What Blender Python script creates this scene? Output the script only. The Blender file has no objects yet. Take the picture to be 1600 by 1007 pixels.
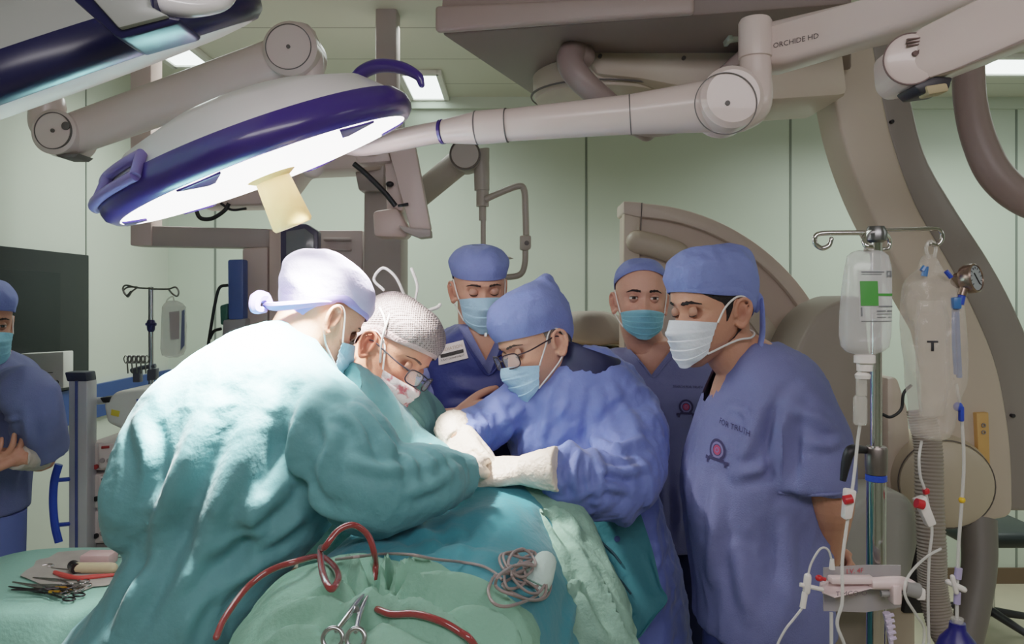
import bpy, bmesh, math, random
import numpy as np
from mathutils import Vector, Matrix
from mathutils.bvhtree import BVHTree

random.seed(7)
SC = bpy.context.scene
COL = SC.collection
F, HZ, CH = 1200.0, 470.0, 1.62          # focal length in pixels (1600 wide), horizon row, lens height in metres
CAM = Vector((0, 0, CH))
PI = math.pi


def P(x, y, Y):
    """Point seen at photo pixel x, y that stands Y metres in front of the lens."""
    return Vector(((x - 800.0) * Y / F, Y, CH - (y - HZ) * Y / F))


def ray(x, y):
    return (P(x, y, 1.0) - CAM).normalized()


# ------------------------------------------------------------------ materials
def srgb(c):
    out = []
    for v in c[:3]:
        v = v / 255.0
        out.append(v / 12.92 if v <= 0.04045 else ((v + 0.055) / 1.055) ** 2.4)
    return (out[0], out[1], out[2], 1.0)


MATS = {}


def mat(name, c, rough=0.5, metal=0.0, var=0.06, vscale=6.0, bump=0.0, bscale=60.0, emit=0.0, trans=0.0, alpha=1.0,
        spec=0.5, sheen=0.0, sss=0.0, attr=None, stretch=None, coat=0.0, ior=1.45, emitc=None, crumple=0.0, cscale=9.0):
    if name in MATS:
        return MATS[name]
    m = bpy.data.materials.new(name)
    m.use_nodes = True
    nt = m.node_tree
    b = nt.nodes['Principled BSDF']
    base = srgb(c)
    tc = nt.nodes.new('ShaderNodeTexCoord')
    nz = nt.nodes.new('ShaderNodeTexNoise')
    nz.inputs['Scale'].default_value = vscale
    nz.inputs['Detail'].default_value = 4
    nt.links.new(tc.outputs['Object'], nz.inputs['Vector'])
    mix = nt.nodes.new('ShaderNodeMix')
    mix.data_type = 'RGBA'
    nt.links.new(nz.outputs['Fac'], mix.inputs['Factor'])
    lo = [max(0, v * (1 - var)) for v in base[:3]] + [1]
    hi = [min(1, v * (1 + var)) for v in base[:3]] + [1]
    mix.inputs['A'].default_value = lo
    mix.inputs['B'].default_value = hi
    last = mix.outputs['Result']
    if attr:
        at = nt.nodes.new('ShaderNodeAttribute')
        at.attribute_name = attr
        mu = nt.nodes.new('ShaderNodeMix')
        mu.data_type = 'RGBA'
        mu.blend_type = 'MULTIPLY'
        mu.inputs['Factor'].default_value = 1.0
        nt.links.new(last, mu.inputs['A'])
        nt.links.new(at.outputs['Color'], mu.inputs['B'])
        last = mu.outputs['Result']
    nt.links.new(last, b.inputs['Base Color'])
    b.inputs['Roughness'].default_value = rough
    b.inputs['Metallic'].default_value = metal
    b.inputs['Specular IOR Level'].default_value = spec
    b.inputs['IOR'].default_value = ior
    b.inputs['Transmission Weight'].default_value = trans
    b.inputs['Alpha'].default_value = alpha
    b.inputs['Coat Weight'].default_value = coat
    if sheen:
        b.inputs['Sheen Weight'].default_value = sheen
    if sss:
        b.inputs['Subsurface Weight'].default_value = sss
        b.inputs['Subsurface Radius'].default_value = (0.012, 0.005, 0.003)
        b.inputs['Subsurface Scale'].default_value = 0.5
    if emit:
        b.inputs['Emission Color'].default_value = srgb(emitc) if emitc else base
        b.inputs['Emission Strength'].default_value = emit
    if bump:
        n2 = nt.nodes.new('ShaderNodeTexNoise')
        n2.inputs['Scale'].default_value = bscale
        n2.inputs['Detail'].default_value = 5
        if stretch:
            mp = nt.nodes.new('ShaderNodeMapping')
            mp.inputs['Scale'].default_value = stretch
            nt.links.new(tc.outputs['Object'], mp.inputs['Vector'])
            nt.links.new(mp.outputs['Vector'], n2.inputs['Vector'])
        else:
            nt.links.new(tc.outputs['Object'], n2.inputs['Vector'])
        bp = nt.nodes.new('ShaderNodeBump')
        bp.inputs['Strength'].default_value = bump
        bp.inputs['Distance'].default_value = 0.01
        nt.links.new(n2.outputs['Fac'], bp.inputs['Height'])
        nt.links.new(bp.outputs['Normal'], b.inputs['Normal'])
        if crumple:                                    # sharp creases of folded cloth
            n3 = nt.nodes.new('ShaderNodeTexNoise')
            n3.noise_type = 'RIDGED_MULTIFRACTAL'
            n3.inputs['Scale'].default_value = cscale
            n3.inputs['Detail'].default_value = 2.5
            n3.inputs['Distortion'].default_value = 0.6
            mp = nt.nodes.new('ShaderNodeMapping')
            mp.inputs['Scale'].default_value = (1.0, 1.0, .45)
            mp.inputs['Rotation'].default_value = (0, .5, 0)
            nt.links.new(tc.outputs['Object'], mp.inputs['Vector'])
            nt.links.new(mp.outputs['Vector'], n3.inputs['Vector'])
            b2 = nt.nodes.new('ShaderNodeBump')
            b2.inputs['Strength'].default_value = crumple
            b2.inputs['Distance'].default_value = 0.035
            nt.links.new(n3.outputs['Fac'], b2.inputs['Height'])
            nt.links.new(b2.outputs['Normal'], bp.inputs['Normal'])
    MATS[name] = m
    return m


# ------------------------------------------------------------------ mesh collecting
def vec(a):
    return Vector(a)


def catmull(pts, sub=6, closed=False):
    pts = [Vector(p) for p in pts]
    n = len(pts)
    if n < 3 and not closed:
        return [pts[0].lerp(pts[-1], i / sub) for i in range(sub + 1)]
    out = []
    rng = n if closed else n - 1
    for i in range(rng):
        p1, p2 = pts[i], pts[(i + 1) % n]
        p0 = pts[(i - 1) % n] if (closed or i > 0) else p1 + (p1 - p2)
        p3 = pts[(i + 2) % n] if (closed or i < n - 2) else p2 + (p2 - p1)
        for k in range(sub):
            t = k / sub
            t2, t3 = t * t, t * t * t
            out.append(0.5 * ((2 * p1) + (p2 - p0) * t + (2 * p0 - 5 * p1 + 4 * p2 - p3) * t2 + (3 * p1 - p0 - 3 * p2 + p3) * t3))
    if not closed:
        out.append(pts[-1].copy())
    return out


def lerplist(vals, n):
    """Resample a list of numbers to n values."""
    if isinstance(vals, (int, float)):
        return [vals] * n
    xs = np.linspace(0, len(vals) - 1, n)
    return list(np.interp(xs, range(len(vals)), vals))


def ell(c, u, v, n=28, p=2.0):
    c, u, v = Vector(c), Vector(u), Vector(v)
    out = []
    for k in range(n):
        a = 2 * PI * k / n
        ca, sa = math.cos(a), math.sin(a)
        e = 2.0 / p
        out.append(c + u * (math.copysign(abs(ca) ** e, ca)) + v * (math.copysign(abs(sa) ** e, sa)))
    return out


class MB:
    def __init__(s):
        s.v, s.f, s.m, s.cuts = [], [], [], []

    def add(s, verts, faces, mi=0):
        o = len(s.v)
        s.cuts.append((o, len(s.f)))
        if len(verts) > 7:                       # turn closed pieces outward
            a = np.array([tuple(p) for p in verts])
            a = a - a.mean(0)
            vol = 0.0
            for f in faces:
                q = a[f]
                for k in range(1, len(f) - 1):
                    vol += np.dot(q[0], np.cross(q[k], q[k + 1])) if len(faces) < 40 else 0
            if len(faces) >= 40:
                T = np.array([(f[0], f[k], f[k + 1]) for f in faces for k in range(1, len(f) - 1)])
                vol = np.einsum('ij,ij->i', a[T[:, 0]], np.cross(a[T[:, 1]], a[T[:, 2]])).sum()
            if vol < 0:
                faces = [list(f)[::-1] for f in faces]
        s.v.extend([tuple(p) for p in verts])
        for f in faces:
            s.f.append([i + o for i in f])
            s.m.append(mi)
        return s

    def rings(s, rs, cap=True, mi=0, closed=True):
        n = len(rs[0])
        vs = [p for r in rs for p in r]
        fs = []
        for i in range(len(rs) - 1):
            for k in range(n if closed else n - 1):
                k2 = (k + 1) % n
                fs.append([i * n + k, i * n + k2, (i + 1) * n + k2, (i + 1) * n + k])
        if cap and closed:
            fs.append(list(range(n))[::-1])
            fs.append([(len(rs) - 1) * n + k for k in range(n)])
        return s.add(vs, fs, mi)

    def tube(s, pts, r, n=12, sub=6, mi=0, smooth=True, flat=None, rnd=False, closed=False):
        """Swept tube; flat=(vector, factor) squashes the section along a direction; rnd gives round ends."""
        q = catmull(pts, sub, closed) if smooth and (len(pts) > 2 or closed) else [Vector(p) for p in pts]
        if smooth and len(pts) == 2 and not isinstance(r, (int, float)) and len(r) > 2:
            q = catmull(pts, 12)
        rr = lerplist(r, len(q))
        if rnd and not closed:
            d0 = (q[0] - q[1]).normalized()
            d1 = (q[-1] - q[-2]).normalized()
            a0, a1, r0, r1 = q[0].copy(), q[-1].copy(), rr[0], rr[-1]
            pre, prr, post, por = [], [], [], []
            for k in (0.97, 0.8, 0.5):
                pre.append(a0 + d0 * r0 * k); prr.append(r0 * math.sqrt(1 - k * k))
            for k in (0.5, 0.8, 0.97):
                post.append(a1 + d1 * r1 * k); por.append(r1 * math.sqrt(1 - k * k))
            q = pre + q + post
            rr = prr + rr + por
        t = [(q[min(i + 1, len(q) - 1)] - q[max(i - 1, 0)]).normalized() for i in range(len(q))]
        if closed:
            t = [(q[(i + 1) % len(q)] - q[i - 1]).normalized() for i in range(len(q))]
        ref = Vector((0, 0, 1)) if abs(t[0].z) < 0.9 else Vector((1, 0, 0))
        u = (ref - t[0] * ref.dot(t[0])).normalized()
        rs = []
        for i in range(len(q)):
            u = (u - t[i] * u.dot(t[i])).normalized()
            v = t[i].cross(u)
            ring = []
            for k in range(n):
                a = 2 * PI * k / n
                d = (u * math.cos(a) + v * math.sin(a)) * rr[i]
                if flat:
                    fd = Vector(flat[0]).normalized()
                    d = d - fd * d.dot(fd) * (1 - flat[1])
                ring.append(q[i] + d)
            rs.append(ring)
        if closed:
            rs.append(rs[0])
            return s.rings(rs, cap=False, mi=mi)
        return s.rings(rs, cap=True, mi=mi)

    def lathe(s, prof, c=(0, 0, 0), axis=(0, 0, 1), n=32, mi=0, ref=None):
        ax = Vector(axis).normalized()
        rf = Vector(ref) if ref else (Vector((1, 0, 0)) if abs(ax.x) < 0.9 else Vector((0, 1, 0)))
        u = (rf - ax * rf.dot(ax)).normalized()
        w = ax.cross(u)
        c = Vector(c)
        rs = []
        for r, z in prof:
            r = max(r, 1e-5)
            rs.append([c + ax * z + (u * math.cos(2 * PI * k / n) + w * math.sin(2 * PI * k / n)) * r for k in range(n)])
        if prof[0][0] > 1e-4 and prof[-1][0] > 1e-4:
            return s.rings(rs + [rs[0]], cap=False, mi=mi)
        return s.rings(rs, cap=True, mi=mi)

    def sphere(s, c, r, n=20, mi=0, M=None):
        c = Vector(c)
        rx = Vector((r, r, r)) if isinstance(r, (int, float)) else Vector(r)
        rs = []
        m = n // 2
        for i in range(m + 1):
            a = PI * min(max(i / m, 0.01), 0.99)
            ring = []
            for k in range(n):
                b = 2 * PI * k / n
                d = Vector((math.sin(a) * math.cos(b) * rx.x, math.sin(a) * math.sin(b) * rx.y, -math.cos(a) * rx.z))
                ring.append(c + (M @ d if M else d))
            rs.append(ring)
        return s.rings(rs, mi=mi)

    def bm_add(s, bm, mi=0):
        bm.verts.index_update()
        s.add([v.co.copy() for v in bm.verts], [[v.index for v in f.verts] for f in bm.faces], mi)
        bm.free()
        return s

    def box(s, c, size, bev=0.0, M=None, seg=2, mi=0):
        bm = bmesh.new()
        bmesh.ops.create_cube(bm, size=1.0)
        for v in bm.verts:
            v.co = Vector((v.co.x * size[0], v.co.y * size[1], v.co.z * size[2]))
        if bev:
            bmesh.ops.bevel(bm, geom=list(bm.edges), offset=bev, segments=seg, profile=0.5, affect='EDGES')
        for v in bm.verts:
            v.co = (M @ v.co if M else v.co) + Vector(c)
        return s.bm_add(bm, mi)

    def prism(s, poly, off, bev=0.0, seg=2, mi=0):
        bm = bmesh.new()
        off = Vector(off)
        a = [bm.verts.new(Vector(p)) for p in poly]
        b = [bm.verts.new(Vector(p) + off) for p in poly]
        n = len(a)
        bm.faces.new(a)
        bm.faces.new(b[::-1])
        for i in range(n):
            bm.faces.new([a[i], b[i], b[(i + 1) % n], a[(i + 1) % n]])
        bmesh.ops.recalc_face_normals(bm, faces=list(bm.faces))
        if bev:
            es = [e for e in bm.edges if len(e.link_faces) == 2 and e.calc_face_angle(0) > 0.5]
            bmesh.ops.bevel(bm, geom=es, offset=bev, segments=seg, profile=0.5, affect='EDGES', clamp_overlap=True)
        return s.bm_add(bm, mi)

    def mesh(s, name='tmp'):
        me = bpy.data.meshes.new(name)
        me.from_pydata(s.v, [], s.f)
        me.polygons.foreach_set('material_index', s.m)
        me.update()
        return me


def slab(mb, pix, Y, depth, bev=0.006, mi=0):
    """Prism whose front outline is given by photo points on the plane Y; extruded away from the lens by depth."""
    return mb.prism([P(x, y, Y) for x, y in pix], (0, depth, 0), bev, mi=mi)


WLOC = {}


def pieces(name, mb, mats, parent):
    """One object for every separate shape collected in mb."""
    ends = mb.cuts[1:] + [(len(mb.v), len(mb.f))]
    for (v0, f0), (v1, f1) in zip(mb.cuts, ends):
        q = MB()
        q.add(mb.v[v0:v1], [[i - v0 for i in f] for f in mb.f[f0:f1]])
        obj(name, q, mats, parent)




def obj(name, mb, mats, parent=None, label=None, cat=None, group=None, kind=None, sharp=40, me=None, recalc=True):
    """Link the collected shape as ONE mesh object. Vertices arrive in world coordinates."""
    if me is None:
        me = mb.mesh(name)
    if recalc:
        bm = bmesh.new()
        bm.from_mesh(me)
        bmesh.ops.recalc_face_normals(bm, faces=list(bm.faces))
        bm.to_mesh(me)
        bm.free()
    if not isinstance(mats, (list, tuple)):
        mats = [mats]
    for m in mats:
        me.materials.append(m)
    n = len(me.vertices)
    co = np.empty(n * 3, dtype=np.float32)
    me.vertices.foreach_get('co', co)
    co = co.reshape(-1, 3)
    if parent is not None:
        loc = WLOC[parent.name]
    else:
        mn, mx = co.min(0), co.max(0)
        loc = Vector(((mn[0] + mx[0]) / 2, (mn[1] + mx[1]) / 2, mn[2]))
    co -= np.array(loc, dtype=np.float32)
    me.vertices.foreach_set('co', co.ravel())
    me.polygons.foreach_set('use_smooth', [True] * len(me.polygons))
    if sharp:
        me.set_sharp_from_angle(angle=math.radians(sharp))
    me.update()
    o = bpy.data.objects.new(name, me)
    COL.objects.link(o)
    if parent is not None:
        o.parent = parent
    else:
        o.location = loc
    WLOC[o.name] = Vector(loc)
    tag(o, label, cat, group, kind)
    return o


def tag(o, label=None, cat=None, group=None, kind=None):
    if label:
        o['label'] = label
    if cat:
        o['category'] = cat
    if group:
        o['group'] = group
    if kind:
        o['kind'] = kind
    return o


def thing(name, label, cat, loc, group=None, kind=None):
    o = bpy.data.objects.new(name, None)
    o.empty_display_size = 0.05
    COL.objects.link(o)
    o.location = loc
    WLOC[o.name] = Vector(loc)
    return tag(o, label, cat, group, kind)


# ------------------------------------------------------------------ numpy cloth tools
_rng = np.random.RandomState(3)
_perm = _rng.permutation(256)
_perm = np.concatenate([_perm, _perm, _perm])
_grad = _rng.normal(size=(256, 3))
_grad /= np.linalg.norm(_grad, axis=1)[:, None]


def noise3(p):
    p = np.asarray(p, dtype=np.float64)
    i = np.floor(p).astype(int)
    f = p - i
    u = f * f * f * (f * (f * 6 - 15) + 10)
    i &= 255

    def g(dx, dy, dz):
        h = _perm[_perm[_perm[(i[:, 0] + dx) & 255] + ((i[:, 1] + dy) & 255)] + ((i[:, 2] + dz) & 255)] & 255
        return ((f - np.array([dx, dy, dz])) * _grad[h]).sum(1)
    x0 = g(0, 0, 0) * (1 - u[:, 0]) + g(1, 0, 0) * u[:, 0]
    x1 = g(0, 1, 0) * (1 - u[:, 0]) + g(1, 1, 0) * u[:, 0]
    x2 = g(0, 0, 1) * (1 - u[:, 0]) + g(1, 0, 1) * u[:, 0]
    x3 = g(0, 1, 1) * (1 - u[:, 0]) + g(1, 1, 1) * u[:, 0]
    y0 = x0 * (1 - u[:, 1]) + x1 * u[:, 1]
    y1 = x2 * (1 - u[:, 1]) + x3 * u[:, 1]
    return y0 * (1 - u[:, 2]) + y1 * u[:, 2]


def normals(V, Fq):
    a = V[Fq[:, 2]] - V[Fq[:, 0]]
    b = V[Fq[:, 3]] - V[Fq[:, 1]]
    n = np.cross(a, b)
    N = np.zeros_like(V)
    for k in range(4):
        np.add.at(N, Fq[:, k], n)
    return N / (np.linalg.norm(N, axis=1)[:, None] + 1e-12)


def remesh(mb, voxel, smooth=2, fac=0.5):
    me = mb.mesh('tmp_remesh')
    o = bpy.data.objects.new('tmp_remesh', me)
    COL.objects.link(o)
    m = o.modifiers.new('r', 'REMESH')
    m.mode = 'VOXEL'
    m.voxel_size = voxel
    m.adaptivity = 0
    if smooth:
        s = o.modifiers.new('s', 'SMOOTH')
        s.factor = fac
        s.iterations = smooth
    dg = bpy.context.evaluated_depsgraph_get()
    dg.update()
    m2 = bpy.data.meshes.new_from_object(o.evaluated_get(dg))
    V = np.empty(len(m2.vertices) * 3)
    m2.vertices.foreach_get('co', V)
    L = np.empty(len(m2.loops), dtype=np.int32)
    m2.loops.foreach_get('vertex_index', L)
    bpy.data.objects.remove(o)
    bpy.data.meshes.remove(me)
    bpy.data.meshes.remove(m2)
    return V.reshape(-1, 3), L.reshape(-1, 4)


def mesh_np(name, V, Fq):
    me = bpy.data.meshes.new(name)
    me.from_pydata(V.tolist(), [], Fq.tolist())
    me.update()
    return me


def bvh_np(V, Fq):
    return BVHTree.FromPolygons(V.tolist(), Fq.tolist())


def bvh_obj(*os):
    vs, fs = [], []
    for o in os:
        w = WLOC[o.name]
        k = len(vs)
        vs += [tuple(v.co + w) for v in o.data.vertices]
        fs += [[i + k for i in p.vertices] for p in o.data.polygons]
    return BVHTree.FromPolygons(vs, fs)


def snap(bvh, x, y, Y=None):
    """Surface point of a finished mesh behind a photo point (falls back to the plane Y)."""
    h = bvh.ray_cast(CAM, ray(x, y))
    return h[0] if h[0] is not None else (P(x, y, Y) if Y else None)


def crease(V, N, line, w, h, side=0.6):
    """Raise a fold of height h and width w along a polyline, with valleys beside it."""
    line = [np.array(p) for p in line if p is not None]
    if len(line) < 2:
        return
    lens = [np.linalg.norm(b - a) for a, b in zip(line, line[1:])]
    tot = sum(lens) + 1e-9
    best = np.full(len(V), 1e9)
    par = np.zeros(len(V))
    acc = 0
    for (a, b), l in zip(zip(line, line[1:]), lens):
        d = b - a
        t = np.clip(((V - a) @ d) / (d @ d + 1e-12), 0, 1)
        dist = np.linalg.norm(V - (a + t[:, None] * d), axis=1)
        k = dist < best
        best[k] = dist[k]
        par[k] = (acc + t[k] * l) / tot
        acc += l
    taper = np.sin(np.clip(par, 0.03, 0.97) * PI) ** 0.6
    q = best / w
    amt = h * taper * (np.exp(-q * q) - side * np.exp(-((q - 1.9) ** 2) / 0.8))
    k = best < 5 * w
    V[k] += N[k] * amt[k][:, None]


def folds(V, N, amp, scale, axis=(0, 0, 1), stretch=4.0, seed=0.0, octaves=2, mask=None, sharp=1.0):
    """Ridged cloth folds running along axis."""
    ax = np.array(Vector(axis).normalized())
    al = V @ ax
    Q = V - np.outer(al, ax) * (1 - 1.0 / stretch)
    Q = Q + 0.25 / scale * np.stack([noise3(V * scale * 0.7 + 11 + seed), noise3(V * scale * 0.7 + 31 + seed), noise3(V * scale * 0.7 + 51 + seed)], 1)
    d = np.zeros(len(V))
    a, s = 1.0, scale
    for o in range(octaves):
        n = noise3(Q * s + seed + 7.3 * o)
        d += a * (1 - 2 * np.abs(n) ** sharp * 1.6 - 0.35)
        a *= 0.45
        s *= 2.1
    d *= amp
    if mask is not None:
        d *= mask
    V += N * d[:, None]


def cloth(name, mb, material, parent, voxel=0.008, smooth=3, foldlist=(), creases=(), noise=(), cuts=(), label=None, post=None):
    """Union of the collected volumes, smoothed, folded and linked as one garment mesh."""
    V, Q = remesh(mb, voxel, smooth)
    N = normals(V, Q)
    b = bvh_np(V, Q)
    for kw in foldlist:
        folds(V, N, **kw)
    for c in creases:
        pts, w, h = c[0], c[1], c[2]
        line = [snap(b, x, y) for x, y in pts]
        line = [p for p in line if p is not None]
        if len(line) > 1:
            line2 = [p for p in catmull(line, 5)] if len(line) > 2 else line
            crease(V, N, line2, w, h)
    if post:
        V = post(V, N)
    me = mesh_np(name, V, Q)
    for planes in cuts:
        cut_region(me, planes)
    return obj(name, None, material, parent, me=me, sharp=None, label=label, recalc=False)


def cut_region(me, planes):
    """Cut away the part of a mesh that lies inside all the given half-spaces ((point, outward normal), ...)."""
    bm = bmesh.new()
    bm.from_mesh(me)

    def inside(c, skip=None, eps=0.0):
        return all((c - Vector(p)).dot(Vector(n)) < eps for i, (p, n) in enumerate(planes) if i != skip)
    for i, (p, n) in enumerate(planes):
        fs = [f for f in bm.faces if inside(f.calc_center_median(), i, 0.02)]
        es = list({e for f in fs for e in f.edges})
        vs = list({v for f in fs for v in f.verts})
        bmesh.ops.bisect_plane(bm, geom=fs + es + vs, plane_co=Vector(p), plane_no=Vector(n).normalized(), dist=1e-5)
    dead = [f for f in bm.faces if inside(f.calc_center_median())]
    bmesh.ops.delete(bm, geom=dead, context='FACES')
    bm.to_mesh(me)
    bm.free()


def text_shape(body, size, extr=0.0, spacing=1.0):
    cu = bpy.data.curves.new('lettering', 'FONT')
    cu.body = body
    cu.size = size
    cu.extrude = extr
    cu.space_character = spacing
    cu.align_x = 'CENTER'
    cu.align_y = 'CENTER'
    cu.resolution_u = 2
    o = bpy.data.objects.new('lettering', cu)
    COL.objects.link(o)
    dg = bpy.context.evaluated_depsgraph_get()
    dg.update()
    me = bpy.data.meshes.new_from_object(o.evaluated_get(dg))
    vs = [v.co.copy() for v in me.vertices]
    fs = [list(p.vertices) for p in me.polygons]
    bpy.data.objects.remove(o)
    bpy.data.curves.remove(cu)
    bpy.data.meshes.remove(me)
    return vs, fs


def flat_text(mb, body, size, c, u, v, lift=0.0, mi=0, bvh=None, spacing=1.0):
    """Lettering on the plane through c spanned by u, v; with bvh it lies on that surface."""
    vs, fs = text_shape(body, size, spacing=spacing)
    c, u, v = Vector(c), Vector(u).normalized(), Vector(v).normalized()
    n = u.cross(v).normalized()
    pts = [c + u * p.x + v * p.y for p in vs]
    pts = drape_pts(pts, n, bvh, lift)
    mb.add(pts, fs, mi)


def drape_pts(pts, n, bvh, lift):
    out = []
    for p in pts:
        if bvh is not None:
            h = bvh.ray_cast(p + n * 0.1, -n, 0.3)
            if h[0] is not None:
                p = h[0]
        out.append(p + n * lift)
    return out


def decal_grid(mb, c, u, v, fn, nu=12, nv=8, bvh=None, lift=0.0015, mi=0):
    """Small patch c + u*a + v*b for a, b in -1..1 mapped by fn, laid on a surface."""
    u, v = Vector(u), Vector(v)
    n = u.cross(v).normalized()
    pts = []
    for j in range(nv + 1):
        for i in range(nu + 1):
            a, b = fn(-1 + 2 * i / nu, -1 + 2 * j / nv)
            pts.append(Vector(c) + u * a + v * b)
    pts = drape_pts(pts, n, bvh, lift)
    fs = [[j * (nu + 1) + i, j * (nu + 1) + i + 1, (j + 1) * (nu + 1) + i + 1, (j + 1) * (nu + 1) + i] for j in range(nv) for i in range(nu)]
    mb.add(pts, fs, mi)


def sheet(rows, su=8, sv=8):
    """Smooth surface through rows of points (every row the same count). Returns V, Q arrays."""
    rows = [catmull(r, su) for r in rows]
    cols = list(zip(*rows))
    cols = [catmull(c, sv) for c in cols]
    nv, nu = len(cols[0]), len(cols)
    V = np.array([[cols[i][j] for i in range(nu)] for j in range(nv)]).reshape(-1, 3)
    Q = np.array([[j * nu + i, j * nu + i + 1, (j + 1) * nu + i + 1, (j + 1) * nu + i] for j in range(nv - 1) for i in range(nu - 1)])
    return V, Q


def thick_mesh(name, V, Q, N, t):
    """Give an open sheet a thickness t (closed edge)."""
    n = len(V)
    V2 = np.vstack([V, V - N * t])
    Q2 = [list(q) for q in Q] + [[q[3] + n, q[2] + n, q[1] + n, q[0] + n] for q in Q]
    ed = {}
    for q in Q:
        for a, b in ((q[0], q[1]), (q[1], q[2]), (q[2], q[3]), (q[3], q[0])):
            k = (min(a, b), max(a, b))
            ed.setdefault(k, []).append((a, b))
    for k, l in ed.items():
        if len(l) == 1:
            a, b = l[0]
            Q2.append([b, a, a + n, b + n])
    me = bpy.data.meshes.new(name)
    me.from_pydata(V2.tolist(), [], [list(map(int, q)) for q in Q2])
    me.update()
    return me
# ================================================================== setting
def grooved(name, c, axis, period, width, dark, rough=0.5, var=0.03, off=0.0):
    """Painted panels with thin joints every period metres along an axis (object coordinates)."""
    m = mat(name, c, rough=rough, var=var, vscale=1.3)
    nt = m.node_tree
    b = nt.nodes['Principled BSDF']
    src = b.inputs['Base Color'].links[0].from_socket
    ge = nt.nodes.new('ShaderNodeNewGeometry')
    sp = nt.nodes.new('ShaderNodeSeparateXYZ')
    nt.links.new(ge.outputs['Position'], sp.inputs[0])

    def math_(op, a, v):
        n = nt.nodes.new('ShaderNodeMath')
        n.operation = op
        nt.links.new(a, n.inputs[0])
        n.inputs[1].default_value = v
        return n.outputs[0]
    s = math_('ADD', sp.outputs[axis], 10 * period + off)
    s = math_('DIVIDE', s, period)
    s = math_('FRACT', s, 0)
    s = math_('LESS_THAN', s, width / period)
    mx = nt.nodes.new('ShaderNodeMix')
    mx.data_type = 'RGBA'
    nt.links.new(s, mx.inputs['Factor'])
    nt.links.new(src, mx.inputs['A'])
    mx.inputs['B'].default_value = srgb(dark)
    nt.links.new(mx.outputs['Result'], b.inputs['Base Color'])
    return m


M_wall = mat('wall_paint', (190, 200, 186), rough=0.42, var=0.03, vscale=1.2)
M_wall_left = mat('wall_paint_left', (196, 202, 190), rough=0.45, var=0.03, vscale=1.2)
M_ceil = grooved('ceiling_panels', (196, 196, 182), 1, 0.42, 0.008, (120, 120, 108), off=0.1)
M_floor = mat('floor_vinyl', (176, 168, 146), rough=0.35, var=0.08, vscale=9)
M_skirt = mat('skirting_brown', (96, 78, 62), rough=0.5)
M_seam = mat('panel_seam', (112, 120, 112), rough=0.6)
M_blue = mat('wall_bumper_blue', (38, 66, 122), rough=0.45)

XL, XR, YB, YF, ZC = -1.97, 3.7, 4.4, -2.2, 2.78


def plane_box(name, lo, hi, m, kind='structure'):
    mb = MB()
    c = [(a + b) / 2 for a, b in zip(lo, hi)]
    s = [b - a for a, b in zip(lo, hi)]
    mb.box(c, s)
    return obj(name, mb, m, kind=kind, sharp=30)


plane_box('floor', (XL - .1, YF - .1, -0.1), (XR + .1, YB + .1, 0), M_floor)
plane_box('ceiling', (XL - .1, YF - .1, ZC), (XR + .1, YB + .1, ZC + .1), M_ceil)
plane_box('wall_back', (XL, YB, 0), (XR, YB + .1, ZC), M_wall)
plane_box('wall_left', (XL - .1, YF, 0), (XL, YB + .1, ZC), M_wall_left)
plane_box('wall_right', (XR, YF, 0), (XR + .1, YB + .1, ZC), M_wall)
plane_box('wall_front', (XL, YF - .1, 0), (XR, YF, ZC), M_wall)
plane_box('baseboard_back', (XL, YB - .012, 0), (XR, YB, .09), M_skirt)
plane_box('baseboard_left', (XL, YF, 0), (XL + .012, YB, .09), M_skirt)
for i, X in enumerate((-1.70, -0.62, .425, 1.595, 2.889)):
    plane_box('trim_%d' % (i + 1), (X - .006, YB - .003, .09), (X + .006, YB, 2.72), M_seam)
plane_box('trim_6', (XL, YB - .03, 2.715), (XR, YB, ZC), M_wall)
plane_box('trim_7', (XL, 2.2, 1.07), (XL + .02, YB, 1.225), M_blue)            # blue wall bumper
plane_box('trim_8', (XL, 3.545, 0.09), (XL + .003, 3.553, ZC), M_seam)

M_panel_black = mat('black_glass', (16, 18, 24), rough=0.3, spec=0.25)
M_panel_grey = mat('screen_glass', (19, 24, 27), rough=0.45, spec=.25)
M_white_pl = mat('white_plastic', (206, 206, 200), rough=0.4)
t = thing('wall_display', 'large black glass display panel on the side wall', 'display', (XL + .03, 3.0, 1.26))
mb = MB(); mb.box((XL + .02, 2.93, 1.53), (.035, 1.16, .595), .004)
obj('frame', mb, M_panel_black, t)
mb = MB(); mb.box((XL + .04, 2.97, 1.56), (.004, .62, .36), .002)
obj('screen', mb, M_panel_grey, t)
t = thing('wall_cabinet', 'small white wall box with a keyhole below the black panel', 'box', (XL + .06, 2.95, 1.27))
mb = MB(); slab(mb, [(21, 554), (99, 550), (99, 607), (21, 612)], 3.0, .07, .004)
obj('body', mb, M_white_pl, t)
mb = MB(); slab(mb, [(40, 584), (82, 582), (82, 583), (40, 585)], 2.996, .003, 0)
mb.lathe([(.009, 0), (.009, .006)], P(87, 598, 2.992), (0, 1, 0), 16)
obj('lock', mb, mat('dark_metal', (50, 50, 52), rough=.4, metal=.6), t)

# ceiling light panels
M_tube = mat('light_diffuser', (236, 244, 240), rough=0.4, emit=4.0, emitc=(232, 246, 240))
M_lframe = mat('light_frame', (214, 214, 208), rough=0.4)


def ceiling_light(cx, cy, sx, sy, label):
    t = thing('ceiling_light', label, 'light', (cx, cy, ZC - .03), group='flat ceiling lights')
    mb = MB()
    for dx, dy, wx, wy in ((-sx / 2, 0, .03, sy + .03), (sx / 2, 0, .03, sy + .03), (0, -sy / 2, sx, .03), (0, sy / 2, sx, .03)):
        mb.box((cx + dx, cy + dy, ZC - .012), (wx, wy, .024), .003)
    obj('frame', mb, M_lframe, t)
    mb = MB(); mb.box((cx, cy, ZC - .008), (sx - .03, sy - .03, .012))
    obj('diffuser', mb, M_tube, t)


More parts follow.
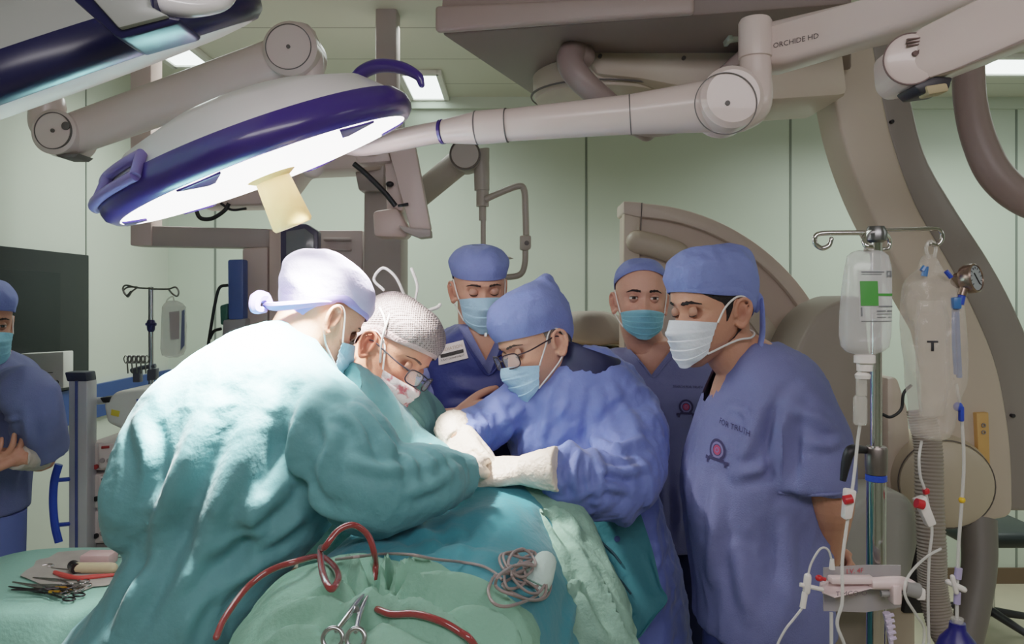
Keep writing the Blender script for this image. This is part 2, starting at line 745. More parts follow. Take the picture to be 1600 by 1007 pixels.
ceiling_light(-.47, 4.12, .2, .5, 'small ceiling light beside the lit lamp’s small blue handle'.replace('’', "'"))
ceiling_light(2.75, 3.75, .95, .28, 'long ceiling light behind the grey overhead hose')
ceiling_light(-1.55, 3.55, .2, .4, 'small ceiling light seen under the white joint arm')

# ================================================================== ceiling equipment
M_arm = mat('arm_enamel', (214, 196, 190), rough=0.32, var=0.02, coat=0.2)
M_arm2 = mat('arm_enamel_warm', (184, 174, 166), rough=0.4, var=0.03)
M_line = mat('joint_line', (92, 86, 84), rough=0.6)
M_purple = mat('purple_rubber', (62, 46, 118), rough=0.28, var=0.08, coat=0.3)
M_navy_rim = mat('navy_rubber', (26, 26, 62), rough=0.32, var=0.06)
M_hous = mat('lamp_housing', (246, 240, 240), rough=0.3, var=0.02, coat=0.3)
M_hous_off = mat('lamp_housing_grey', (158, 160, 156), rough=0.3, var=0.03)
M_lens = mat('lamp_lens_lit', (255, 250, 246), rough=0.3, emit=5.0, emitc=(255, 249, 246))
M_lens_off = mat('lamp_lens_off_glow', (225, 225, 225), rough=0.25, emit=0.15, emitc=(250, 245, 240))  # switched-off lens given a faint glow of its own
M_cream = mat('handle_sleeve', (232, 190, 130), rough=0.6, var=0.08, vscale=20, bump=0.3, bscale=30)
M_dark = mat('dark_plastic', (38, 36, 42), rough=0.45)
M_steel = mat('steel', (190, 190, 192), rough=0.22, metal=1.0, var=0.05)
M_chrome = mat('chrome', (205, 200, 198), rough=0.12, metal=1.0, var=0.04)
M_black = mat('black_cable', (24, 24, 28), rough=0.5)


def lamp_head(t, C, n, R, mats, handles=True, lit=True):
    a = -Vector(n).normalized()
    e1 = Vector((1, 0, 0)); e1 = (e1 - a * e1.dot(a)).normalized()
    e2 = a.cross(e1)
    C = Vector(C)

    def L(r, ang, z):
        return C + (e1 * math.cos(ang) + e2 * math.sin(ang)) * r + a * z
    k = R / .335
    mb = MB(); mb.lathe([(.0, .02), (.295 * k, .02), (.3 * k, .04), (.316 * k, .05), (.26 * k, .10), (.16 * k, .132), (.06 * k, .145), (0, .146)], C, a, 64, ref=e1)
    obj('housing', mb, mats['housing'], t, sharp=50)
    mb = MB(); mb.lathe([(.296 * k, .010), (.30 * k, -.002), (.320 * k, -.001), (.333 * k, .010), (.336 * k, .022), (.333 * k, .038), (.318 * k, .055), (.300 * k, .054), (.292 * k, .03)], C, a, 72, ref=e1)
    obj('rim', mb, mats['rim'], t, sharp=50)
    mb = MB(); mb.lathe([(0, -.012), (.15 * k, -.011), (.26 * k, -.008), (.300 * k, -.004), (.314 * k, -.0005), (.314 * k, .02), (0, .02)], C, a, 64, ref=e1)
    obj('lens', mb, mats['lens'], t, sharp=50)
    if lit:
        mb = MB()
        for ang0 in (0.42, 1.46, 2.5, 3.55, 4.6, 5.64):          # dark wedges between the lens petals
            pts = [L(.308 * k, ang0 - .15, -.006), L(.308 * k, ang0 + .15, -.006), L(.262 * k, ang0 + .03, -.012), L(.262 * k, ang0 - .03, -.012)]
            mb.prism(pts, a * .012, .001)
        pieces('lens_divider', mb, mats['rim'], t)
    if handles:
        mb = MB()
        for z, rr in ((.072, .305), (.04, .340)):
            mb.tube([L(rr * k, math.radians(g), z) for g in range(200, 249, 8)], .009, 12, 3)
        for g in (200, 224, 248):
            mb.tube([L(.305 * k, math.radians(g), .072), L(.340 * k, math.radians(g), .04)], .009, 10)
        obj('side_handle', mb, mats['handle'], t)
        mb = MB(); mb.tube([L(.205, .35, .096), L(.24, .25, .112), L(.275, .12, .108), L(.315, .0, .084), L(.342, -.08, .055), L(.344, -.1, .036)], [.012, .014, .014, .012, .009, .006], 12, 6, rnd=True)
        obj('side_handle', mb, mats['rim'], t)
    return a, e1, e2, L


# --- the lit surgical lamp with its arms
LC = P(420, 266, 1.5)
LN = Vector((.365, .168, -.92)).normalized()
t = thing('surgical_lamp', 'lit surgical lamp with purple rim hanging on its jointed white arm over the surgeons', 'lamp', LC)
a, e1, e2, L = lamp_head(t, LC, LN, .306, dict(housing=M_hous, rim=M_purple, lens=M_lens, handle=mat('lilac_rubber', (140, 124, 196), rough=.3)))
mb = MB()
M3 = Matrix((e1, e2, a)).transposed()
mb.lathe([(.0, -.118), (.036, -.118), (.040, -.112), (.034, -.02), (.048, -.012), (.048, .0), (0, .0)], LC, a, 24, ref=e1)
obj('light_handle', mb, M_cream, t, label='cream sterile sleeve on the centre handle')
lamp_t = t
mb = MB()
p0, p1, p2, p3, p4 = P(545, 226, 1.78), P(691, 206, 1.70), P(745, 200, 1.68), P(985, 179, 1.62), P(1140, 163, 1.58)
mb.tube([L(.2, .25, .09), p0, p1], [.022, .024, .0245], 20, 8)
obj('yoke_arm', mb, M_arm, t)
mb = MB(); d = (p1 - p0).normalized(); mb.lathe([(.024, -.004), (.0275, -.003), (.0275, .003), (.024, .004)], p1, d, 32)
obj('purple_ring', mb, M_purple, t)
mb = MB()
mb.tube([p1 + d * .004, p2], [.026, .036], 24)
mb.tube([p2, p2.lerp(p3, .2)], [.0365, .0365], 24)
obj('collar', mb, M_arm, t)
mb = MB(); mb.tube([p2.lerp(p3, .2), p3], [.0345, .0415], 24)
mb.tube([p3, p3.lerp(p4, .5), p4], [.0415, .049, .056], 24, 5)
mb.lathe([(0, -.066), (.052, -.066), (.062, -.056), (.062, .05), (.05, .06), (0, .06)], P(1134, 162, 1.58), (0.05, 1, 0.02), 40)
obj('spring_arm', mb, M_arm, t)
mb = MB()
for q, r in ((p2.lerp(p3, .2), .0372), (p3, .0422), (p2, .0372)):
    mb.lathe([(r - .004, -.0012), (r, -.0012), (r, .0012), (r - .004, .0012)], q, p3 - p2, 32)
mb.lathe([(.0595, -.001), (.0615, -.001), (.0615, .001), (.0595, .001)], P(1134, 162, 1.513), (0.05, 1, 0.02), 48)
mb.lathe([(0, -.001), (.005, -.001), (.005, .002), (0, .002)], P(1137, 161, 1.513), (0.05, 1, 0.02), 12)
pieces('joint_seam', mb, M_line, t)
mb = MB()
kn = [P(1175, 200, 1.60), P(1180, 150, 1.60), P(1180, 90, 1.60)]
mb.tube([P(1150, 172, 1.6), P(1172, 160, 1.6), P(1180, 120, 1.6), P(1180, 92, 1.6)], [.048, .045, .033, .031], 24, 6, rnd=True)
mb.lathe([(.031, 0), (.034, .002), (.034, .075), (.03, .082), (0, .084)], P(1180, 92, 1.6), (0, 0, 1), 28)
obj('knuckle', mb, M_arm, t)
mb = MB()
mb.prism([P(1180, 36, 1.60), P(1190, 100, 1.60), P(1230, 98, 1.57), P(1385, 52, 1.46), P(1420, 44, 1.44), P(1640, -42, 1.3), P(1560, -60, 1.32), P(1430, -22, 1.44)], (.015, .1, 0), .016, 3)
ext = obj('extension_arm', mb, M_arm, t)
mb = MB()
u = (P(1266, 60, 1.5525) - P(1196, 74, 1.598)).normalized()
flat_text(mb, 'ORCHIDE HD', .0148, P(1243, 64, 1.556), u, Vector((0.02, 0, 1)), lift=.001, bvh=bvh_obj(ext))
obj('lettering', mb, mat('print_dark', (62, 54, 56), rough=.6), t)

# --- the neighbouring arm, 
t = thing('lamp_boom', 'thick white boom with a round end joint beside the lettered lamp arm', 'arm', P(1450, 100, 1.2))
mb = MB()
mb.prism([P(1392, 72, 1.22), P(1396, 120, 1.22), P(1412, 138, 1.22), P(1452, 130, 1.21), P(1490, 112, 1.19), P(1800, -10, 1.0), P(1800, -160, 1.0), P(1560, -20, 1.12), P(1440, 42, 1.21)], (.01, .09, 0), .012, 3)
obj('arm_body', mb, M_arm, t)
mb = MB(); mb.lathe([(0, -.004), (.034, -.004), (.040, -.001), (.040, .004), (0, .004)], P(1424, 92, 1.208), (.25, 1, 0), 36)
mb2 = MB(); mb2.lathe([(.0395, -.0012), (.0415, -.0012), (.0415, .002), (.0395, .002)], P(1424, 92, 1.207), (.25, 1, 0), 40)
for i, (x, y, w) in enumerate(((1428, 60, 20), (1428, 65, 22), (1427, 70, 18))):
    mb2.prism([P(x - w / 2, y, 1.2), P(x + w / 2, y - 2, 1.2), P(x + w / 2, y, 1.2), P(x - w / 2, y + 2, 1.2)], (0, .004, 0), 0)
for x, y in ((1431, 83), (1438, 81), (1444, 80)):
    mb2.lathe([(0, 0), (.0042, 0), (.0042, .005), (0, .005)], P(x, y, 1.199), (0, 1, 0), 14)
obj('joint_cover', mb, M_arm, t)
obj('type_plate', mb2, mat('plate_print', (92, 70, 66), rough=.6), t)
mb = MB(); slab(mb, [(1428, 134), (1440, 146), (1484, 140), (1490, 120), (1462, 118)], 1.2, .06, .004)
obj('brake_block', mb, M_dark, t)
mb = MB(); slab(mb, [(1447, 134), (1480, 129), (1484, 142), (1452, 148)], 1.195, .03, .003)
obj('brake_pad', mb, mat('beige_pad', (170, 152, 118), rough=.6), t)

# --- second lamp head, switched off, upper left
LC2 = P(98, 138, 1.2)
LN2 = Vector((.33, .415, -.9)).normalized()
t = thing('surgical_lamp', 'switched-off surgical lamp with dark navy rim above the lit one', 'lamp', LC2)
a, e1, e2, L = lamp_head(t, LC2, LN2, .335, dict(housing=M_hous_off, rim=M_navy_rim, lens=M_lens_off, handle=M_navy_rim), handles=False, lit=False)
mb = MB(); slab(mb, [(112, -2), (180, 57), (190, 61), (278, 36), (282, 28), (240, 20), (235, -40), (140, -40)], .845, .06, .006)
obj('side_handle', mb, M_navy_rim, t)
mb = MB(); slab(mb, [(140, -6), (185, 44), (262, 24), (232, 8), (225, -30), (150, -30)], .838, .03, .003)
obj('handle_panel', mb, M_hous_off, t)
mb = MB(); mb.tube([P(240, -4, .87), P(262, 6, .87), P(300, 11, .88), P(345, 6, .9), P(366, -10, .94)], [.012, .013, .012, .009, .006], 14, 6)
obj('light_strip', mb, mat('glossy_strip', (236, 232, 232), rough=.15, coat=.6), t)
mb = MB(); mb.tube([L(.02, 0, .13), L(.1, 1.2, .3), L(.1, 1.2, .7)], [.05, .04, .035], 20)
obj('yoke_arm', mb, M_arm, t)

# --- jointed arm behind the lamps
t = thing('hanging_boom', 'white jointed boom with two round hubs slanting behind the lit lamp', 'arm', P(480, 80, 2.3))
Y = 2.3
mb = MB()
pa, pb = P(103, 214, Y), P(462, 86, Y)
mb.tube([pa, pb], [.062, .07], 24, flat=((0, 1, 0), .8))
for x, y, r in ((103, 213, .066), (462, 86, .08)):
    mb.lathe([(0, -.075), (r - .012, -.075), (r, -.062), (r, .06), (0, .06)], P(x, y, Y), (0, 1, 0), 40)
obj('boom', mb, M_arm, t)
mb = MB()
for x, y, r in ((106, 213, .054), (462, 86, .067)):
    mb.lathe([(r - .0025, -.0775), (r, -.0775), (r, -.07), (r - .0025, -.07)], P(x, y, Y), (0, 1, 0), 48)
    mb.lathe([(0, -.0785), (.006, -.0785), (.006, -.07), (0, -.07)], P(x, y, Y), (0, 1, 0), 12)
mb.lathe([(0, -.079), (.012, -.079), (.012, -.07), (0, -.07)], P(126, 206, Y), (0, 1, 0), 16)
slab(mb, [(82, 240), (124, 240), (116, 246), (92, 246)], Y - .05, .08, .002)
pieces('joint_seam', mb, M_line, t)
mb = MB(); mb.tube([P(75, 165, Y), P(74, 195, Y), P(92, 225, Y)], [.05, .05, .04], 20, 6, rnd=True)
obj('hub', mb, M_arm, t)
mb = MB(); mb.tube([P(470, 62, Y), P(484, 90, Y), P(488, 150, Y), P(488, 260, Y)], [.05, .04, .036, .036], 20, 6, rnd=True)
obj('hub', mb, M_arm, t)
mb = MB(); slab(mb, [(428, 104), (468, 104), (470, 158), (428, 158)], Y + .12, .12, .008)
obj('control_box', mb, mat('pale_box', (196, 200, 188), rough=.4), t)

# --- equipment pendant behind the surgeons
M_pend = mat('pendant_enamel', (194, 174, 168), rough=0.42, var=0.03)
M_pend_d = mat('pendant_shadow_grey', (160, 148, 144), rough=0.5, var=0.03)  # darker copy of the enamel, shade put into the colour
t = thing('equipment_pendant', 'grey ceiling pendant with column, crossbeam and shelf frame behind the green-gowned surgeon', 'pendant', P(597, 470, 2.9))
Y = 3.0
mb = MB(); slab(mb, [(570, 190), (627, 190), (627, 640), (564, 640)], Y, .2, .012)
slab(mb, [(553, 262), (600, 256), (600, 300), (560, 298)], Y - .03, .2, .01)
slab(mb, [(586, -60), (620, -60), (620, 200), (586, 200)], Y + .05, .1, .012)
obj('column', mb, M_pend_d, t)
mb = MB(); slab(mb, [(300, 280), (430, 232), (592, 226), (592, 260), (560, 264), (470, 268), (432, 320), (300, 322)], Y - .1, .18, .012)
obj('upper_arm', mb, M_pend, t)
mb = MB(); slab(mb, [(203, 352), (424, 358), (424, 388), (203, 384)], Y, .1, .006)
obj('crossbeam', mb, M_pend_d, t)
mb = MB(); slab(mb, [(203, 180), (236, 180), (236, 384), (203, 384)], Y - .01, .1, .006)
slab(mb, [(203, -140), (236, -140), (236, 181), (203, 181)], Y - .01, .1, .006)
obj('side_post', mb, M_pend, t)
for x0, x1 in ((284, 299), (341, 356)):
    mb = MB(); slab(mb, [(x0 - 3, 150), (x1 - 1, 150), (x1, 300), (x0, 300)], Y - .25, .05, .006)
    obj('lift_post', mb, M_pend, t)
mb = MB(); mb.lathe([(.028, 0), (.028, .19), (.022, .2), (.022, .22), (.029, .225), (.029, .26), (0, .262)], P(316, 232, Y - .25), (0, 0, 1), 20)
obj('lift_rod', mb, mat('pink_metal', (166, 146, 142), rough=.3), t)
mb = MB(); mb.sphere(P(290, 208, 2.7), (.05, .03, .03))
slab(mb, [(262, 205), (330, 214), (330, 236), (280, 236)], 2.7, .1, .01)
obj('lift_clamp', mb, M_pend, t)
mb = MB(); slab(mb, [(378, 388), (418, 386), (418, 640), (378, 640)], Y - .05, .12, .008)
obj('shelf_frame', mb, M_pend, t)
mb = MB(); slab(mb, [(420, 360), (438, 360), (438, 640), (420, 640)], Y - .05, .06, .006)
obj('rail', mb, mat('rail_pink', (206, 182, 174), rough=.35), t)
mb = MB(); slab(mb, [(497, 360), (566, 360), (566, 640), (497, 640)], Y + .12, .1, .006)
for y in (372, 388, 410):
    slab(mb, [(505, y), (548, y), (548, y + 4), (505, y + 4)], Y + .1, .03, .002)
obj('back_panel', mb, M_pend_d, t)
mb = MB(); mb.tube([P(305, 322, Y - .1), P(312, 340, Y - .1), P(330, 342, Y - .1), P(350, 330, Y - .1), P(358, 318, Y - .1)], .008, 10, 6)
mb.tube([P(345, 318, Y - .1), P(362, 328, Y - .1), P(385, 326, Y - .1)], .005, 8, 6)
pieces('cable', mb, M_black, t)

t = thing('hanging_monitor', 'thin grey monitor seen edge-on, hung from the pendant beside the cream lamp handle', 'monitor', P(640, 300, 2.5))
Y = 2.55
mb = MB(); slab(mb, [(604, 224), (648, 226), (673, 358), (660, 366), (640, 356)], Y, .05, .006)
slab(mb, [(622, 352), (640, 356), (672, 358), (673, 370), (655, 372), (630, 362)], Y - .02, .07, .004, mi=1)
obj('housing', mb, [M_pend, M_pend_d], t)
mb = MB(); slab(mb, [(582, 330), (620, 324), (640, 360), (634, 372), (584, 370)], Y + .02, .1, .012)
obj('bracket', mb, mat('bracket_pink', (190, 166, 158), rough=.4), t)
mb = MB(); slab(mb, [(545, 228), (604, 226), (612, 252), (560, 256)], Y + .02, .08, .01)
slab(mb, [(600, 226), (620, 226), (630, 330), (604, 330)], Y + .05, .06, .008)
obj('support_arm', mb, M_pend, t)
mb = MB(); mb.tube([P(553, 256, Y), P(572, 272, Y), P(600, 300, Y), P(618, 322, Y)], .009, 10, 6)
mb.tube([P(622, 322, Y - .01), P(638, 319, Y - .01)], .005, 8)
mb.sphere(P(609, 288, Y + .03), (.014, .01, .01))
mb.tube([P(572, 240, Y), P(589, 239, Y)], .005, 8)
pieces('cable', mb, M_black, t)

t = thing('monitor', 'small dark monitor turned aside between the pink rail and the column', 'monitor', P(468, 390, 2.8))
mb = MB(); slab(mb, [(438, 350), (478, 350), (497, 362), (497, 450), (438, 450)], 2.85, .05, .004)
obj('housing', mb, mat('monitor_case', (62, 58, 82), rough=.35), t)
mb = MB(); slab(mb, [(447, 362), (476, 357), (490, 368), (490, 446), (447, 446)], 2.845, .01, .001)
obj('screen', mb, mat('monitor_glass', (106, 108, 112), rough=.15), t)

t = thing('pump_box', 'blue medical box clamped to the pendant frame with a black hose', 'box', P(368, 470, 2.85))
mb = MB(); slab(mb, [(355, 406), (380, 405), (380, 500), (356, 500)], 2.9, .1, .008)
obj('housing', mb, mat('blue_case', (70, 92, 150), rough=.4, var=.15), t)
mb = MB(); slab(mb, [(343, 478), (356, 474), (356, 508), (344, 508)], 2.92, .05, .006)
obj('valve', mb, mat('green_valve', (60, 110, 100), rough=.5), t)
mb = MB(); slab(mb, [(348, 500), (384, 498), (382, 526), (346, 528)], 2.9, .1, .008)
obj('base', mb, mat('grey_case', (150, 146, 150), rough=.4), t)
mb = MB(); mb.tube([P(356, 446, 2.88), P(343, 450, 2.88), P(336, 475, 2.88), P(330, 510, 2.88), P(324, 548, 2.88)], .006, 10, 6)
mb.tube([P(346, 514, 2.88), P(334, 518, 2.88), P(328, 530, 2.88)], .006, 8, 4)
obj('hose', mb, M_black, t)

# --- ceiling arm with hanging shield rod
M_grey = mat('grey_enamel', (152, 144, 134), rough=0.45, var=0.03)
t = thing('shield_boom', 'grey elbow boom with thin rod and bent tube above the man in navy vest', 'arm', P(750, 300, 2.9))
Y = 2.9
mb = MB(); mb.tube([P(640, 318, Y + .15), P(724, 248, Y)], [.05, .05], 20, flat=((0, 1, 0), .7))
mb.lathe([(0, -.06), (.05, -.06), (.058, -.05), (.058, .05), (0, .05)], P(728, 246, Y), (0, 1, 0), 36)
obj('elbow_arm', mb, M_grey, t)
mb = MB(); mb.lathe([(.0555, -.063), (.058, -.063), (.058, -.05), (.0555, -.05)], P(728, 246, Y), (0, 1, 0), 40)
pieces('joint_seam', mb, M_line, t)
mb = MB()
mb.tube([P(748, 236, Y), P(752, 256, Y), P(753, 298, Y)], [.042, .03, .0285], 20, 6, rnd=False)
mb.lathe([(.024, 0), (.024, .062), (0, .062)], P(754, 323, Y), (0, 0, 1), 20)
mb.lathe([(.014, 0), (.014, .054), (0, .054)], P(754, 345, Y), (0, 0, 1), 20)
mb.lathe([(.010, 0), (.010, .12), (0, .12)], P(755, 390, Y), (0, 0, 1), 16)
mb.lathe([(.018, 0), (.016, .02), (0, .022)], P(755, 391, Y), (0, 0, 1), 16)
obj('rod', mb, M_grey, t)
mb = MB(); mb.lathe([(.0, 0), (.1, -.003), (.11, -.008), (.1, -.006), (0, -.004)], P(757, 401, Y), (0, 0, 1), 32)
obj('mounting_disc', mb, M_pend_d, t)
mb = MB(); mb.tube([P(758, 312, Y - .02), P(782, 301, Y - .02), P(810, 291, Y - .02), P(819, 298, Y - .02), P(821, 330, Y - .02), P(822, 368, Y - .02)], .0125, 14, 6)
mb.tube([P(821, 388, Y - .02), P(820, 412, Y - .02), P(814, 428, Y - .02), P(798, 433, Y - .02), P(775, 432, Y - .02)], .0115, 14, 6)
obj('bent_tube', mb, M_grey, t)
mb = MB(); slab(mb, [(812, 368), (830, 368), (830, 388), (822, 392), (812, 390)], Y - .04, .04, .006)
obj('clamp', mb, M_grey, t)
mb = MB(); mb.lathe([(0, -.002), (.009, -.002), (.009, .004), (0, .004)], P(823, 380, Y - .042), (0, 1, 0), 16)
mb.lathe([(0, -.003), (.004, -.003), (.004, .004), (0, .004)], P(823, 380, Y - .043), (0, 1, 0), 10)
pieces('screw', mb, M_line, t)

# --- ceiling-hung x-ray gantry
M_gan = mat('gantry_cream', (194, 178, 162), rough=0.42, var=0.03)
M_gan_d = mat('gantry_grey', (138, 130, 124), rough=0.45, var=0.03)
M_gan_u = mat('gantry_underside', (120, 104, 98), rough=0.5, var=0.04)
M_gan_f = mat('gantry_fascia', (164, 144, 138), rough=0.45)
M_hose_g = mat('grey_hose', (140, 122, 118), rough=0.4, var=0.05)
t = thing('x_ray_gantry', 'huge ceiling-hung x-ray gantry with a curved cream arm, behind the drip stand', 'scanner', P(1000, 100, 2.5))
ZB = 2.36


def onz(x, y, z):
    Y = (z - CH) * F / (HZ - y)
    return P(x, y, Y)


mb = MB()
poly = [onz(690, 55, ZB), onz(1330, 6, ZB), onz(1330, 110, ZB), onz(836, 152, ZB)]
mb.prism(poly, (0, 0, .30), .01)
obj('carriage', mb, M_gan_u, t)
mb = MB()
q0, q1 = onz(684, 54, ZB), onz(1084, 26, ZB)
dd = (q1 - q0).normalized(); nn = Vector((dd.y, -dd.x, 0))
mb.prism([q0, q1, q1 + Vector((0, 0, .05)), q0 + Vector((0, 0, .07))], nn * .03, .01, 3)
mb.prism([q0 + dd * .012 + Vector((0, 0, .06)), q1 + Vector((0, 0, .05)), q1 + Vector((0, 0, .28)), q0 + dd * .03 + Vector((0, 0, .28))], nn * .004, .002)
obj('fascia', mb, M_gan_f, t)
mb = MB(); slab(mb, [(1085, 0), (1160, 0), (1160, 66), (1098, 66)], 2.2, .2, .004)
obj('cable_tray', mb, M_dark, t)
mb = MB(); slab(mb, [(1134, 26), (1180, 22), (1180, 54), (1142, 60)], 2.15, .05, .004)
slab(mb, [(1132, 24), (1138, 24), (1146, 62), (1140, 62)], 2.14, .06, .002)
pieces('connector_block', mb, mat('pale_grey_green', (176, 180, 168), rough=.4), t)
Y = 2.45
mb = MB(); mb.lathe([(0, -.115), (.2, -.115), (.235, -.105), (.245, -.08), (.255, .06), (.25, .095), (.235, .105), (0, .105)], P(950, 112, Y + .1), (0.04, -.02, 1), 56)
obj('rotating_mount', mb, M_gan, t)
mb = MB(); mb.lathe([(.2475, -.095), (.2525, -.095), (.254, -.091), (.249, -.091)], P(950, 112, Y + .1), (0.04, -.02, 1), 64)
mb.lathe([(.249, .083), (.2545, .083), (.2545, .088), (.249, .088)], P(950, 112, Y + .1), (0.04, -.02, 1), 64)
for x, y in ((938, 87), (1069, 90)):
    mb.lathe([(0, 0), (.006, 0), (.006, .01), (0, .01)], P(x, y, Y - .17), (0, 1, 0), 10)
pieces('seam', mb, M_line, t)
mb = MB(); slab(mb, [(912, 66), (960, 70), (1010, 73), (1080, 70), (1320, 66), (1330, 150), (1210, 158), (1080, 140), (1000, 125), (930, 118)], Y - .16, .3, .03)
obj('cross_arm', mb, M_gan, t)
mb = MB(); mb.tube([P(912, 88, Y - .2), P(898, 78, Y - .22), P(890, 96, Y - .26), P(905, 122, Y - .28), P(945, 158, Y - .26), P(985, 190, Y - .2), P(1010, 206, Y - .1)], [.034, .036, .038, .037, .034, .03, .03], 18, 6, rnd=True)
obj('hose', mb, M_hose_g, t)
mb = MB(); mb.lathe([(0, 0), (.08, .012), (.09, .03), (0, .03)], P(1020, 212, Y - .2), (0, 0, 1), 30)
obj('hose_socket', mb, M_gan_f, t)
mb = MB(); slab(mb, [(1168, 66), (1190, 72), (1120, 132), (1100, 128)], Y - .25, .1, .008)
obj('strut', mb, M_hose_g, t)
# the curved arm
Y = 2.5
inner = [(1298, 60), (1300, 130), (1318, 220), (1350, 310), (1395, 400), (1420, 450), (1424, 560), (1404, 640), (1400, 700), (1440, 812)]
outer = [(1362, 50), (1376, 130), (1396, 220), (1432, 320), (1484, 410), (1530, 500), (1560, 580), (1578, 680), (1583, 770), (1578, 806), (1540, 815)]
mb = MB()
ii = [v for v in catmull([P(x, y, Y) for x, y in inner[:6]], 5)] + [P(1460, 520, Y), P(1478, 600, Y), P(1480, 700, Y), P(1484, 812, Y)]
oo = [v for v in catmull([P(x, y, Y) for x, y in outer], 5)]
mb.prism(ii + oo[::-1], (0, .16, 0), .012, 3)
obj('curved_arm', mb, M_gan, t)
mb = MB()
i2 = catmull([P(x, y, Y + .03) for x, y in ((1356, 40), (1370, 130), (1390, 220), (1426, 320), (1478, 410), (1524, 500), (1552, 580), (1570, 680), (1576, 800))], 5)
o2 = catmull([P(x, y, Y + .03) for x, y in ((1392, 50), (1420, 140), (1446, 240), (1490, 320), (1548, 410), (1590, 490), (1630, 590), (1660, 700), (1670, 800))], 5)
mb.prism(i2 + o2[::-1], (.05, .22, 0), .015, 3)
obj('rear_rail', mb, M_gan_d, t)
mb = MB()
for x, y in ((1394, 190), (1583, 650)):
    mb.lathe([(0, -.004), (.006, -.004), (.006, .02), (0, .02)], P(x, y, Y + .02), (0, 1, 0), 12)
pieces('screw', mb, M_dark, t)
mb = MB(); mb.lathe([(0, -.14), (.10, -.14), (.135, -.12), (.15, -.06), (.15, .1), (0, .1)], P(1462, 745, Y + .04), (.25, 1, 0), 40)
obj('tube_housing', mb, mat('gantry_beige', (188, 174, 152), rough=.4), t)
mb = MB(); mb.lathe([(.1385, -.115), (.141, -.115), (.141, -.11), (.1385, -.11)], P(1462, 745, Y + .04), (.25, 1, 0), 48)
obj('housing_seam', mb, M_line, t)
mb = MB(); slab(mb, [(1526, 646), (1545, 645), (1548, 752), (1531, 755)], Y - .02, .03, .003)
obj('wooden_strip', mb, mat('strip_wood', (206, 160, 98), rough=.5, var=.12, vscale=14), t, label='light wooden strip')
mb = MB()
for y in (665, 676):
    mb.lathe([(.004, -.002), (.007, -.002), (.007, .002), (.004, .002)], P(1537, y, Y - .023), (0, 1, 0), 14)
pieces('strip_mark', mb, M_gan_d, t)
mb = MB(); mb.tube([P(1512, 96, 2.4), P(1516, 160, 2.38), P(1530, 220, 2.36), P(1558, 276, 2.34), P(1610, 316, 2.32), P(1700, 340, 2.3)], [.046, .046, .048, .05, .05, .05], 22, 8)
mb.tube([P(1512, 96, 2.4), P(1512, -60, 2.45)], .046, 22)
obj('overhead_hose', mb, M_hose_g, t)

# --- second detector arc and floor stand
t = thing('x_ray_detector_arm', 'tan quarter-circle x-ray arc with a rounded grip pad standing behind the two scrubs-clad men', 'scanner', P(1130, 800, 2.9))
Y = 2.95
cx, cy = 985, 655
arc = lambda R, a0, a1, n: [(cx + R * math.cos(math.radians(a0 + (a1 - a0) * k / n)), cy - R * math.sin(math.radians(a0 + (a1 - a0) * k / n))) for k in range(n + 1)]
mb = MB(); slab(mb, [(976, 322)] + arc(330, 90, 25, 20) + [(1260, 600), (1060, 640), (974, 640)], Y, .14, .008)
obj('arc_panel', mb, mat('arc_tan', (186, 168, 156), rough=.45), t)
mb = MB(); slab(mb, [(974, 314), (1000, 316)] + arc(338, 86, 24, 20) + arc(316, 24, 88, 20) + [(974, 334)], Y - .03, .18, .008)
obj('outer_rim', mb, mat('arc_rim', (196, 180, 168), rough=.4), t)
mb = MB(); slab(mb, arc(268, 62, 24, 16) + arc(240, 24, 62, 16), Y - .015, .05, .006)
obj('inner_rib', mb, mat('arc_rib', (186, 174, 158), rough=.4), t)
mb = MB(); slab(mb, [(975, 330), (1002, 330), (999, 362), (1000, 440), (974, 440)], Y - .02, .06, .006)
obj('end_plate', mb, M_gan, t)
mb = MB(); mb.tube([P(996, 378, Y - .02), P(1030, 386, Y - .02), P(1058, 396, Y - .02)], [.045, .046, .045], 20, 4, rnd=True)
obj('grip_pad', mb, mat('arc_pad', (180, 166, 150), rough=.45), t)
mb = MB(); mb.tube([P(1003, 317, Y - .034), P(1001, 364, Y - .034)], .002, 6)
pieces('seam', mb, M_line, t)

t = thing('gantry_stand', 'rounded grey floor stand of the x-ray unit directly behind the drip pole', 'scanner', P(1310, 960, 2.5))
mb = MB()
out = catmull([P(x, y, 2.55) for x, y in ((1215, 620), (1240, 560), (1272, 500), (1312, 470), (1350, 470), (1362, 560), (1392, 640), (1400, 780))], 5)
mb.prism(out + [P(1390, 1231, 2.55), P(1200, 1231, 2.55)], (0, .3, 0), .03, 3)
obj('body', mb, mat('stand_grey', (140, 130, 120), rough=.5), t)
mb = MB(); slab(mb, [(1386, 590), (1404, 590), (1420, 640), (1432, 780), (1432, 1240), (1390, 1240)], 2.52, .2, .015)
obj('side_column', mb, M_gan, t)
mb = MB()
out = catmull([P(x, y, 2.3) for x, y in ((1300, 960), (1318, 840), (1345, 790), (1385, 770), (1425, 782), (1440, 830), (1430, 890), (1408, 960))], 5)
mb.prism(out, (0, .2, 0), .04, 4)
obj('knee_pad', mb, mat('pad_grey', (160, 158, 150), rough=.5), t)
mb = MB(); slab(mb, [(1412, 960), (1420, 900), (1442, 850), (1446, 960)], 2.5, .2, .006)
obj('gap_shade', mb, M_dark, t)  # dark slab built in for the shade beside the pad
mb = MB(); mb.tube([P(1379, 648, 2.4), P(1392, 652, 2.4), P(1408, 640, 2.4), P(1412, 615, 2.4), P(1424, 602, 2.4)], .005, 8, 6)
pieces('cable', mb, M_black, t)

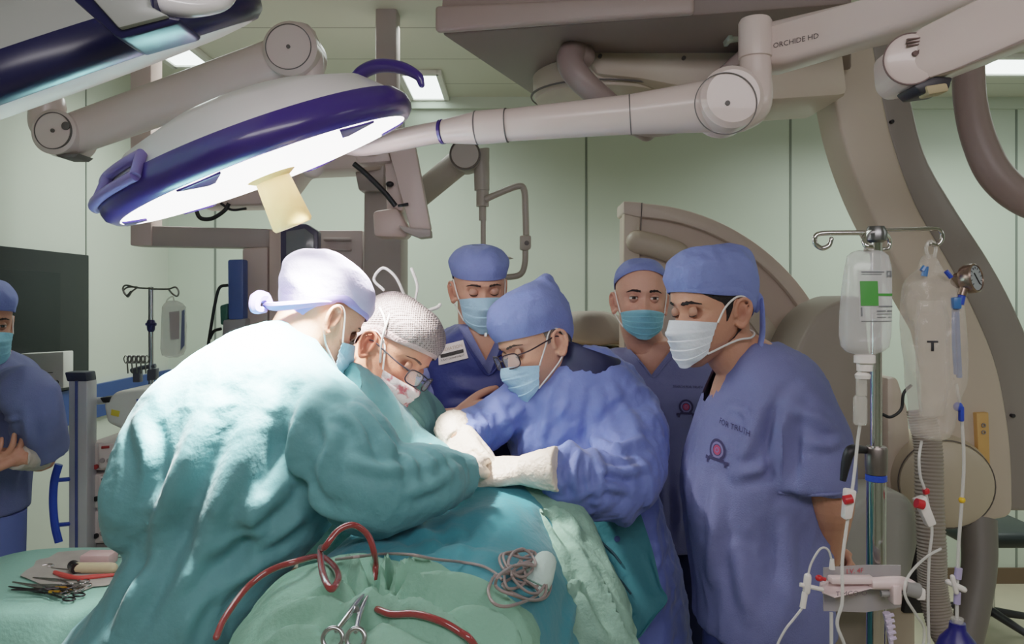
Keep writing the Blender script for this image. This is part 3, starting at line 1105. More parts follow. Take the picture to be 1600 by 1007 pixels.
# --- hoses hanging from the gantry
t = thing('corrugated_hose', 'ribbed grey hose hanging beside the pressure bag', 'hose', P(1450, 980, 2.2))
pts = catmull([P(1438, 640, 2.26), P(1450, 700, 2.24), P(1452, 780, 2.22), P(1456, 860, 2.2), P(1458, 920, 2.2), P(1474, 985, 2.18), P(1505, 1030, 2.18)], 14)
rr = [.038 + (.002 if k % 2 else -.001) for k in range(len(pts))]
mb = MB()
q = []
for k in range(len(pts) - 1):
    q += [pts[k], pts[k].lerp(pts[k + 1], .5)]
q.append(pts[-1])
mb.tube(q, [.036 + (.0035 if k % 2 else 0) for k in range(len(q))], 22, smooth=False)
obj('hose_body', mb, mat('ribbed_grey', (150, 140, 130), rough=.5), t)
t = thing('smooth_hose', 'smooth dark grey hose below the cream gantry housing beside the stool', 'hose', P(1520, 1000, 2.3))
mb = MB(); mb.tube([P(1528, 812, 2.45), P(1530, 880, 2.4), P(1520, 950, 2.35), P(1500, 1040, 2.3)], [.054, .05, .048, .046], 22, 8)
obj('hose_body', mb, mat('smooth_grey', (112, 106, 100), rough=.5), t)

# --- stool far right
t = thing('stool', 'black wheeled stool behind the cream gantry housing', 'stool', P(1540, 990, 3.75))
Y = 3.7
mb = MB(); mb.box(P(1545, 829, Y), (.40, .36, .075), .03, seg=3)
obj('seat', mb, mat('black_vinyl', (26, 34, 36), rough=.45), t)
cb = P(1548, 850, Y)
mb = MB(); mb.lathe([(.018, 0), (.018, .3), (.026, .3), (.026, .36), (0, .36)], (cb.x, cb.y, .12), (0, 0, 1), 18)
obj('gas_column', mb, M_steel, t)
for k in range(5):
    an = math.radians(72 * k - 80)
    d = Vector((math.cos(an), math.sin(an), 0))
    mb = MB(); mb.tube([(cb.x, cb.y, .125), Vector((cb.x, cb.y, .095)) + d * .26], [.022, .014], 10)
    l = obj('leg', mb, M_dark, t)
    mb = MB(); mb.lathe([(0, -.014), (.028, -.014), (.03, -.01), (.03, .01), (.028, .014), (0, .014)], Vector((cb.x, cb.y, .03)) + d * .26, d.cross(Vector((0, 0, 1))), 18)
    mb.tube([Vector((cb.x, cb.y, .1)) + d * .255, Vector((cb.x, cb.y, .05)) + d * .26], .01, 8)
    obj('caster', mb, M_black, l)

# --- treatment couch with bundle at the back
t = thing('patient_couch', 'padded tan couch end against the back wall between the surgeons', 'couch', P(940, 900, 3.3))
mb = MB(); mb.box(P(945, 556, 3.4), (.62, .8, .09), .03, seg=3)
obj('mattress', mb, mat('tan_pad', (196, 168, 128), rough=.6), t)
mb = MB(); mb.box((P(945, 556, 3.4).x, 3.4, 1.27), (.5, .7, .06), .01)
mb.box((P(945, 556, 3.4).x, 3.5, .65), (.3, .3, 1.2), .02)
mb.box((P(945, 556, 3.4).x, 3.4, .04), (.6, .8, .08), .02)
obj('pedestal', mb, M_gan_d, t)
mb = MB()
mb.rings([ell(P(x, y, 3.3), (hw * 3.3 / F, 0, 0), (0, .2, 0), 24, 2.6) for x, y, hw in ((932, 535, 40), (930, 532, 62), (928, 520, 63), (922, 502, 55), (920, 492, 40), (920, 488, 20))])
V, Q = remesh(mb, .012, 3)
N = normals(V, Q)
folds(V, N, .006, 7, (1, 0, .3), 3, 4.0)
obj('folded_blanket', None, mat('blanket_grey', (150, 140, 130), rough=.85, var=.08), me=mesh_np('folded_blanket', V, Q), label='grey folded bundle lying on the tan couch behind the surgeons', cat='blanket', sharp=None)
# ================================================================== drip stand and its lines
M_bag = mat('bag_plastic', (226, 226, 224), rough=0.12, alpha=0.42, spec=0.7, var=0.03)
M_clear = mat('clear_plastic', (220, 216, 206), rough=0.1, alpha=0.38, spec=0.8, var=0.05)
M_tubing = mat('clear_tubing', (222, 220, 214), rough=0.2, alpha=0.6, spec=0.6)
M_whitepl = mat('white_fitting', (226, 220, 214), rough=0.4)
M_redpl = mat('red_plastic', (190, 40, 44), rough=0.4)
M_bluepl = mat('blue_plastic', (40, 70, 170), rough=0.35)
M_label = mat('label_grey', (176, 176, 172), rough=0.6)
M_ink = mat('label_ink', (110, 112, 116), rough=0.6)

YP = 1.3
PX = P(1369, 500, YP).x
t = thing('drip_stand', 'chrome drip stand with two curled hooks standing beside the man in lilac scrubs', 'drip stand', (PX, YP, 0))
zc = lambda y: CH - (y - HZ) * YP / F
mb = MB(); mb.lathe([(.0155, .14), (.0155, zc(748)), (0, zc(748))], (PX, YP, 0), (0, 0, 1), 24)
obj('pole', mb, M_chrome, t)
mb = MB(); mb.lathe([(.0092, zc(745)), (.0092, zc(362)), (0, zc(362))], (PX, YP, 0), (0, 0, 1), 20)
obj('upper_pole', mb, M_chrome, t)
mb = MB(); mb.lathe([(.0158, zc(752)), (.0172, zc(751)), (.0172, zc(743)), (.0158, zc(742))], (PX, YP, 0), (0, 0, 1), 24)
obj('blue_ring', mb, M_bluepl, t)
mb = MB(); mb.lathe([(0.009, zc(742)), (.0165, zc(741)), (.018, zc(730)), (.018, zc(702)), (.016, zc(698)), (.009, zc(697))], (PX, YP, 0), (0, 0, 1), 24)
obj('clamp_sleeve', mb, mat('sleeve_metal', (120, 112, 108), rough=.35, metal=.8), t)
mb = MB(); mb.tube([P(1352, 704, YP), P(1338, 702, YP - .02), P(1328, 706, YP - .03), P(1322, 724, YP - .03), P(1317, 752, YP - .03)], [.006, .008, .009, .008, .005], 10, 6)
obj('clamp_lever', mb, M_black, t)
mb = MB(); mb.lathe([(.009, zc(380)), (.017, zc(376)), (.018, zc(364)), (.013, zc(354)), (0, zc(353))], (PX, YP, 0), (0, 0, 1), 20)
obj('hook_hub', mb, mat('hub_metal', (120, 120, 120), rough=.3, metal=.9), t)
hl = [P(1362, 364, YP), P(1320, 364, YP), P(1284, 365, YP), P(1274, 370, YP), P(1274, 381, YP), P(1284, 388, YP), P(1295, 384, YP), P(1299, 374, YP)]
hr = [P(1376, 360, YP), P(1420, 359, YP), P(1458, 358, YP), P(1470, 362, YP), P(1472, 374, YP), P(1464, 383, YP), P(1454, 381, YP)]
hf = [P(1366, 362, YP), P(1356, 364, YP - .05), P(1350, 372, YP - .09), P(1353, 384, YP - .1), P(1362, 386, YP - .1)]
hb = [P(1372, 362, YP), P(1384, 366, YP + .06), P(1390, 376, YP + .08), P(1388, 388, YP + .08), P(1380, 390, YP + .08)]
for h, r in ((hl, .0042), (hr, .0036), (hf, .0042), (hb, .004)):
    mb = MB(); mb.tube(h, r, 10, 6, rnd=True)
    obj('hook', mb, M_chrome, t)
for k in range(5):
    an = math.radians(72 * k + 20)
    d = Vector((math.cos(an), math.sin(an), 0))
    mb = MB(); mb.tube([(PX, YP, .13), Vector((PX, YP, .085)) + d * .28], [.018, .013], 10)
    l = obj('leg', mb, M_steel, t)
    mb = MB(); mb.lathe([(0, -.012), (.03, -.012), (.03, .012), (0, .012)], Vector((PX, YP, .032)) + d * .28, d.cross(Vector((0, 0, 1))), 18)
    mb.tube([Vector((PX, YP, .09)) + d * .275, Vector((PX, YP, .04)) + d * .28], .008, 8)
    obj('caster', mb, M_black, l)

# saline bag
YB_ = 1.215
t = thing('infusion_bag', 'clear saline bag with a green label square hanging on the chrome drip stand', 'bag', P(1353, 552, YB_))
px = lambda n: n * YB_ / F
prof = [(391, 1357, 15, .004), (394, 1356, 24, .010), (400, 1356, 31, .014), (420, 1356, 34.5, .018), (450, 1354, 36, .022), (490, 1352, 37, .025), (525, 1351, 36.5, .026), (542, 1351, 34, .023), (550, 1350, 27, .014), (554, 1350, 16, .006)]
mb = MB(); mb.rings([ell(P(c, y, YB_), (px(h), 0, 0), (0, d, 0), 32, 3.2) for y, c, h, d in prof])
bag = obj('bag_body', mb, M_bag, t)
lift = [(y, d) for y, c, h, d in prof]
bv = bvh_obj(bag)
mb = MB()


def patch(mb, x0, y0, x1, y1, bv, Yf, lift=.0012, mi=0):
    c = P((x0 + x1) / 2, (y0 + y1) / 2, Yf)
    decal_grid(mb, c, ((x1 - x0) / 2 * Yf / F, 0, 0), (0, 0, (y1 - y0) / 2 * Yf / F), lambda a, b: (a, b), 6, 4, bv, lift, mi)


M_ghost = mat('label_paper', (206, 206, 204), rough=.5, alpha=.55)
patch(mb, 1332, 423, 1386, 503, bv, YB_, .0006)
obj('label_area', mb, M_ghost, t)
mb = MB(); patch(mb, 1334, 440, 1361, 478, bv, YB_, .0016); patch(mb, 1361, 459, 1386, 463, bv, YB_, .0016)
obj('green_square', mb, mat('label_green', (64, 140, 52), rough=.5, var=.12, vscale=40), t, label='green square on the label')
mb = MB()
for x0, y0, x1, y1 in ((1337, 425, 1372, 427), (1337, 429, 1368, 430), (1361, 478, 1386, 480), (1334, 480, 1336, 494), (1358, 485, 1372, 487), (1374, 485, 1384, 487), (1358, 490, 1384, 491), (1358, 495, 1372, 496), (1376, 495, 1384, 496), (1334, 501, 1386, 502)):
    patch(mb, x0, y0, x1, y1, bv, YB_, .0018)
for x0, y0, x1, y1 in ((1376, 424, 1378, 434), (1382, 424, 1385, 434), (1378, 424, 1383, 426), (1378, 431, 1383, 433)):
    patch(mb, x0, y0, x1, y1, bv, YB_, .002)
pieces('print', mb, M_ink, t)
mb = MB(); mb.tube([P(1358, 384, YB_ - .01), P(1352, 392, YB_), P(1364, 392, YB_)], .003, 8, 4)
mb.lathe([(.012, zc(0) * 0), (.012, .012), (.016, .013), (.016, .024), (.013, .026), (0, .026)], P(1351, 580, YB_), (0, 0, 1), 20)
pieces('port', mb, M_whitepl, t)

# its line
t = thing('infusion_line', 'clear drip line with chamber and white roller clamp under the saline bag', 'tubing', P(1346, 600, YB_))
mb = MB(); mb.lathe([(.009, 0), (.0105, .004), (.0105, .042), (.008, .046), (0, .046)], P(1344, 664, YB_), (0, 0, 1), 18)
mb.lathe([(.0085, 0), (.0085, .03), (.006, .034), (0, .034)], P(1346, 618, YB_), (0, 0, 1), 16)
pieces('drip_chamber', mb, M_clear, t)
mb = MB(); mb.lathe([(.011, 0), (.012, .006), (.006, .012), (0, .012)], P(1348, 592, YB_), (0, 0, 1), 16)
obj('spike_cap', mb, M_whitepl, t)
line = [P(1344, 662, YB_), P(1340, 690, YB_), P(1335, 740, YB_ - .01), P(1328, 790, YB_ - .02), P(1322, 830, YB_ - .03), P(1316, 880, YB_ - .04), P(1316, 940, YB_ - .05), P(1308, 975, YB_ - .05), P(1320, 1010, YB_ - .05), P(1340, 1080, YB_ - .02)]
mb = MB(); mb.tube(line, .0026, 8, 8)
pieces('tube', mb, M_tubing, t)
mb = MB(); slab(mb, [(1324, 766), (1340, 768), (1332, 812), (1320, 814)], YB_ - .035, .018, .003)
obj('roller_clamp', mb, M_whitepl, t)
mb = MB(); mb.lathe([(0, -.006), (.007, -.006), (.007, .006), (0, .006)], P(1325, 781, YB_ - .037), (1, 0, .2), 16)
pieces('roller', mb, M_redpl, t)

# pressure bag
YR = 1.3
t = thing('pressure_bag', 'clear crinkled pressure bag with blue side strips hanging beside the saline bag', 'bag', P(1458, 690, YR))
prof = [(400, 1452, 9, .006), (420, 1456, 18, .012), (432, 1456, 32, .02), (445, 1456, 41, .028), (480, 1457, 44, .034), (540, 1460, 43, .036), (600, 1462, 38, .034), (640, 1458, 32, .03), (672, 1456, 29, .024), (684, 1456, 25, .014)]
mb = MB(); mb.rings([ell(P(c, y, YR), (h * YR / F, 0, 0), (0, d, 0), 40, 2.6) for y, c, h, d in prof])
V, Q = remesh(mb, .0045, 1)
N = normals(V, Q)
folds(V, N, .0055, 16, (0.1, 0, 1), 4, 2.0, 3)
me = mesh_np('bag_body', V, Q)
bvp = bvh_np(V, Q)
obj('bag_body', None, mat('crinkled_plastic', (216, 204, 190), rough=.08, alpha=.36, spec=1.0, var=.25, vscale=30, bump=.9, bscale=28), t, me=me, sharp=None, recalc=False)
mb = MB(); mb.rings([ell(P(c, y, YR), (h * YR / F, 0, 0), (0, d, 0), 24, 2.6) for y, c, h, d in ((470, 1455, 20, .01), (500, 1456, 26, .016), (600, 1458, 24, .016), (650, 1456, 18, .01))])
obj('inner_bag', mb, mat('inner_bag', (224, 214, 202), rough=.2, alpha=.35, spec=.6), t)
mb = MB(); mb.tube([P(1452, 404, YR), P(1447, 390, YR), P(1452, 378, YR), P(1462, 384, YR), P(1460, 404, YR)], .003, 8, 5)
obj('hanging_loop', mb, M_clear, t)
mb = MB()
mb.tube([P(1494, 470, YR - .02), P(1496, 530, YR - .025), P(1499, 590, YR - .02)], .0045, 10, 4)
mb.tube([P(1490, 478, YR - .02), P(1490, 530, YR - .028), P(1493, 585, YR - .02)], .003, 8, 4)
mb.tube([P(1441, 424, YR - .03), P(1446, 418, YR - .03), P(1444, 432, YR - .03)], .005, 8, 4)
mb.box(P(1494, 474, YR - .03), (.014, .012, .02), .003)
pieces('blue_strip', mb, mat('strip_blue', (60, 110, 170), rough=.3), t)
mb = MB(); patch(mb, 1431, 531, 1446, 534, bvp, YR, .002); patch(mb, 1436, 533, 1440, 547, bvp, YR, .002)
obj('letter_mark', mb, M_black, t)
t = thing('pressure_gauge', 'round chrome pressure gauge clipped to the top of the pressure bag', 'gauge', P(1505, 440, YR))
ax = Vector((.55, -.8, .12)).normalized()
gc = P(1522, 435, YR - .03)
mb = MB(); mb.lathe([(0, -.028), (.013, -.028), (.014, -.02), (.022, -.016), (.0245, -.01), (.0245, .003), (.022, .005), (.021, .002), (0, .002)], gc, ax, 32)
mb.tube([gc - ax * .025, P(1494, 440, YR - .02)], .009, 12)
mb.tube([P(1508, 446, YR - .03), P(1503, 462, YR - .03)], .007, 10)
obj('case', mb, mat('gauge_metal', (150, 128, 116), rough=.25, metal=.85), t)
mb = MB(); mb.lathe([(0, 0), (.0205, 0), (.0205, .001), (0, .001)], gc + ax * .0022, ax, 32)
obj('dial', mb, mat('dial_grey', (140, 146, 148), rough=.4), t)
gu = Vector((0, 0, 1)).cross(ax).normalized(); gv = ax.cross(gu)
mb = MB()
for k in range(11):
    an = math.radians(-40 + 26 * k)
    d = gu * math.cos(an) + gv * math.sin(an)
    mb.tube([gc + ax * .0038 + d * .015, gc + ax * .0038 + d * .0185], .0006, 6)
mb.tube([gc + ax * .004 - gu * .006 + gv * .008, gc + ax * .004 + gu * .009 - gv * .01], .001, 6)
obj('needle', mb, M_black, t)
mb = MB(); mb.tube([P(1503, 462, YR - .03), P(1500, 476, YR - .03)], .006, 10)
mb.tube([P(1478, 424, YR - .03), P(1486, 434, YR - .03)], .004, 8)
pieces('connector', mb, M_bluepl, t)

# pressure line with stopcock and bulb
t = thing('pressure_line', 'thin clear line with blue clip, yellow bead and stopcock running down from the pressure bag', 'tubing', P(1498, 960, YR))
mb = MB(); mb.tube([P(1494, 600, YR), P(1502, 650, YR), P(1506, 720, YR), P(1503, 782, YR), P(1498, 850, YR), P(1496, 900, YR), P(1495, 975, YR)], .0028, 8, 8)
pieces('tube', mb, M_tubing, t)
mb = MB(); mb.sphere(P(1497, 636, YR - .01), (.008, .006, .008)); slab(mb, [(1501, 632), (1508, 636), (1508, 660), (1501, 660)], YR - .015, .01, .003)
pieces('clip', mb, M_bluepl, t)
mb = MB(); mb.sphere(P(1503, 782, YR), .0055)
obj('bead', mb, mat('yellow_bead', (226, 176, 40), rough=.4), t)
mb = MB(); mb.tube([P(1482, 910, YR - .005), P(1506, 922, YR - .005)], .005, 10, rnd=True); mb.tube([P(1488, 902, YR - .01), P(1494, 926, YR - .01)], .004, 8, rnd=True)
pieces('stopcock', mb, M_whitepl, t)
mb = MB(); mb.tube([P(1498, 888, YR), P(1496, 905, YR)], .006, 10); mb.tube([P(1496, 926, YR), P(1495, 944, YR)], .0055, 10)
pieces('luer_joint', mb, mat('lilac_plastic', (168, 160, 196), rough=.3), t)
t = thing('squeeze_bulb', 'dark blue rubber squeeze bulb at the end of the thin pressure line', 'bulb', P(1495, 1030, YR))
mb = MB(); mb.lathe([(0, -.09), (.022, -.085), (.034, -.06), (.036, -.035), (.028, -.012), (.0135, .006), (.0125, .018), (0, .019)], P(1496, 990, YR), (0, 0, 1), 28)
obj('bulb_body', mb, mat('navy_rubber_bulb', (34, 34, 106), rough=.35), t)
mb = MB(); mb.lathe([(0.009, 0), (.010, .008), (0, .009)], P(1496, 974, YR), (0, 0, 1), 16)
obj('neck', mb, M_clear, t)

# transducer manifold
YM = 1.22
t = thing('transducer_plate', 'clear plate with white transducer bars and stopcocks clamped on the drip stand pole', 'manifold', P(1350, 950, YM))
mb = MB(); slab(mb, [(1287, 888), (1352, 884), (1408, 884), (1408, 950), (1352, 958), (1287, 956)], YM + .02, .004, .001)
obj('plate', mb, mat('acrylic', (176, 170, 170), rough=.1, alpha=.6, spec=.8), t)
mb = MB(); mb.prism([P(1284, 914, YM), P(1300, 908, YM + .02), P(1408, 906, YM + .02), P(1408, 918, YM), P(1360, 922, YM - .01), P(1304, 936, YM - .02), P(1286, 926, YM)], (0, .012, .0), .003)
mb.box(P(1330, 906, YM + .005), (.07, .02, .01), .003)
mb.tube([P(1360, 912, YM), P(1408, 912, YM), P(1430, 922, YM)], [.009, .011, .011], 14, 4)
mb.box(P(1398, 928, YM - .005), (.014, .02, .03), .003)
obj('transducer', mb, mat('pink_white_plastic', (226, 204, 202), rough=.4), t)
mb = MB(); mb.tube([P(1412, 918, YM - .003), P(1434, 924, YM - .003)], .0125, 14); mb.tube([P(1376, 928, YM), P(1396, 928, YM)], .005, 8)
pieces('cap', mb, mat('grey_cap', (140, 138, 136), rough=.4), t)
mb = MB(); mb.box(P(1437, 928, YM - .004), (.014, .014, .018), .003)
pieces('port', mb, M_whitepl, t)
mb = MB()
flat_text(mb, 'I.V. 4F', .011, P(1336, 893, YM + .017), (1, 0, .08), (0, 0, 1))
obj('red_lettering', mb, mat('red_ink', (176, 54, 66), rough=.5), t)
mb = MB()
flat_text(mb, 'TIMCO-O', .011, P(1330, 928, YM - .016), Vector((1, -.15, .1)), (0, 0, 1), lift=.001)
obj('lettering', mb, mat('grey_ink', (96, 84, 92), rough=.5), t)
mb = MB(); mb.sphere(P(1280, 904, YM), (.006, .006, .005)); mb.tube([P(1281, 904, YM), P(1290, 906, YM)], .003, 8)
obj('red_stopper', mb, M_redpl, t)
mb = MB(); mb.tube([P(1250, 914, YM), P(1286, 922, YM)], .0035, 8); mb.tube([P(1262, 902, YM), P(1260, 924, YM)], .006, 10, rnd=True); mb.tube([P(1258, 926, YM), P(1254, 950, YM)], .0048, 10)
mb.tube([P(1300, 874, YM), P(1300, 890, YM)], [.003, .005], 10)
pieces('stopcock', mb, M_whitepl, t)
mb = MB()
mb.tube([P(1262, 902, YM), P(1268, 880, YM), P(1282, 858, YM), P(1294, 860, YM), P(1300, 878, YM)], .0018, 8, 6)
mb.tube([P(1254, 950, YM), P(1240, 968, YM), P(1226, 986, YM), P(1212, 1015, YM), P(1200, 1060, YM)], .002, 8, 6)
mb.tube([P(1470, 858, YM + .05), P(1446, 872, YM + .03), P(1420, 900, YM - .02), P(1414, 930, YM - .03), P(1432, 962, YM - .02), P(1444, 985, YM), P(1440, 1030, YM)], .0022, 8, 6)
mb.tube([P(1299, 958, YM + .02), P(1299, 1040, YM + .02)], .003, 8)
pieces('tube', mb, M_tubing, t)
mb = MB(); mb.tube([P(1385, 958, YM), P(1390, 985, YM), P(1393, 1012, YM)], [.006, .0055, .003], 10)
for k in range(5):
    mb.tube([P(1382 + k * 2, 964 + k * 9, YM - .004), P(1396 + k, 961 + k * 9, YM - .004)], .003, 6)
obj('spiral_plug', mb, mat('lilac_white', (196, 184, 206), rough=.35), t)

t = thing('roller_clamp', 'white clamp with a red wheel on a line below the pressure bag', 'clamp', P(1450, 800, 1.28))
mb = MB(); slab(mb, [(1431, 782), (1448, 776), (1465, 820), (1452, 826)], 1.28, .016, .003)
obj('clamp_body', mb, M_whitepl, t)
mb = MB(); mb.lathe([(0, -.006), (.008, -.006), (.008, .006), (0, .006)], P(1437, 788, 1.275), (1, 0, -.3), 16); slab(mb, [(1445, 766), (1453, 764), (1454, 772), (1446, 775)], 1.28, .01, .002)
pieces('roller', mb, M_redpl, t)
mb = MB(); mb.tube([P(1440, 690, 1.3), P(1436, 715, 1.29), P(1438, 745, 1.285), P(1446, 770, 1.285), P(1456, 826, 1.285), P(1452, 870, 1.28), P(1450, 940, 1.28), P(1452, 1020, 1.28)], .0024, 8, 8)
pieces('tube', mb, M_tubing, t)

# ================================================================== left background: trolley, anaesthesia modules, drip stand
M_alu = mat('aluminium', (178, 178, 182), rough=0.35, metal=0.3, var=0.04)
M_mod = mat('module_pink_white', (206, 190, 186), rough=0.4, var=0.05)
t = thing('equipment_trolley', 'aluminium equipment trolley with a curved blue handle beside the man at the edge', 'trolley', P(120, 1130, 2.45))
Y = 2.45
mb = MB(); slab(mb, [(107, 596), (136, 596), (135, 1240), (107, 1240)], Y, .06, .004)
obj('upright', mb, M_alu, t)
mb = MB(); slab(mb, [(117, 596), (121, 596), (121, 1240), (117, 1240)], Y - .003, .006, 0)
obj('slot', mb, mat('slot_blue', (70, 80, 130), rough=.4), t)
mb = MB(); slab(mb, [(100, 582), (134, 582), (136, 597), (104, 597)], Y, .06, .005)
obj('end_cap', mb, mat('cap_dark', (44, 48, 66), rough=.4), t)
mb = MB(); hp = [P(92, 726, Y - .05), P(85, 752, Y - .05), P(83, 786, Y - .05), P(86, 822, Y - .05), P(92, 848, Y - .05)]
mb.tube(hp, .013, 14, 5, flat=((0, 1, 0), .6))
for y in (751, 821):
    mb.tube([P(88, y, Y - .05), P(110, y - 2, Y + .01)], .007, 12)
obj('handle', mb, mat('handle_blue', (44, 72, 168), rough=.3), t)
mb = MB(); slab(mb, [(100, 1225), (142, 1225), (142, 1240), (100, 1240)], Y - .1, .5, .006)
obj('base', mb, M_alu, t)

Y = 2.5
t = thing('monitor_module', 'stack of pale pinkish device modules with small sockets behind the green gown', 'device', P(180, 900, Y))
for k, (y0, y1) in enumerate(((692, 736), (742, 795), (800, 850))):
    mb = MB(); slab(mb, [(137, y0), (214, y0 - 2), (214, y1), (137, y1)], Y, .25, .006)
    slab(mb, [(152, y0 + 2), (210, y0 + 1), (210, y1 - 4), (154, y1 - 2)], Y - .02, .03, .008)
    m_ = obj('module', mb, M_mod, t)
    mb = MB()
    for j in range(4):
        mb.lathe([(0, -.004), (.008, -.004), (.008, .004), (0, .004)], P(160 + 11 * j, y1 - 16, Y - .022), (0, 1, 0), 12)
    obj('socket', mb, mat('socket_grey', (140, 128, 128), rough=.5), m_)
    mb = MB(); mb.lathe([(0, -.004), (.008, -.004), (.008, .006), (0, .006)], P(150, y0 + 38, Y - .004), (0, 1, 0), 12)
    slab(mb, [(158, y0 + 6), (170, y0 + 5), (170, y0 + 9), (158, y0 + 10)], Y - .024, .006, .001)
    obj('knob', mb, M_black if k else mat('knob_red', (150, 50, 50), rough=.4), m_)
mb = MB(); slab(mb, [(137, 850), (214, 850), (214, 1000), (137, 1000)], Y + .01, .3, .006)
slab(mb, [(137, 736), (214, 736), (214, 742), (137, 742)], Y + .02, .2, .002)
pieces('rack', mb, mat('rack_grey', (120, 112, 112), rough=.5), t)

t = thing('vaporizer_unit', 'white rounded device with a yellow sticker and blue panel above the module stack', 'device', P(200, 690, Y))
mb = MB(); mb.prism([P(160, 632, Y), P(180, 612, Y), P(232, 607, Y), P(236, 690, Y), P(206, 680, Y), P(166, 662, Y)], (0, .2, 0), .015, 3)
obj('housing', mb, M_white_pl, t)
mb = MB(); slab(mb, [(174, 640), (187, 643), (185, 652), (173, 649)], Y - .002, .004, 0)
obj('sticker', mb, mat('sticker_yellow', (206, 184, 60), rough=.5), t)
mb = MB(); slab(mb, [(213, 624), (236, 620), (236, 638), (213, 640)], Y - .003, .006, .001)
obj('panel', mb, mat('panel_blue', (50, 72, 140), rough=.4), t)
mb = MB(); mb.tube([P(134, 628, Y + .05), P(168, 626, Y + .05)], .012, 10)
obj('mount', mb, M_alu, t)
mb = MB(); slab(mb, [(155, 622), (172, 620), (172, 630), (160, 630)], Y, .05, .004)
obj('clip', mb, M_black, t)

Y = 2.95
t = thing('drip_stand', 'thin far drip stand with two looped hooks standing before the pale side wall', 'drip stand', (P(236, 500, Y).x, Y, 0))
xp = P(236, 500, Y).x
zf = lambda y: CH - (y - HZ) * Y / F
mb = MB(); mb.lathe([(.0095, .05), (.0095, zf(449)), (0, zf(448))], (xp, Y, 0), (0, 0, 1), 14)
obj('pole', mb, M_steel, t)
mb = MB(); mb.lathe([(0.008, zf(520)), (.014, zf(516)), (.016, zf(508)), (.016, zf(504)), (.012, zf(500)), (.008, zf(500))], (xp, Y, 0), (0, 0, 1), 14)
mb.tube([P(228, 507, Y - .01), P(244, 507, Y - .01)], .006, 8)
obj('height_clamp', mb, mat('clamp_blue', (44, 46, 90), rough=.4), t)
for pts in ([(236, 451), (215, 450), (197, 446), (192, 451), (194, 457), (200, 464), (206, 456), (214, 450)], [(215, 449), (200, 449), (193, 455), (198, 462), (205, 455)],
            [(236, 452), (262, 452), (274, 449), (279, 456), (277, 463), (270, 460), (263, 452)]):
    mb = MB(); mb.tube([P(x, y, Y - .02) for x, y in pts], .0035, 8, 5)
    obj('hook', mb, mat('hook_dark_steel', (120, 120, 116), rough=.3, metal=.9), t)
mb = MB(); mb.tube([P(205, 580, Y), P(222, 575, Y), P(243, 572, Y)], .009, 10)
slab(mb, [(207, 578), (218, 578), (218, 598), (207, 598)], Y - .01, .03, .003); slab(mb, [(229, 578), (244, 576), (243, 594), (229, 596)], Y - .01, .03, .004)
obj('clip_rail', mb, mat('clip_dark', (84, 86, 96), rough=.4), t)
mb = MB(); mb.lathe([(.2, 0), (.2, .04), (.03, .07), (0, .07)], (xp, Y, 0), (0, 0, 1), 20)
obj('base', mb, M_dark, t)
for k in range(5):
    x = 199 + 7 * k
    th = thing('forceps', 'steel forceps with ring handles hung in a row on the far stand rail', 'forceps', P(x, 590, Y), group='forceps hung on the far stand rail')
    mb = MB()
    for s in (-2.5, 2.5):
        mb.tube([P(x + s, 556, Y - .015), P(x + s + 3, 561, Y - .015), P(x + s, 568, Y - .015), P(x + s - 3, 561, Y - .015)], .0022, 8, 5, closed=True)
    mb.tube([P(x, 567, Y - .015), P(x + 1, 584, Y - .015)], .003, 8)
    obj('blade', mb, mat('hook_dark_steel', (120, 120, 116)), th)
t = thing('infusion_bag', 'small clear infusion bag hanging from the far thin drip stand', 'bag', P(271, 560, Y))
prof = [(470, 270, 6, .01), (474, 271, 13, .02), (480, 272, 17, .03), (510, 272, 18, .035), (545, 271, 18, .035), (555, 270, 15, .03), (559, 270, 8, .01)]
mb = MB(); mb.rings([ell(P(c, y, Y - .02), (h * Y / F, 0, 0), (0, d, 0), 24, 3) for y, c, h, d in prof])
obj('bag_body', mb, mat('far_bag', (214, 212, 210), rough=.15, alpha=.45, spec=.7), t)
mb = MB(); slab(mb, [(264, 488), (280, 486), (280, 530), (266, 532)], Y - .062, .002, 0)
obj('label_patch', mb, mat('far_label', (190, 176, 178), rough=.5, alpha=.7), t)
mb = MB(); slab(mb, [(284, 486), (288, 484), (288, 540), (282, 548)], Y - .05, .004, 0)
obj('edge_strip', mb, mat('far_strip', (110, 120, 150), rough=.5), t)
mb = MB(); mb.tube([P(259, 476, Y - .02), P(262, 468, Y - .02), P(270, 464, Y - .02), P(272, 474, Y - .02)], .003, 8, 4)
obj('hanging_loop', mb, M_clear, t)
# ================================================================== people
HZs = np.array([-.128, -.118, -.105, -.09, -.075, -.06, -.045, -.03, -.015, 0, .02, .04, .05])
HW = np.array([.012, .026, .040, .050, .0565, .061, .0655, .069, .072, .074, .0755, .0758, .0755])
HF = np.array([.076, .085, .0885, .0885, .0905, .0885, .087, .0865, .0845, .0835, .0905, .0915, .0905])
HB = np.array([.052, .034, .014, -.008, -.030, -.052, -.070, -.083, -.091, -.096, -.099, -.099, -.098])


def hdim(z):
    """half width, front and back of the head at height z above the eye line"""
    z = np.asarray(z, float)
    w, f, b = np.interp(z, HZs, HW), np.interp(z, HZs, HF), np.interp(z, HZs, HB)
    k = z > .05
    e = np.sqrt(np.clip(1 - ((z - .05) / .068) ** 2, 0, 1))
    e = e ** 0.92
    w = np.where(k, .0755 * e, w)
    f = np.where(k, -.006 + .0965 * e, f)
    b = np.where(k, -.006 - .092 * e, b)
    return w, f, b


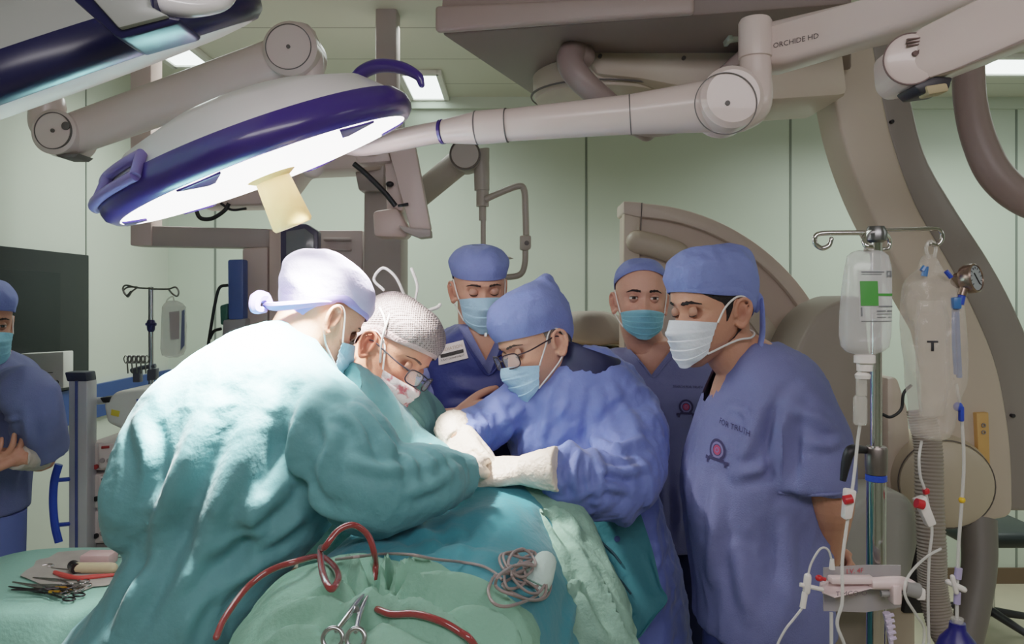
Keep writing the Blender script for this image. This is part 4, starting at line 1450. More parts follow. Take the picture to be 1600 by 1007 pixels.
def hsurf(t, z, off=0.0, n=2.25):
    """Point of the smooth head at azimuth t (0 = nose, + = the person's right) and height z."""
    t, z = np.asarray(t, float), np.asarray(z, float)
    w, f, b = hdim(z)
    yc = b + .46 * (f - b)
    s, c = np.sin(t), np.cos(t)
    x = (w + off) * np.sign(s) * np.abs(s) ** (2 / n)
    cy = np.sign(c) * np.abs(c) ** (2 / n)
    y = yc + np.where(cy > 0, f - yc + off, yc - b + off) * cy
    zz = z + np.where(z > .05, off * np.clip((z - .05) / .068, 0, 1), 0)
    return np.stack([x, y, zz], -1)


def gz(a, m, s):
    return np.exp(-((a - m) / s) ** 2)


def face_detail(p):
    """Adds brow, sockets, nose, lips, cheeks to smooth head points (local frame)."""
    x, y, z = p[:, 0], p[:, 1], p[:, 2]
    fr = np.clip((y - .02) / .04, 0, 1)
    ax = np.abs(x)
    d = np.zeros(len(p))
    d += -.0115 * gz(ax, .031, .017) * gz(z, -.001, .012)
    d += .0045 * gz(ax, .03, .02) * gz(z, .020, .009)
    d += .003 * gz(x, 0, .014) * gz(z, .018, .012)
    d += .005 * gz(ax, .046, .016) * gz(z, -.03, .016)
    t = np.clip((.010 - z) / .054, 0, 1)                       # along the nose bridge
    below = np.where(z < -.044, np.exp(-((z + .044) / .0065) ** 2), 1.0)
    above = np.clip((.016 - z) / .012, 0, 1)
    wn = .0075 + .0055 * t
    d += (.003 + .021 * t ** 1.1) * np.exp(-(x / wn) ** 2) * below * above
    d += .0095 * gz(ax, .0135, .0065) * gz(z, -.042, .0085)
    d += .0045 * gz(x, 0, .022) * (gz(z, -.068, .005) + 1.1 * gz(z, -.081, .006)) - .003 * gz(x, 0, .024) * gz(z, -.0745, .0025)
    d += .004 * gz(x, 0, .018) * gz(z, -.108, .012)
    q = p.copy()
    q[:, 1] += d * fr
    return q


def frame(fwd, up=(0, 0, 1)):
    f = Vector(fwd).normalized()
    u = Vector(up)
    u = (u - f * u.dot(f)).normalized()
    r = f.cross(u)
    return Matrix((r, f, u)).transposed()


class Head:
    def __init__(s, fwd, up, local, world, k=1.0):
        s.M = frame(fwd, up)
        s.k = k
        s.o = Vector(world) - s.M @ (Vector(local) * k)
        s.A = np.array(s.M) * k
        s.ov = np.array(s.o)

    def w(s, p):
        if isinstance(p, np.ndarray):
            return p @ s.A.T + s.ov
        return s.o + s.M @ (Vector(p) * s.k)

    def loc(s, P_):
        return (P_ - s.ov) @ np.linalg.inv(s.A).T


EAR = (.078, -.012, -.016)


def head_parts(mb, H, ears=True):
    nt, zl = 72, []
    zl = list(np.linspace(-.127, .05, 62)) + [.05 + .068 * math.sin(a) for a in np.linspace(0.05, PI / 2 - .03, 22)]
    T = np.arange(nt) * 2 * PI / nt
    rs = []
    for z in zl:
        p = hsurf(T, np.full(nt, z))
        p = face_detail(p)
        rs.append([Vector(v) for v in H.w(p)])
    mb.rings(rs)
    for s in (-1, 1):
        # closed-lid bulges
        pass
    if ears:
        for s in (-1, 1):
            def e(y, z, o):
                return H.w((s * (.0715 + o), -.012 + y, -.016 + z))
            hel = [e(.010, -.006, .004), e(.010, .014, .008), e(.003, .028, .012), e(-.011, .031, .016), e(-.022, .020, .019), e(-.022, .002, .018), e(-.014, -.016, .013), e(-.002, -.030, .008), e(.007, -.024, .004)]
            mb.tube([Vector(v) for v in hel], [.0042, .0042, .0042, .0042, .0042, .0042, .0048, .0062, .005], 10, 4, rnd=True)
            mb.tube([Vector(e(-.013, .014, .012)), Vector(e(-.012, -.004, .012)), Vector(e(-.004, -.016, .008))], .0042, 8, 4, rnd=True)
            fl = [Vector(e(y, z, o)) for y, z, o in ((.006, -.026, .001), (.008, .018, .003), (-.008, .028, .009), (-.02, .012, .012), (-.014, -.014, .009))]
            nrm = (H.M @ Vector((s, .6, 0))).normalized()
            mb.prism([v - nrm * .003 for v in fl], nrm * .005, 0)


def skin_mat(name, c, rough=.5):
    return mat(name, c, rough=rough, var=.07, vscale=45, bump=.12, bscale=220, sss=.08, attr='tone', spec=.4)


def hand(mb, W, d, pn, side=1, curls=(.5, .6, .65, .7), k=1.0, r=0.0, spread=.12, thumb=(.55, .75)):
    """Hand from wrist W along d, palm facing pn; side=+1 puts the thumb on d x pn."""
    d = Vector(d).normalized()
    pn = Vector(pn); pn = (pn - d * pn.dot(d)).normalized()
    lat = d.cross(pn) * side
    W = Vector(W)
    rs = []
    for a, hw, th in ((-.03, .026, .02), (.0, .027, .019), (.03, .036, .0165), (.06, .0415, .0145), (.085, .0415, .0125), (.097, .036, .009)):
        rs.append(ell(W + d * a * k, lat * (hw * k + r), pn * (th * k + r), 20, 2.6))
    mb.rings(rs)
    for i, (o, ln, fr) in enumerate(((.031, .074, .0088), (.0105, .082, .009), (-.0105, .076, .0086), (-.030, .060, .0076))):
        dirn = (d + lat * (o / .031) * spread).normalized()
        p = W + d * (.086 - .006 * (i in (0, 3)) - .004 * (i == 3)) * k + lat * o * k
        pts = [p - d * .03 * k, p]
        ang = 0
        for j, f in enumerate((.46, .31, .25)):
            ang += curls[i] * (1.0, 1.05, .7)[j]
            v = dirn * math.cos(ang) + pn * math.sin(ang)
            p = p + v * ln * f * k
            pts.append(p)
        mb.tube(pts, [fr * k * q + r for q in (1.05, 1.1, 1.0, .93, .78)], 12, 4, rnd=True)
    p = W + d * .018 * k + lat * .026 * k + pn * .004
    v1 = (d * math.cos(thumb[0] * 1.3) + lat * math.sin(thumb[0] * 1.3) + pn * .25).normalized()
    q1 = p + v1 * .045 * k
    v2 = (v1 * .8 + d * .45 + pn * thumb[1] * .5).normalized()
    q2 = q1 + v2 * .034 * k
    v3 = (v2 + pn * thumb[1] * .4 - lat * .15).normalized()
    q3 = q2 + v3 * .027 * k
    mb.tube([p - v1 * .015, p, q1, q2, q3], [.016 * k + r, .0155 * k + r, .0115 * k + r, .0105 * k + r, .0085 * k + r], 12, 4, rnd=True)


class Person:
    """One continuous body mesh; hair, eyes and clothing hang under it."""

    def __init__(s, name, label, loc, skin, H, stubble=.0, redness=.0, group=None):
        s.H = H
        s.skin = skin
        s.stub, s.red = stubble, redness
        s.head = MB()
        s.fine = MB()
        s.coarse = MB()
        s.root = thing(name, label, 'person', loc, group)
        head_parts(s.head, H)

    def neck(s, base, r0=.055, r1=.066):
        H = s.H
        s.head.tube([H.w((0, -.028, -.02)), H.w((0, -.026, -.075)), Vector(H.w((0, -.03, -.11))).lerp(Vector(base), .4), Vector(base), Vector(base) + Vector((0, 0, -.08))], [r0, r0, r0, r1, r1 * 1.3], 24, 5)

    def finish(s):
        Vh, Qh = remesh(s.head, .0030, 2, .45)
        Vs, Qs = [Vh], [Qh]
        n = len(Vh)
        for mb, vx in ((s.fine, .0034), (s.coarse, .010)):
            if mb.v:
                V, Q = remesh(mb, vx, 2, .45)
                Vs.append(V); Qs.append(Q + n)
                n += len(V)
        V, Q = np.vstack(Vs), np.vstack(Qs)
        me = mesh_np('body', V, Q)
        col = np.ones((n, 4))
        L = s.H.loc(Vh)
        x, y, z = L[:, 0], L[:, 1], L[:, 2]
        c = np.ones((len(L), 3))
        face = np.clip((y - .0) / .04, 0, 1) * (z > -.14)
        st = s.stub * face * np.clip((-.045 - z) / .02, 0, 1) * (1 - .6 * gz(np.abs(x), .04, .014) * gz(z, -.05, .02))
        c *= (1 - st[:, None] * np.array([.5, .42, .36]))
        con = gz(y, -.016, .011) * gz(z, -.016, .014) * (np.abs(x) > .0745)  # ear-hollow shade put into the skin tone
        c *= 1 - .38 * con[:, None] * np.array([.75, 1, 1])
        rd = (s.red + .5) * .22 * (gz(np.abs(x), .04, .02) * gz(z, -.035, .02) * face + gz(x, 0, .016) * gz(z, -.04, .018) * face + gz(np.abs(x), .085, .012) * (np.abs(x) > .077))
        c *= 1 - rd[:, None] * np.array([-.05, .55, .6])
        eye = gz(np.abs(x), .031, .015) * gz(z, -.002, .011) * face
        c *= 1 - .28 * eye[:, None] * np.array([.8, 1, 1])
        lip = gz(x, 0, .02) * gz(z, -.0745, .009) * face
        c *= 1 - lip[:, None] * np.array([.08, .4, .35])
        nost = gz(np.abs(x), .007, .004) * gz(z, -.0505, .003) * (y > .09)
        c *= 1 - .7 * nost[:, None]
        col[:len(L), :3] = np.clip(c, 0, 1.2)
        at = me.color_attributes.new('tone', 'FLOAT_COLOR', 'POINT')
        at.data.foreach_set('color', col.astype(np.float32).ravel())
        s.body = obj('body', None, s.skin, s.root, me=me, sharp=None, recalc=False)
        s.hb = bvh_np(Vh, Qh)
        return s

    # ---- things on the head
    def on_face(s, x, z, lift):
        """World point on the front of the face at local x, z."""
        H = s.H
        o = Vector(H.w((x, .2, z)))
        d = -(H.M @ Vector((0, 1, 0)))
        h = s.hb.ray_cast(o, d)
        p = h[0] if h[0] is not None else Vector(H.w((x, .085, z)))
        return p - d * lift

    def eyes(s, closed=True, sides=(-1, 1), gaze=(0, 1, -.05)):
        for sd in sides:
            H = s.H
            c = Vector(H.w((sd * .031, .0715, -.001)))
            if not closed:
                mb = MB()
                g = (H.M @ Vector(gaze)).normalized()
                rr = .0125
                for rng, mi in ((np.linspace(.01, .17, 3), 2), (np.linspace(.17, .47, 4), 1), (np.linspace(.47, 1.5, 8), 0)):
                    mb.lathe([(rr * math.sin(a), rr * math.cos(a)) for a in rng] if mi else [(rr * math.sin(a), rr * math.cos(a)) for a in rng] + [(0, 0)], c, g, 24, mi=mi)
                obj('eye', mb, [mat('eye_white', (212, 200, 194), rough=.25), mat('iris_brown', (62, 40, 28), rough=.2), mat('pupil', (10, 8, 8), rough=.1)], s.root)
            mb = MB()
            f, u = H.M @ Vector((0, 1, 0)), H.M @ Vector((0, 0, 1))
            r_ = H.M @ Vector((1, 0, 0))
            lo = -.62 if closed else .28

            def shell(e0, e1, rr):
                rows = []
                for e in np.linspace(e0, e1, 7):
                    row = []
                    for a in np.linspace(-1.25, 1.25, 17):
                        sag = (e1 if e1 > e0 else e0)
                        ee = e * (1 - .25 * (a / 1.25) ** 2) if not closed else e + (.35 * (a / 1.25) ** 2 if e < 0 else 0)
                        row.append(c + (r_ * math.sin(a) * math.cos(ee) + f * math.cos(a) * math.cos(ee) + u * math.sin(ee)) * rr)
                    rows.append(row)
                mb.rings(rows, cap=False, closed=False)
            shell(lo, 1.25, .0140)
            shell(-.5 if closed else -.22, -1.25, .0138)
            obj('eyelid', mb, s.skin_plain(), s.root, sharp=None)
            mb = MB()
            e = lo
            lash = []
            for a in np.linspace(-1.15, 1.15, 9):
                ee = e * (1 - .25 * (a / 1.25) ** 2) if not closed else e + .35 * (a / 1.25) ** 2
                lash.append(c + (r_ * math.sin(a) * math.cos(ee) + f * math.cos(a) * math.cos(ee) + u * math.sin(ee)) * .0146)
            mb.tube(lash, [.0004, .0012, .0014, .0012, .0004], 6, 2)
            obj('eyelashes', mb, mat('lash_dark', (30, 20, 18), rough=.6), s.root)

    def skin_plain(s):
        """Skin without the painted tone, for the lids."""
        nm = s.skin.name + '_lid'
        if nm in MATS:
            return MATS[nm]
        c = s.tone
        return mat(nm, tuple(v * .86 for v in c), rough=.5, var=.05, vscale=60)

    def brows(s, color=(46, 34, 30), thick=1.0, sides=(-1, 1), rise=0.0):
        for sd in sides:
            mb = MB()
            pts = []
            for t in np.linspace(0, 1, 9):
                x = sd * (.013 + .040 * t)
                z = .0185 + .0038 * math.sin(min(t * 1.25, 1.2) * PI * .5) - .006 * max(0, t - .6) / .4 + rise * t
                pts.append((x, z))
            top, bot = [], []
            for t, (x, z) in zip(np.linspace(0, 1, 9), pts):
                h = .0042 * thick * (1 + .25 * math.sin(t * 23 + sd)) * (1 - .75 * t ** 2) * (.75 + .25 * min(1, t * 4))
                top.append(s.on_face(x, z + h, .0008)); bot.append(s.on_face(x, z - h * .8, .0008))
            mid = [s.on_face(x, z, .0026) for x, z in pts]
            mb.rings([bot, mid, top], cap=False, closed=False)
            obj('eyebrow', mb, mat('brow_%d_%d_%d' % color, color, rough=.8, var=.35, vscale=300, bump=.6, bscale=500), s.root, sharp=None)

    def patch(s, name, material, t0, t1, zlo, zhi, off=.003, nt=40, nz=14, rough=.0015, seed=0.):
        """Hair: an offset shell of the skull between azimuths t0..t1 and heights zlo(t)..zhi(t)."""
        rows = []
        T = np.linspace(t0, t1, nt)
        lo, hi = np.array([zlo(t) for t in T]), np.array([zhi(t) for t in T])
        for k in np.linspace(0, 1, nz):
            z = lo + (hi - lo) * k
            p = hsurf(T, z, off * (1 if 0 < k < 1 else .2))
            rows.append(p)
        V = np.vstack(rows)
        Q = np.array([[j * nt + i, j * nt + i + 1, (j + 1) * nt + i + 1, (j + 1) * nt + i] for j in range(nz - 1) for i in range(nt - 1)])
        N = V * np.array([1, 1, .3]); N /= np.linalg.norm(N, axis=1)[:, None]
        V = V + N * (noise3(V * 160 + seed) * rough)[:, None]
        return obj(name, None, material, s.root, me=mesh_np(name, s.H.w(V), Q), sharp=None)

    def cap(s, material, front=.045, side=.030, back=-.045, height=0.012, bulge=(), band=True, noise_amp=.004, fold_axis=(0, 0, 1), off0=.005, name='surgical_cap', crown=1.0, label=None, fscale=14):
        """Cloth cap: edge heights at front, side and back; bulges are (local direction, amount, spread)."""
        nt, nz = 88, 40
        T = np.arange(nt) * 2 * PI / nt
        c = np.cos(T)
        edge = np.where(c > 0, side + (front - side) * np.abs(c) ** 1.3, side + (back - side) * np.abs(c) ** 1.2)
        rows = []
        for k in range(nz + 1):
            q = k / nz
            a = q * PI / 2
            z = edge + (.118 - edge) * np.sin(a * .985)
            off = off0 + height * np.sin(min(q * 2.2, 1) * PI / 2)
            p = hsurf(T, np.minimum(z, .1177), off)
            p[:, 2] += (crown - 1) * np.clip(p[:, 2] - .03, 0, 1)
            rows.append(p)
        V = np.vstack(rows)
        q = np.repeat(np.linspace(0, 1, nz + 1), nt)
        D = V / (np.linalg.norm(V, axis=1)[:, None])
        for d, amt, sp in bulge:
            d = np.array(Vector(d).normalized())
            V = V + np.clip(q * 3.5, 0, 1)[:, None] * (amt * np.exp(-((1 - D @ d) / sp)))[:, None] * d
        Q = [[j * nt + i, j * nt + (i + 1) % nt, (j + 1) * nt + (i + 1) % nt, (j + 1) * nt + i] for j in range(nz) for i in range(nt)]
        Q = np.array(Q)
        N = normals(V, Q)
        if (N * D).sum() < 0:
            N = -N
        folds(V, N, noise_amp, fscale, fold_axis, 3.0, hash(name + str(s.H.ov[0])) % 17 * 0 + s.H.ov[0] * 5, 2, mask=np.clip(q * 3, 0.15, 1) * np.clip((1 - q) * 4, 0, 1))
        me = mesh_np(name, s.H.w(V), Q)
        bm = bmesh.new(); bm.from_mesh(me)
        bm.verts.ensure_lookup_table()
        bm.faces.new([bm.verts[nz * nt + i] for i in range(nt)])
        bm.to_mesh(me); bm.free()
        o = obj(name, None, material, s.root, me=me, sharp=None, label=label)
        s.cap_edge = (T, edge)
        if band:
            mb = MB()
            rs = []
            for dz, of in ((-.002, off0 + .0005), (.0, off0 + .0022), (.016, off0 + .0042), (.022, off0 + .0035), (.0225, off0 + .001)):
                p = hsurf(T, edge + dz, of)
                rs.append([Vector(v) for v in s.H.w(p)])
            mb.rings(rs, cap=False)
            obj('cap_band', mb, band if not isinstance(band, bool) else material, o, sharp=None)
        return o

    def mask(s, material, tm=1.18, top=-.006, bot=-.124, inner=None, pleats=4, amp=.0022, tilt=0.0, loops='ear', loop_mat=None, seed=0., side_hi=-.034, side_lo=-.088, tent=.022, off=.006):
        nt, nz = 49, 41
        T = np.linspace(-tm, tm, nt)
        u = T / tm
        pz = np.array([-.14, -.12, -.1, -.075, -.045, -.02, .0, .02])
        pf = np.array([.086, .096, .1025, .1075, .108, .0985, .091, .09])
        rows = []
        for k in np.linspace(0, 1, nz):
            zt = top + (side_hi - top) * np.abs(u) ** 1.6
            zb = bot + (side_lo - bot) * np.abs(u) ** 2.6
            z = zb + (zt - zb) * k
            zc_ = np.maximum(z, -.116)
            p = hsurf(T, zc_, off)
            w, f, b = hdim(zc_)
            ff = np.interp(z, pz, pf)
            kk = np.clip(np.cos(T), 0, 1) ** 1.2
            p[:, 1] += (ff - f) * kk
            p[:, 2] = z
            p[:, 1] += tent * np.exp(-(p[:, 0] / .024) ** 2) * np.exp(-((z + .038) / .026) ** 2) * .75
            p[:, 0] *= 1 + .16 * np.exp(-((z + .108) / .03) ** 2)
            ph = (k * (pleats + 1)) % 1.0
            env = math.sin(min(max(k, .02), .98) * PI) ** .5
            p[:, 1] += amp * env * (1.3 * ph - .5) * np.clip(np.cos(T * .9), 0, 1)
            rows.append(p)
        V = np.vstack(rows)
        Q = np.array([[j * nt + i, j * nt + i + 1, (j + 1) * nt + i + 1, (j + 1) * nt + i] for j in range(nz - 1) for i in range(nt - 1)])
        N = normals(V, Q)
        if (N[:, 1]).sum() < 0:
            N = -N; Q = Q[:, ::-1]
        folds(V, N, .0011, 26, (1, 0, 0), 4.0, seed, 2)
        W = s.H.w(V)
        me = thick_mesh('face_mask', W, Q, N @ (np.array(s.H.M)).T, .0016)
        o = obj('face_mask', None, material, s.root, me=me, sharp=50)
        lm = loop_mat or mat('mask_loop', (222, 218, 214), rough=.7)
        g = lambda t, z, of: Vector(s.H.w(hsurf(np.array([t]), np.array([z]), of)[0]))
        for sd in (-1, 1):
            mb = MB()
            e = lambda y, z, x: Vector(s.H.w((sd * x, y, z)))
            a, b = Vector(W[(nz - 1) * nt + (nt - 1 if sd > 0 else 0)]), Vector(W[nt - 1 if sd > 0 else 0])
            if loops == 'ear':
                mb.tube([a, e(.022, -.008, .0745), e(.004, .016, .0785), e(-.014, .024, .0785), e(-.032, .006, .084), e(-.030, -.022, .083), e(-.014, -.046, .0775), e(.012, -.066, .069), b], .0019, 8, 6)
            else:
                for (z0, q) in ((.0, 0), (1., 1)):
                    pts = [a, e(.025, .002, .0765), e(-.004, .020, .0800), e(-.026, .018, .083), e(-.042, -.004, .081)] if q else [b, e(.0, -.075, .070), e(-.04, -.075, .072), e(-.075, -.07, .045), e(-.085, -.06, 0)]
                    mb.tube(pts, .0022, 8, 6)
            obj('mask_loop', mb, lm, o)
        return o

    def glasses(s, frame_m, w=.052, h=.034, z=-.008, y=.108, lens=True, tilt=.0, r=.0016, temple=True):
        H = s.H
        g = MB()
        e = lambda x, yy, zz: Vector(H.w((x, yy, zz)))
        rings = {}
        for sd in (-1, 1):
            pts = []
            for k in range(20):
                a = 2 * PI * k / 20
                cx = math.copysign(abs(math.cos(a)) ** .6, math.cos(a)) * w / 2
                cz = math.copysign(abs(math.sin(a)) ** .6, math.sin(a)) * h / 2
                x = sd * .0345 + cx
                pts.append(e(x, y - abs(x) ** 2 * 4.0, z + cz))
            rings[sd] = pts
            g.tube(pts, r, 8, 2, closed=True)
            if temple:
                ox = sd * (.0345 + w / 2)
                g.tube([e(ox, y - ox * ox * 4, z + h * .28), e(sd * .074, y - .045, z + h * .25), e(sd * .079, .02, z + .012), e(sd * .081, -.015, z + .012), e(sd * .079, -.04, z - .012)], [r, r * 1.1, r * 1.1, r, r], 8, 5)
        g.tube([e(-.0345 + w / 2, y - .001, z + .004), e(0, y + .004, z + .007), e(.0345 - w / 2, y - .001, z + .004)], r, 8, 4)
        o = obj('glasses', g, frame_m, s.root)
        if lens:
            for sd in (-1, 1):
                mb = MB(); n = len(rings[sd])
                d = H.M @ Vector((0, .0006, 0))
                mb.add([p - d for p in rings[sd]] + [p + d for p in rings[sd]], [list(range(n)), list(range(2 * n - 1, n - 1, -1))])
                obj('lens', mb, mat('spectacle_lens', (235, 235, 235), rough=.02, alpha=.16, spec=1.0), o)
        return o

    def tube(s, name, pts, r, m, parent=None, flat=None, n=8, sub=6, label=None):
        mb = MB(); mb.tube(pts, r, n, sub, flat=flat, rnd=True)
        return obj(name, mb, m, parent or s.root, label=label)


def ringset(rows, depth, n=36, p=2.3, yaw=0.0):
    """Torso volume: rows of (px, py, half width in px, distance) with depth half-thickness (number or list)."""
    rs = []
    for i, row in enumerate(rows):
        x, y, hw, Y = row[:4]
        d = row[4] if len(row) > 4 else depth
        ang = row[5] if len(row) > 5 else 0.0           # in-picture tilt of the ring, degrees
        k = hw * Y / F
        a = math.radians(ang)
        u = Vector((k * math.cos(a) * math.cos(yaw), k * math.sin(yaw), -k * math.sin(a)))
        v = Vector((-d * math.sin(yaw), d * math.cos(yaw), 0))
        rs.append(ell(P(x, y, Y), u, v, n, p))
    cols = list(zip(*rs))
    cols = [catmull(c, 5) for c in cols]
    return [[c[j] for c in cols] for j in range(len(cols[0]))]


def shrink(rows, f):
    return [(r[0], r[1], max(r[2] * f, 4), r[3]) + ((r[4] * f - .01,) if len(r) > 4 else ()) + tuple(r[5:]) for r in rows]


M_gown_green = mat('gown_green', (92, 144, 150), rough=.72, var=.07, vscale=5, bump=.2, bscale=70, sheen=.1, crumple=.55, cscale=7)
M_gown_blue = mat('gown_blue', (100, 116, 184), rough=.66, var=.06, vscale=5, bump=.2, bscale=70, sheen=.1, crumple=.6, cscale=8)
M_scrub = mat('scrub_lilac', (108, 114, 162), rough=.78, var=.06, vscale=8, bump=.3, bscale=400, crumple=.3, cscale=6)
M_scrub2 = mat('scrub_slate', (110, 114, 156), rough=.78, var=.06, vscale=8, bump=.3, bscale=400, crumple=.3, cscale=6)
M_scrub_g = mat('scrub_grey_blue', (96, 104, 146), rough=.8, var=.06, vscale=8, bump=.3, bscale=400, crumple=.3, cscale=6)
M_trs = mat('trouser_blue', (52, 62, 116), rough=.8, var=.08, vscale=8)
M_trs2 = mat('trouser_navy', (34, 44, 84), rough=.8, var=.08, vscale=8)
M_vest = mat('lead_vest_navy', (42, 50, 108), rough=.55, var=.08, vscale=10, bump=.15, bscale=60)
M_cap_blue = mat('cap_blue', (112, 126, 188), rough=.75, var=.05, vscale=10, bump=.2, bscale=140, crumple=.35, cscale=14)
M_cap_lilac = mat('cap_lilac', (198, 192, 232), rough=.75, var=.04, vscale=10, bump=.2, bscale=140, crumple=.35, cscale=14)
M_mask_blue = mat('mask_blue', (156, 192, 218), rough=.75, var=.06, vscale=18, bump=.2, bscale=160)
M_mask_cyan = mat('mask_cyan', (124, 184, 206), rough=.75, var=.06, vscale=18, bump=.2, bscale=160)
M_mask_white = mat('mask_white', (214, 220, 228), rough=.75, var=.05, vscale=18, bump=.2, bscale=160)
M_loop = mat('mask_loop', (222, 218, 214), rough=.7)
M_glove = mat('latex_glove', (232, 214, 196), rough=.45, var=.06, vscale=25, bump=.5, bscale=90)
M_hair_dk = mat('hair_dark', (28, 22, 22), rough=.6, var=.4, vscale=150, bump=.8, bscale=320)
M_hair_gr = mat('hair_grey', (112, 100, 96), rough=.7, var=.4, vscale=150, bump=.8, bscale=320)
M_shoe = mat('clog_white', (206, 204, 198), rough=.4)


def legs(per, pts, r=(.085, .06, .05), m=M_trs, shoes=True):
    """Two trouser legs: pts = [(hip, ankle), ...] world points."""
    for hip, ank in pts:
        hip, ank = Vector(hip), Vector(ank)
        knee = hip.lerp(ank, .5)
        per.coarse.tube([hip.lerp(ank, .16), knee, ank], [r[0] * .85, r[1] * .8, r[2] * .7], 14, 5, rnd=True)
        mb = MB(); mb.tube([hip, knee, ank + Vector((0, 0, .03))], [r[0], r[1] * 1.15, r[2] * 1.3], 18, 5)
        obj('trouser_leg', mb, m, per.root, sharp=60)
        if shoes:
            f = per.H.M @ Vector((0, 1, 0)); f = Vector((f.x, f.y, 0)).normalized()
            mb = MB()
            c = Vector((ank.x, ank.y, 0))
            sdv = Vector((-f.y, f.x, 0))
            mb.rings([ell(c + f * .05 + Vector((0, 0, z)), f * a, sdv * b, 20, 2.4) for z, a, b in ((.0, .135, .046), (.03, .135, .048), (.05, .125, .045), (.07, .09, .04), (.085, .05, .035))])
            obj('shoe', mb, M_shoe, per.root)
def vcut(b, l, r, Y, yback):
    """Half-spaces of a V neckline seen from the front: bottom, upper corners (photo points on plane Y), nothing behind yback."""
    pb, pl, pr = P(*b, Y), P(*l, Y), P(*r, Y)
    yv = Vector((0, 1, 0))
    nl = (pl - pb).cross(yv); nr = (pr - pb).cross(yv)
    mid = (pl + pr) / 2
    if (mid - pb).dot(nl) > 0:
        nl = -nl
    if (mid - pb).dot(nr) > 0:
        nr = -nr
    return [(pb, nl), (pb, nr), ((0, yback, 0), (0, 1, 0))]


def gloves(per, hands, cuff=True):
    for h in hands:
        g = MB(); hand(g, *h[:3], side=h[3], curls=(.12, .15, .18, .2), thumb=(.12, .4), r=.0022)
        d = Vector(h[1]).normalized()
        if cuff:
            g.tube([Vector(h[0]) - d * .07, Vector(h[0]) - d * .03, Vector(h[0]) + d * .012], [.04, .036, .031], 20, 4)
        V, Q = remesh(g, .0036, 2)
        obj('glove', None, M_glove, per.root, me=mesh_np('glove', V, Q), sharp=None)


def crest(per, bv, c, u, v, words, wsize, wc, name='emblem'):
    """Round printed crest with a red centre over a ribbon, and a line of lettering above it."""
    u, v = Vector(u).normalized(), Vector(v).normalized()
    n = u.cross(v)
    c = Vector(c)
    dk, rd, lt = mat('crest_ink', (52, 48, 86), rough=.7), mat('crest_red', (170, 62, 96), rough=.7), mat('crest_pale', (118, 112, 160), rough=.7)
    R = .019

    def annulus(r0, r1, a0, a1, lift, mi):
        m = 28
        pts, fs = [], []
        for k in range(m + 1):
            a = a0 + (a1 - a0) * k / m
            d = u * math.cos(a) + v * math.sin(a)
            pts += [c + d * r0, c + d * r1]
        for k in range(m):
            fs.append([2 * k, 2 * k + 1, 2 * k + 3, 2 * k + 2])
        mb.add(drape_pts(pts, n, bv, lift), fs, mi)
    mb = MB()
    annulus(R * .82, R * 1.12, math.radians(-60), math.radians(240), .0022, 0)
    annulus(R * .56, R * .82, 0, 2 * PI, .0020, 2)
    annulus(R * .50, R * .60, 0, 2 * PI, .0024, 0)
    annulus(0.0005, R * .52, 0, 2 * PI, .0022, 1)
    annulus(R * .16, R * .26, 0, 2 * PI, .0028, 2)
    for (x0, x1, y0, y1) in ((-.95, .95, -1.15, -.82), (-1.5, -.9, -1.3, -.95), (.9, 1.5, -1.3, -.95), (-1.25, -1.0, -1.6, -1.25), (1.0, 1.25, -1.6, -1.25)):
        decal_grid(mb, c + u * (x0 + x1) / 2 * R + v * (y0 + y1) / 2 * R, u * (x1 - x0) / 2 * R, v * (y1 - y0) / 2 * R, lambda a, b: (a, b), 4, 2, bv, .0022, 0)
    obj(name, mb, [dk, rd, lt], per.root, sharp=None, recalc=False)
    mb = MB()
    flat_text(mb, words, wsize, Vector(wc), u, v, lift=.002, bvh=bv)
    obj('lettering', mb, dk, per.root, sharp=None, recalc=False)


def new(name, label, base, tone, fwd, up, local, world, k=1.0, **kw):
    H = Head(fwd, up, local, world, k)
    p = Person(name, label, base, skin_mat('skin_%d_%d_%d' % tone, tone), H, **kw)
    p.tone = tone
    return p


# ------------------------------------------------------------------ man facing the lens, between the blue gown and the scrubs in front
E = new('person', 'bald man in slate scrubs, small cap and cyan mask, looking straight ahead', (P(1045, 900, 2.36).x, 2.36, 0), (206, 152, 132),
        (-.03, -1, .02), (.03, 0, 1), (0, .085, 0), P(1007, 466, 2.22), k=.97, stubble=.5, redness=.4)
E.neck(P(1030, 566, 2.34), .058, .068)
rows = [(1032, 532, 40, 2.36), (1036, 548, 62, 2.36), (1042, 562, 90, 2.36), (1046, 585, 106, 2.36), (1048, 640, 104, 2.35), (1048, 720, 98, 2.35), (1050, 800, 96, 2.35), (1050, 848, 97, 2.35)]
E.coarse.rings(ringset(shrink(rows, .86), .095))
for sx in (-1, 1):
    sh, el, wr = P(1046 + sx * 92, 588, 2.36), P(1046 + sx * 108, 715, 2.45), P(1046 + sx * 40, 800, 2.5)
    E.coarse.tube([sh, el, wr], [.045, .038, .028], 12, 4, rnd=True)
    hand(E.fine, wr, P(1046, 830, 2.52) - wr, (0, 1, 0), sx)
legs(E, [(P(1005, 830, 2.37), (P(1000, 900, 2.37).x, 2.37, .08)), (P(1090, 830, 2.37), (P(1095, 900, 2.37).x, 2.37, .08))], m=M_trs2, r=(.1, .08, .06))
E.finish()
E.eyes(closed=False, gaze=(0, 1, -.02))
E.brows((40, 30, 30), 1.1)
g = MB(); g.rings(ringset(rows, .125))
for sx in (-1, 1):
    sh, el = P(1046 + sx * 92, 590, 2.36), P(1046 + sx * 110, 700, 2.43)
    g.tube([P(1046 + sx * 60, 572, 2.36), sh, el], [.06, .07, .066], 18, 4)
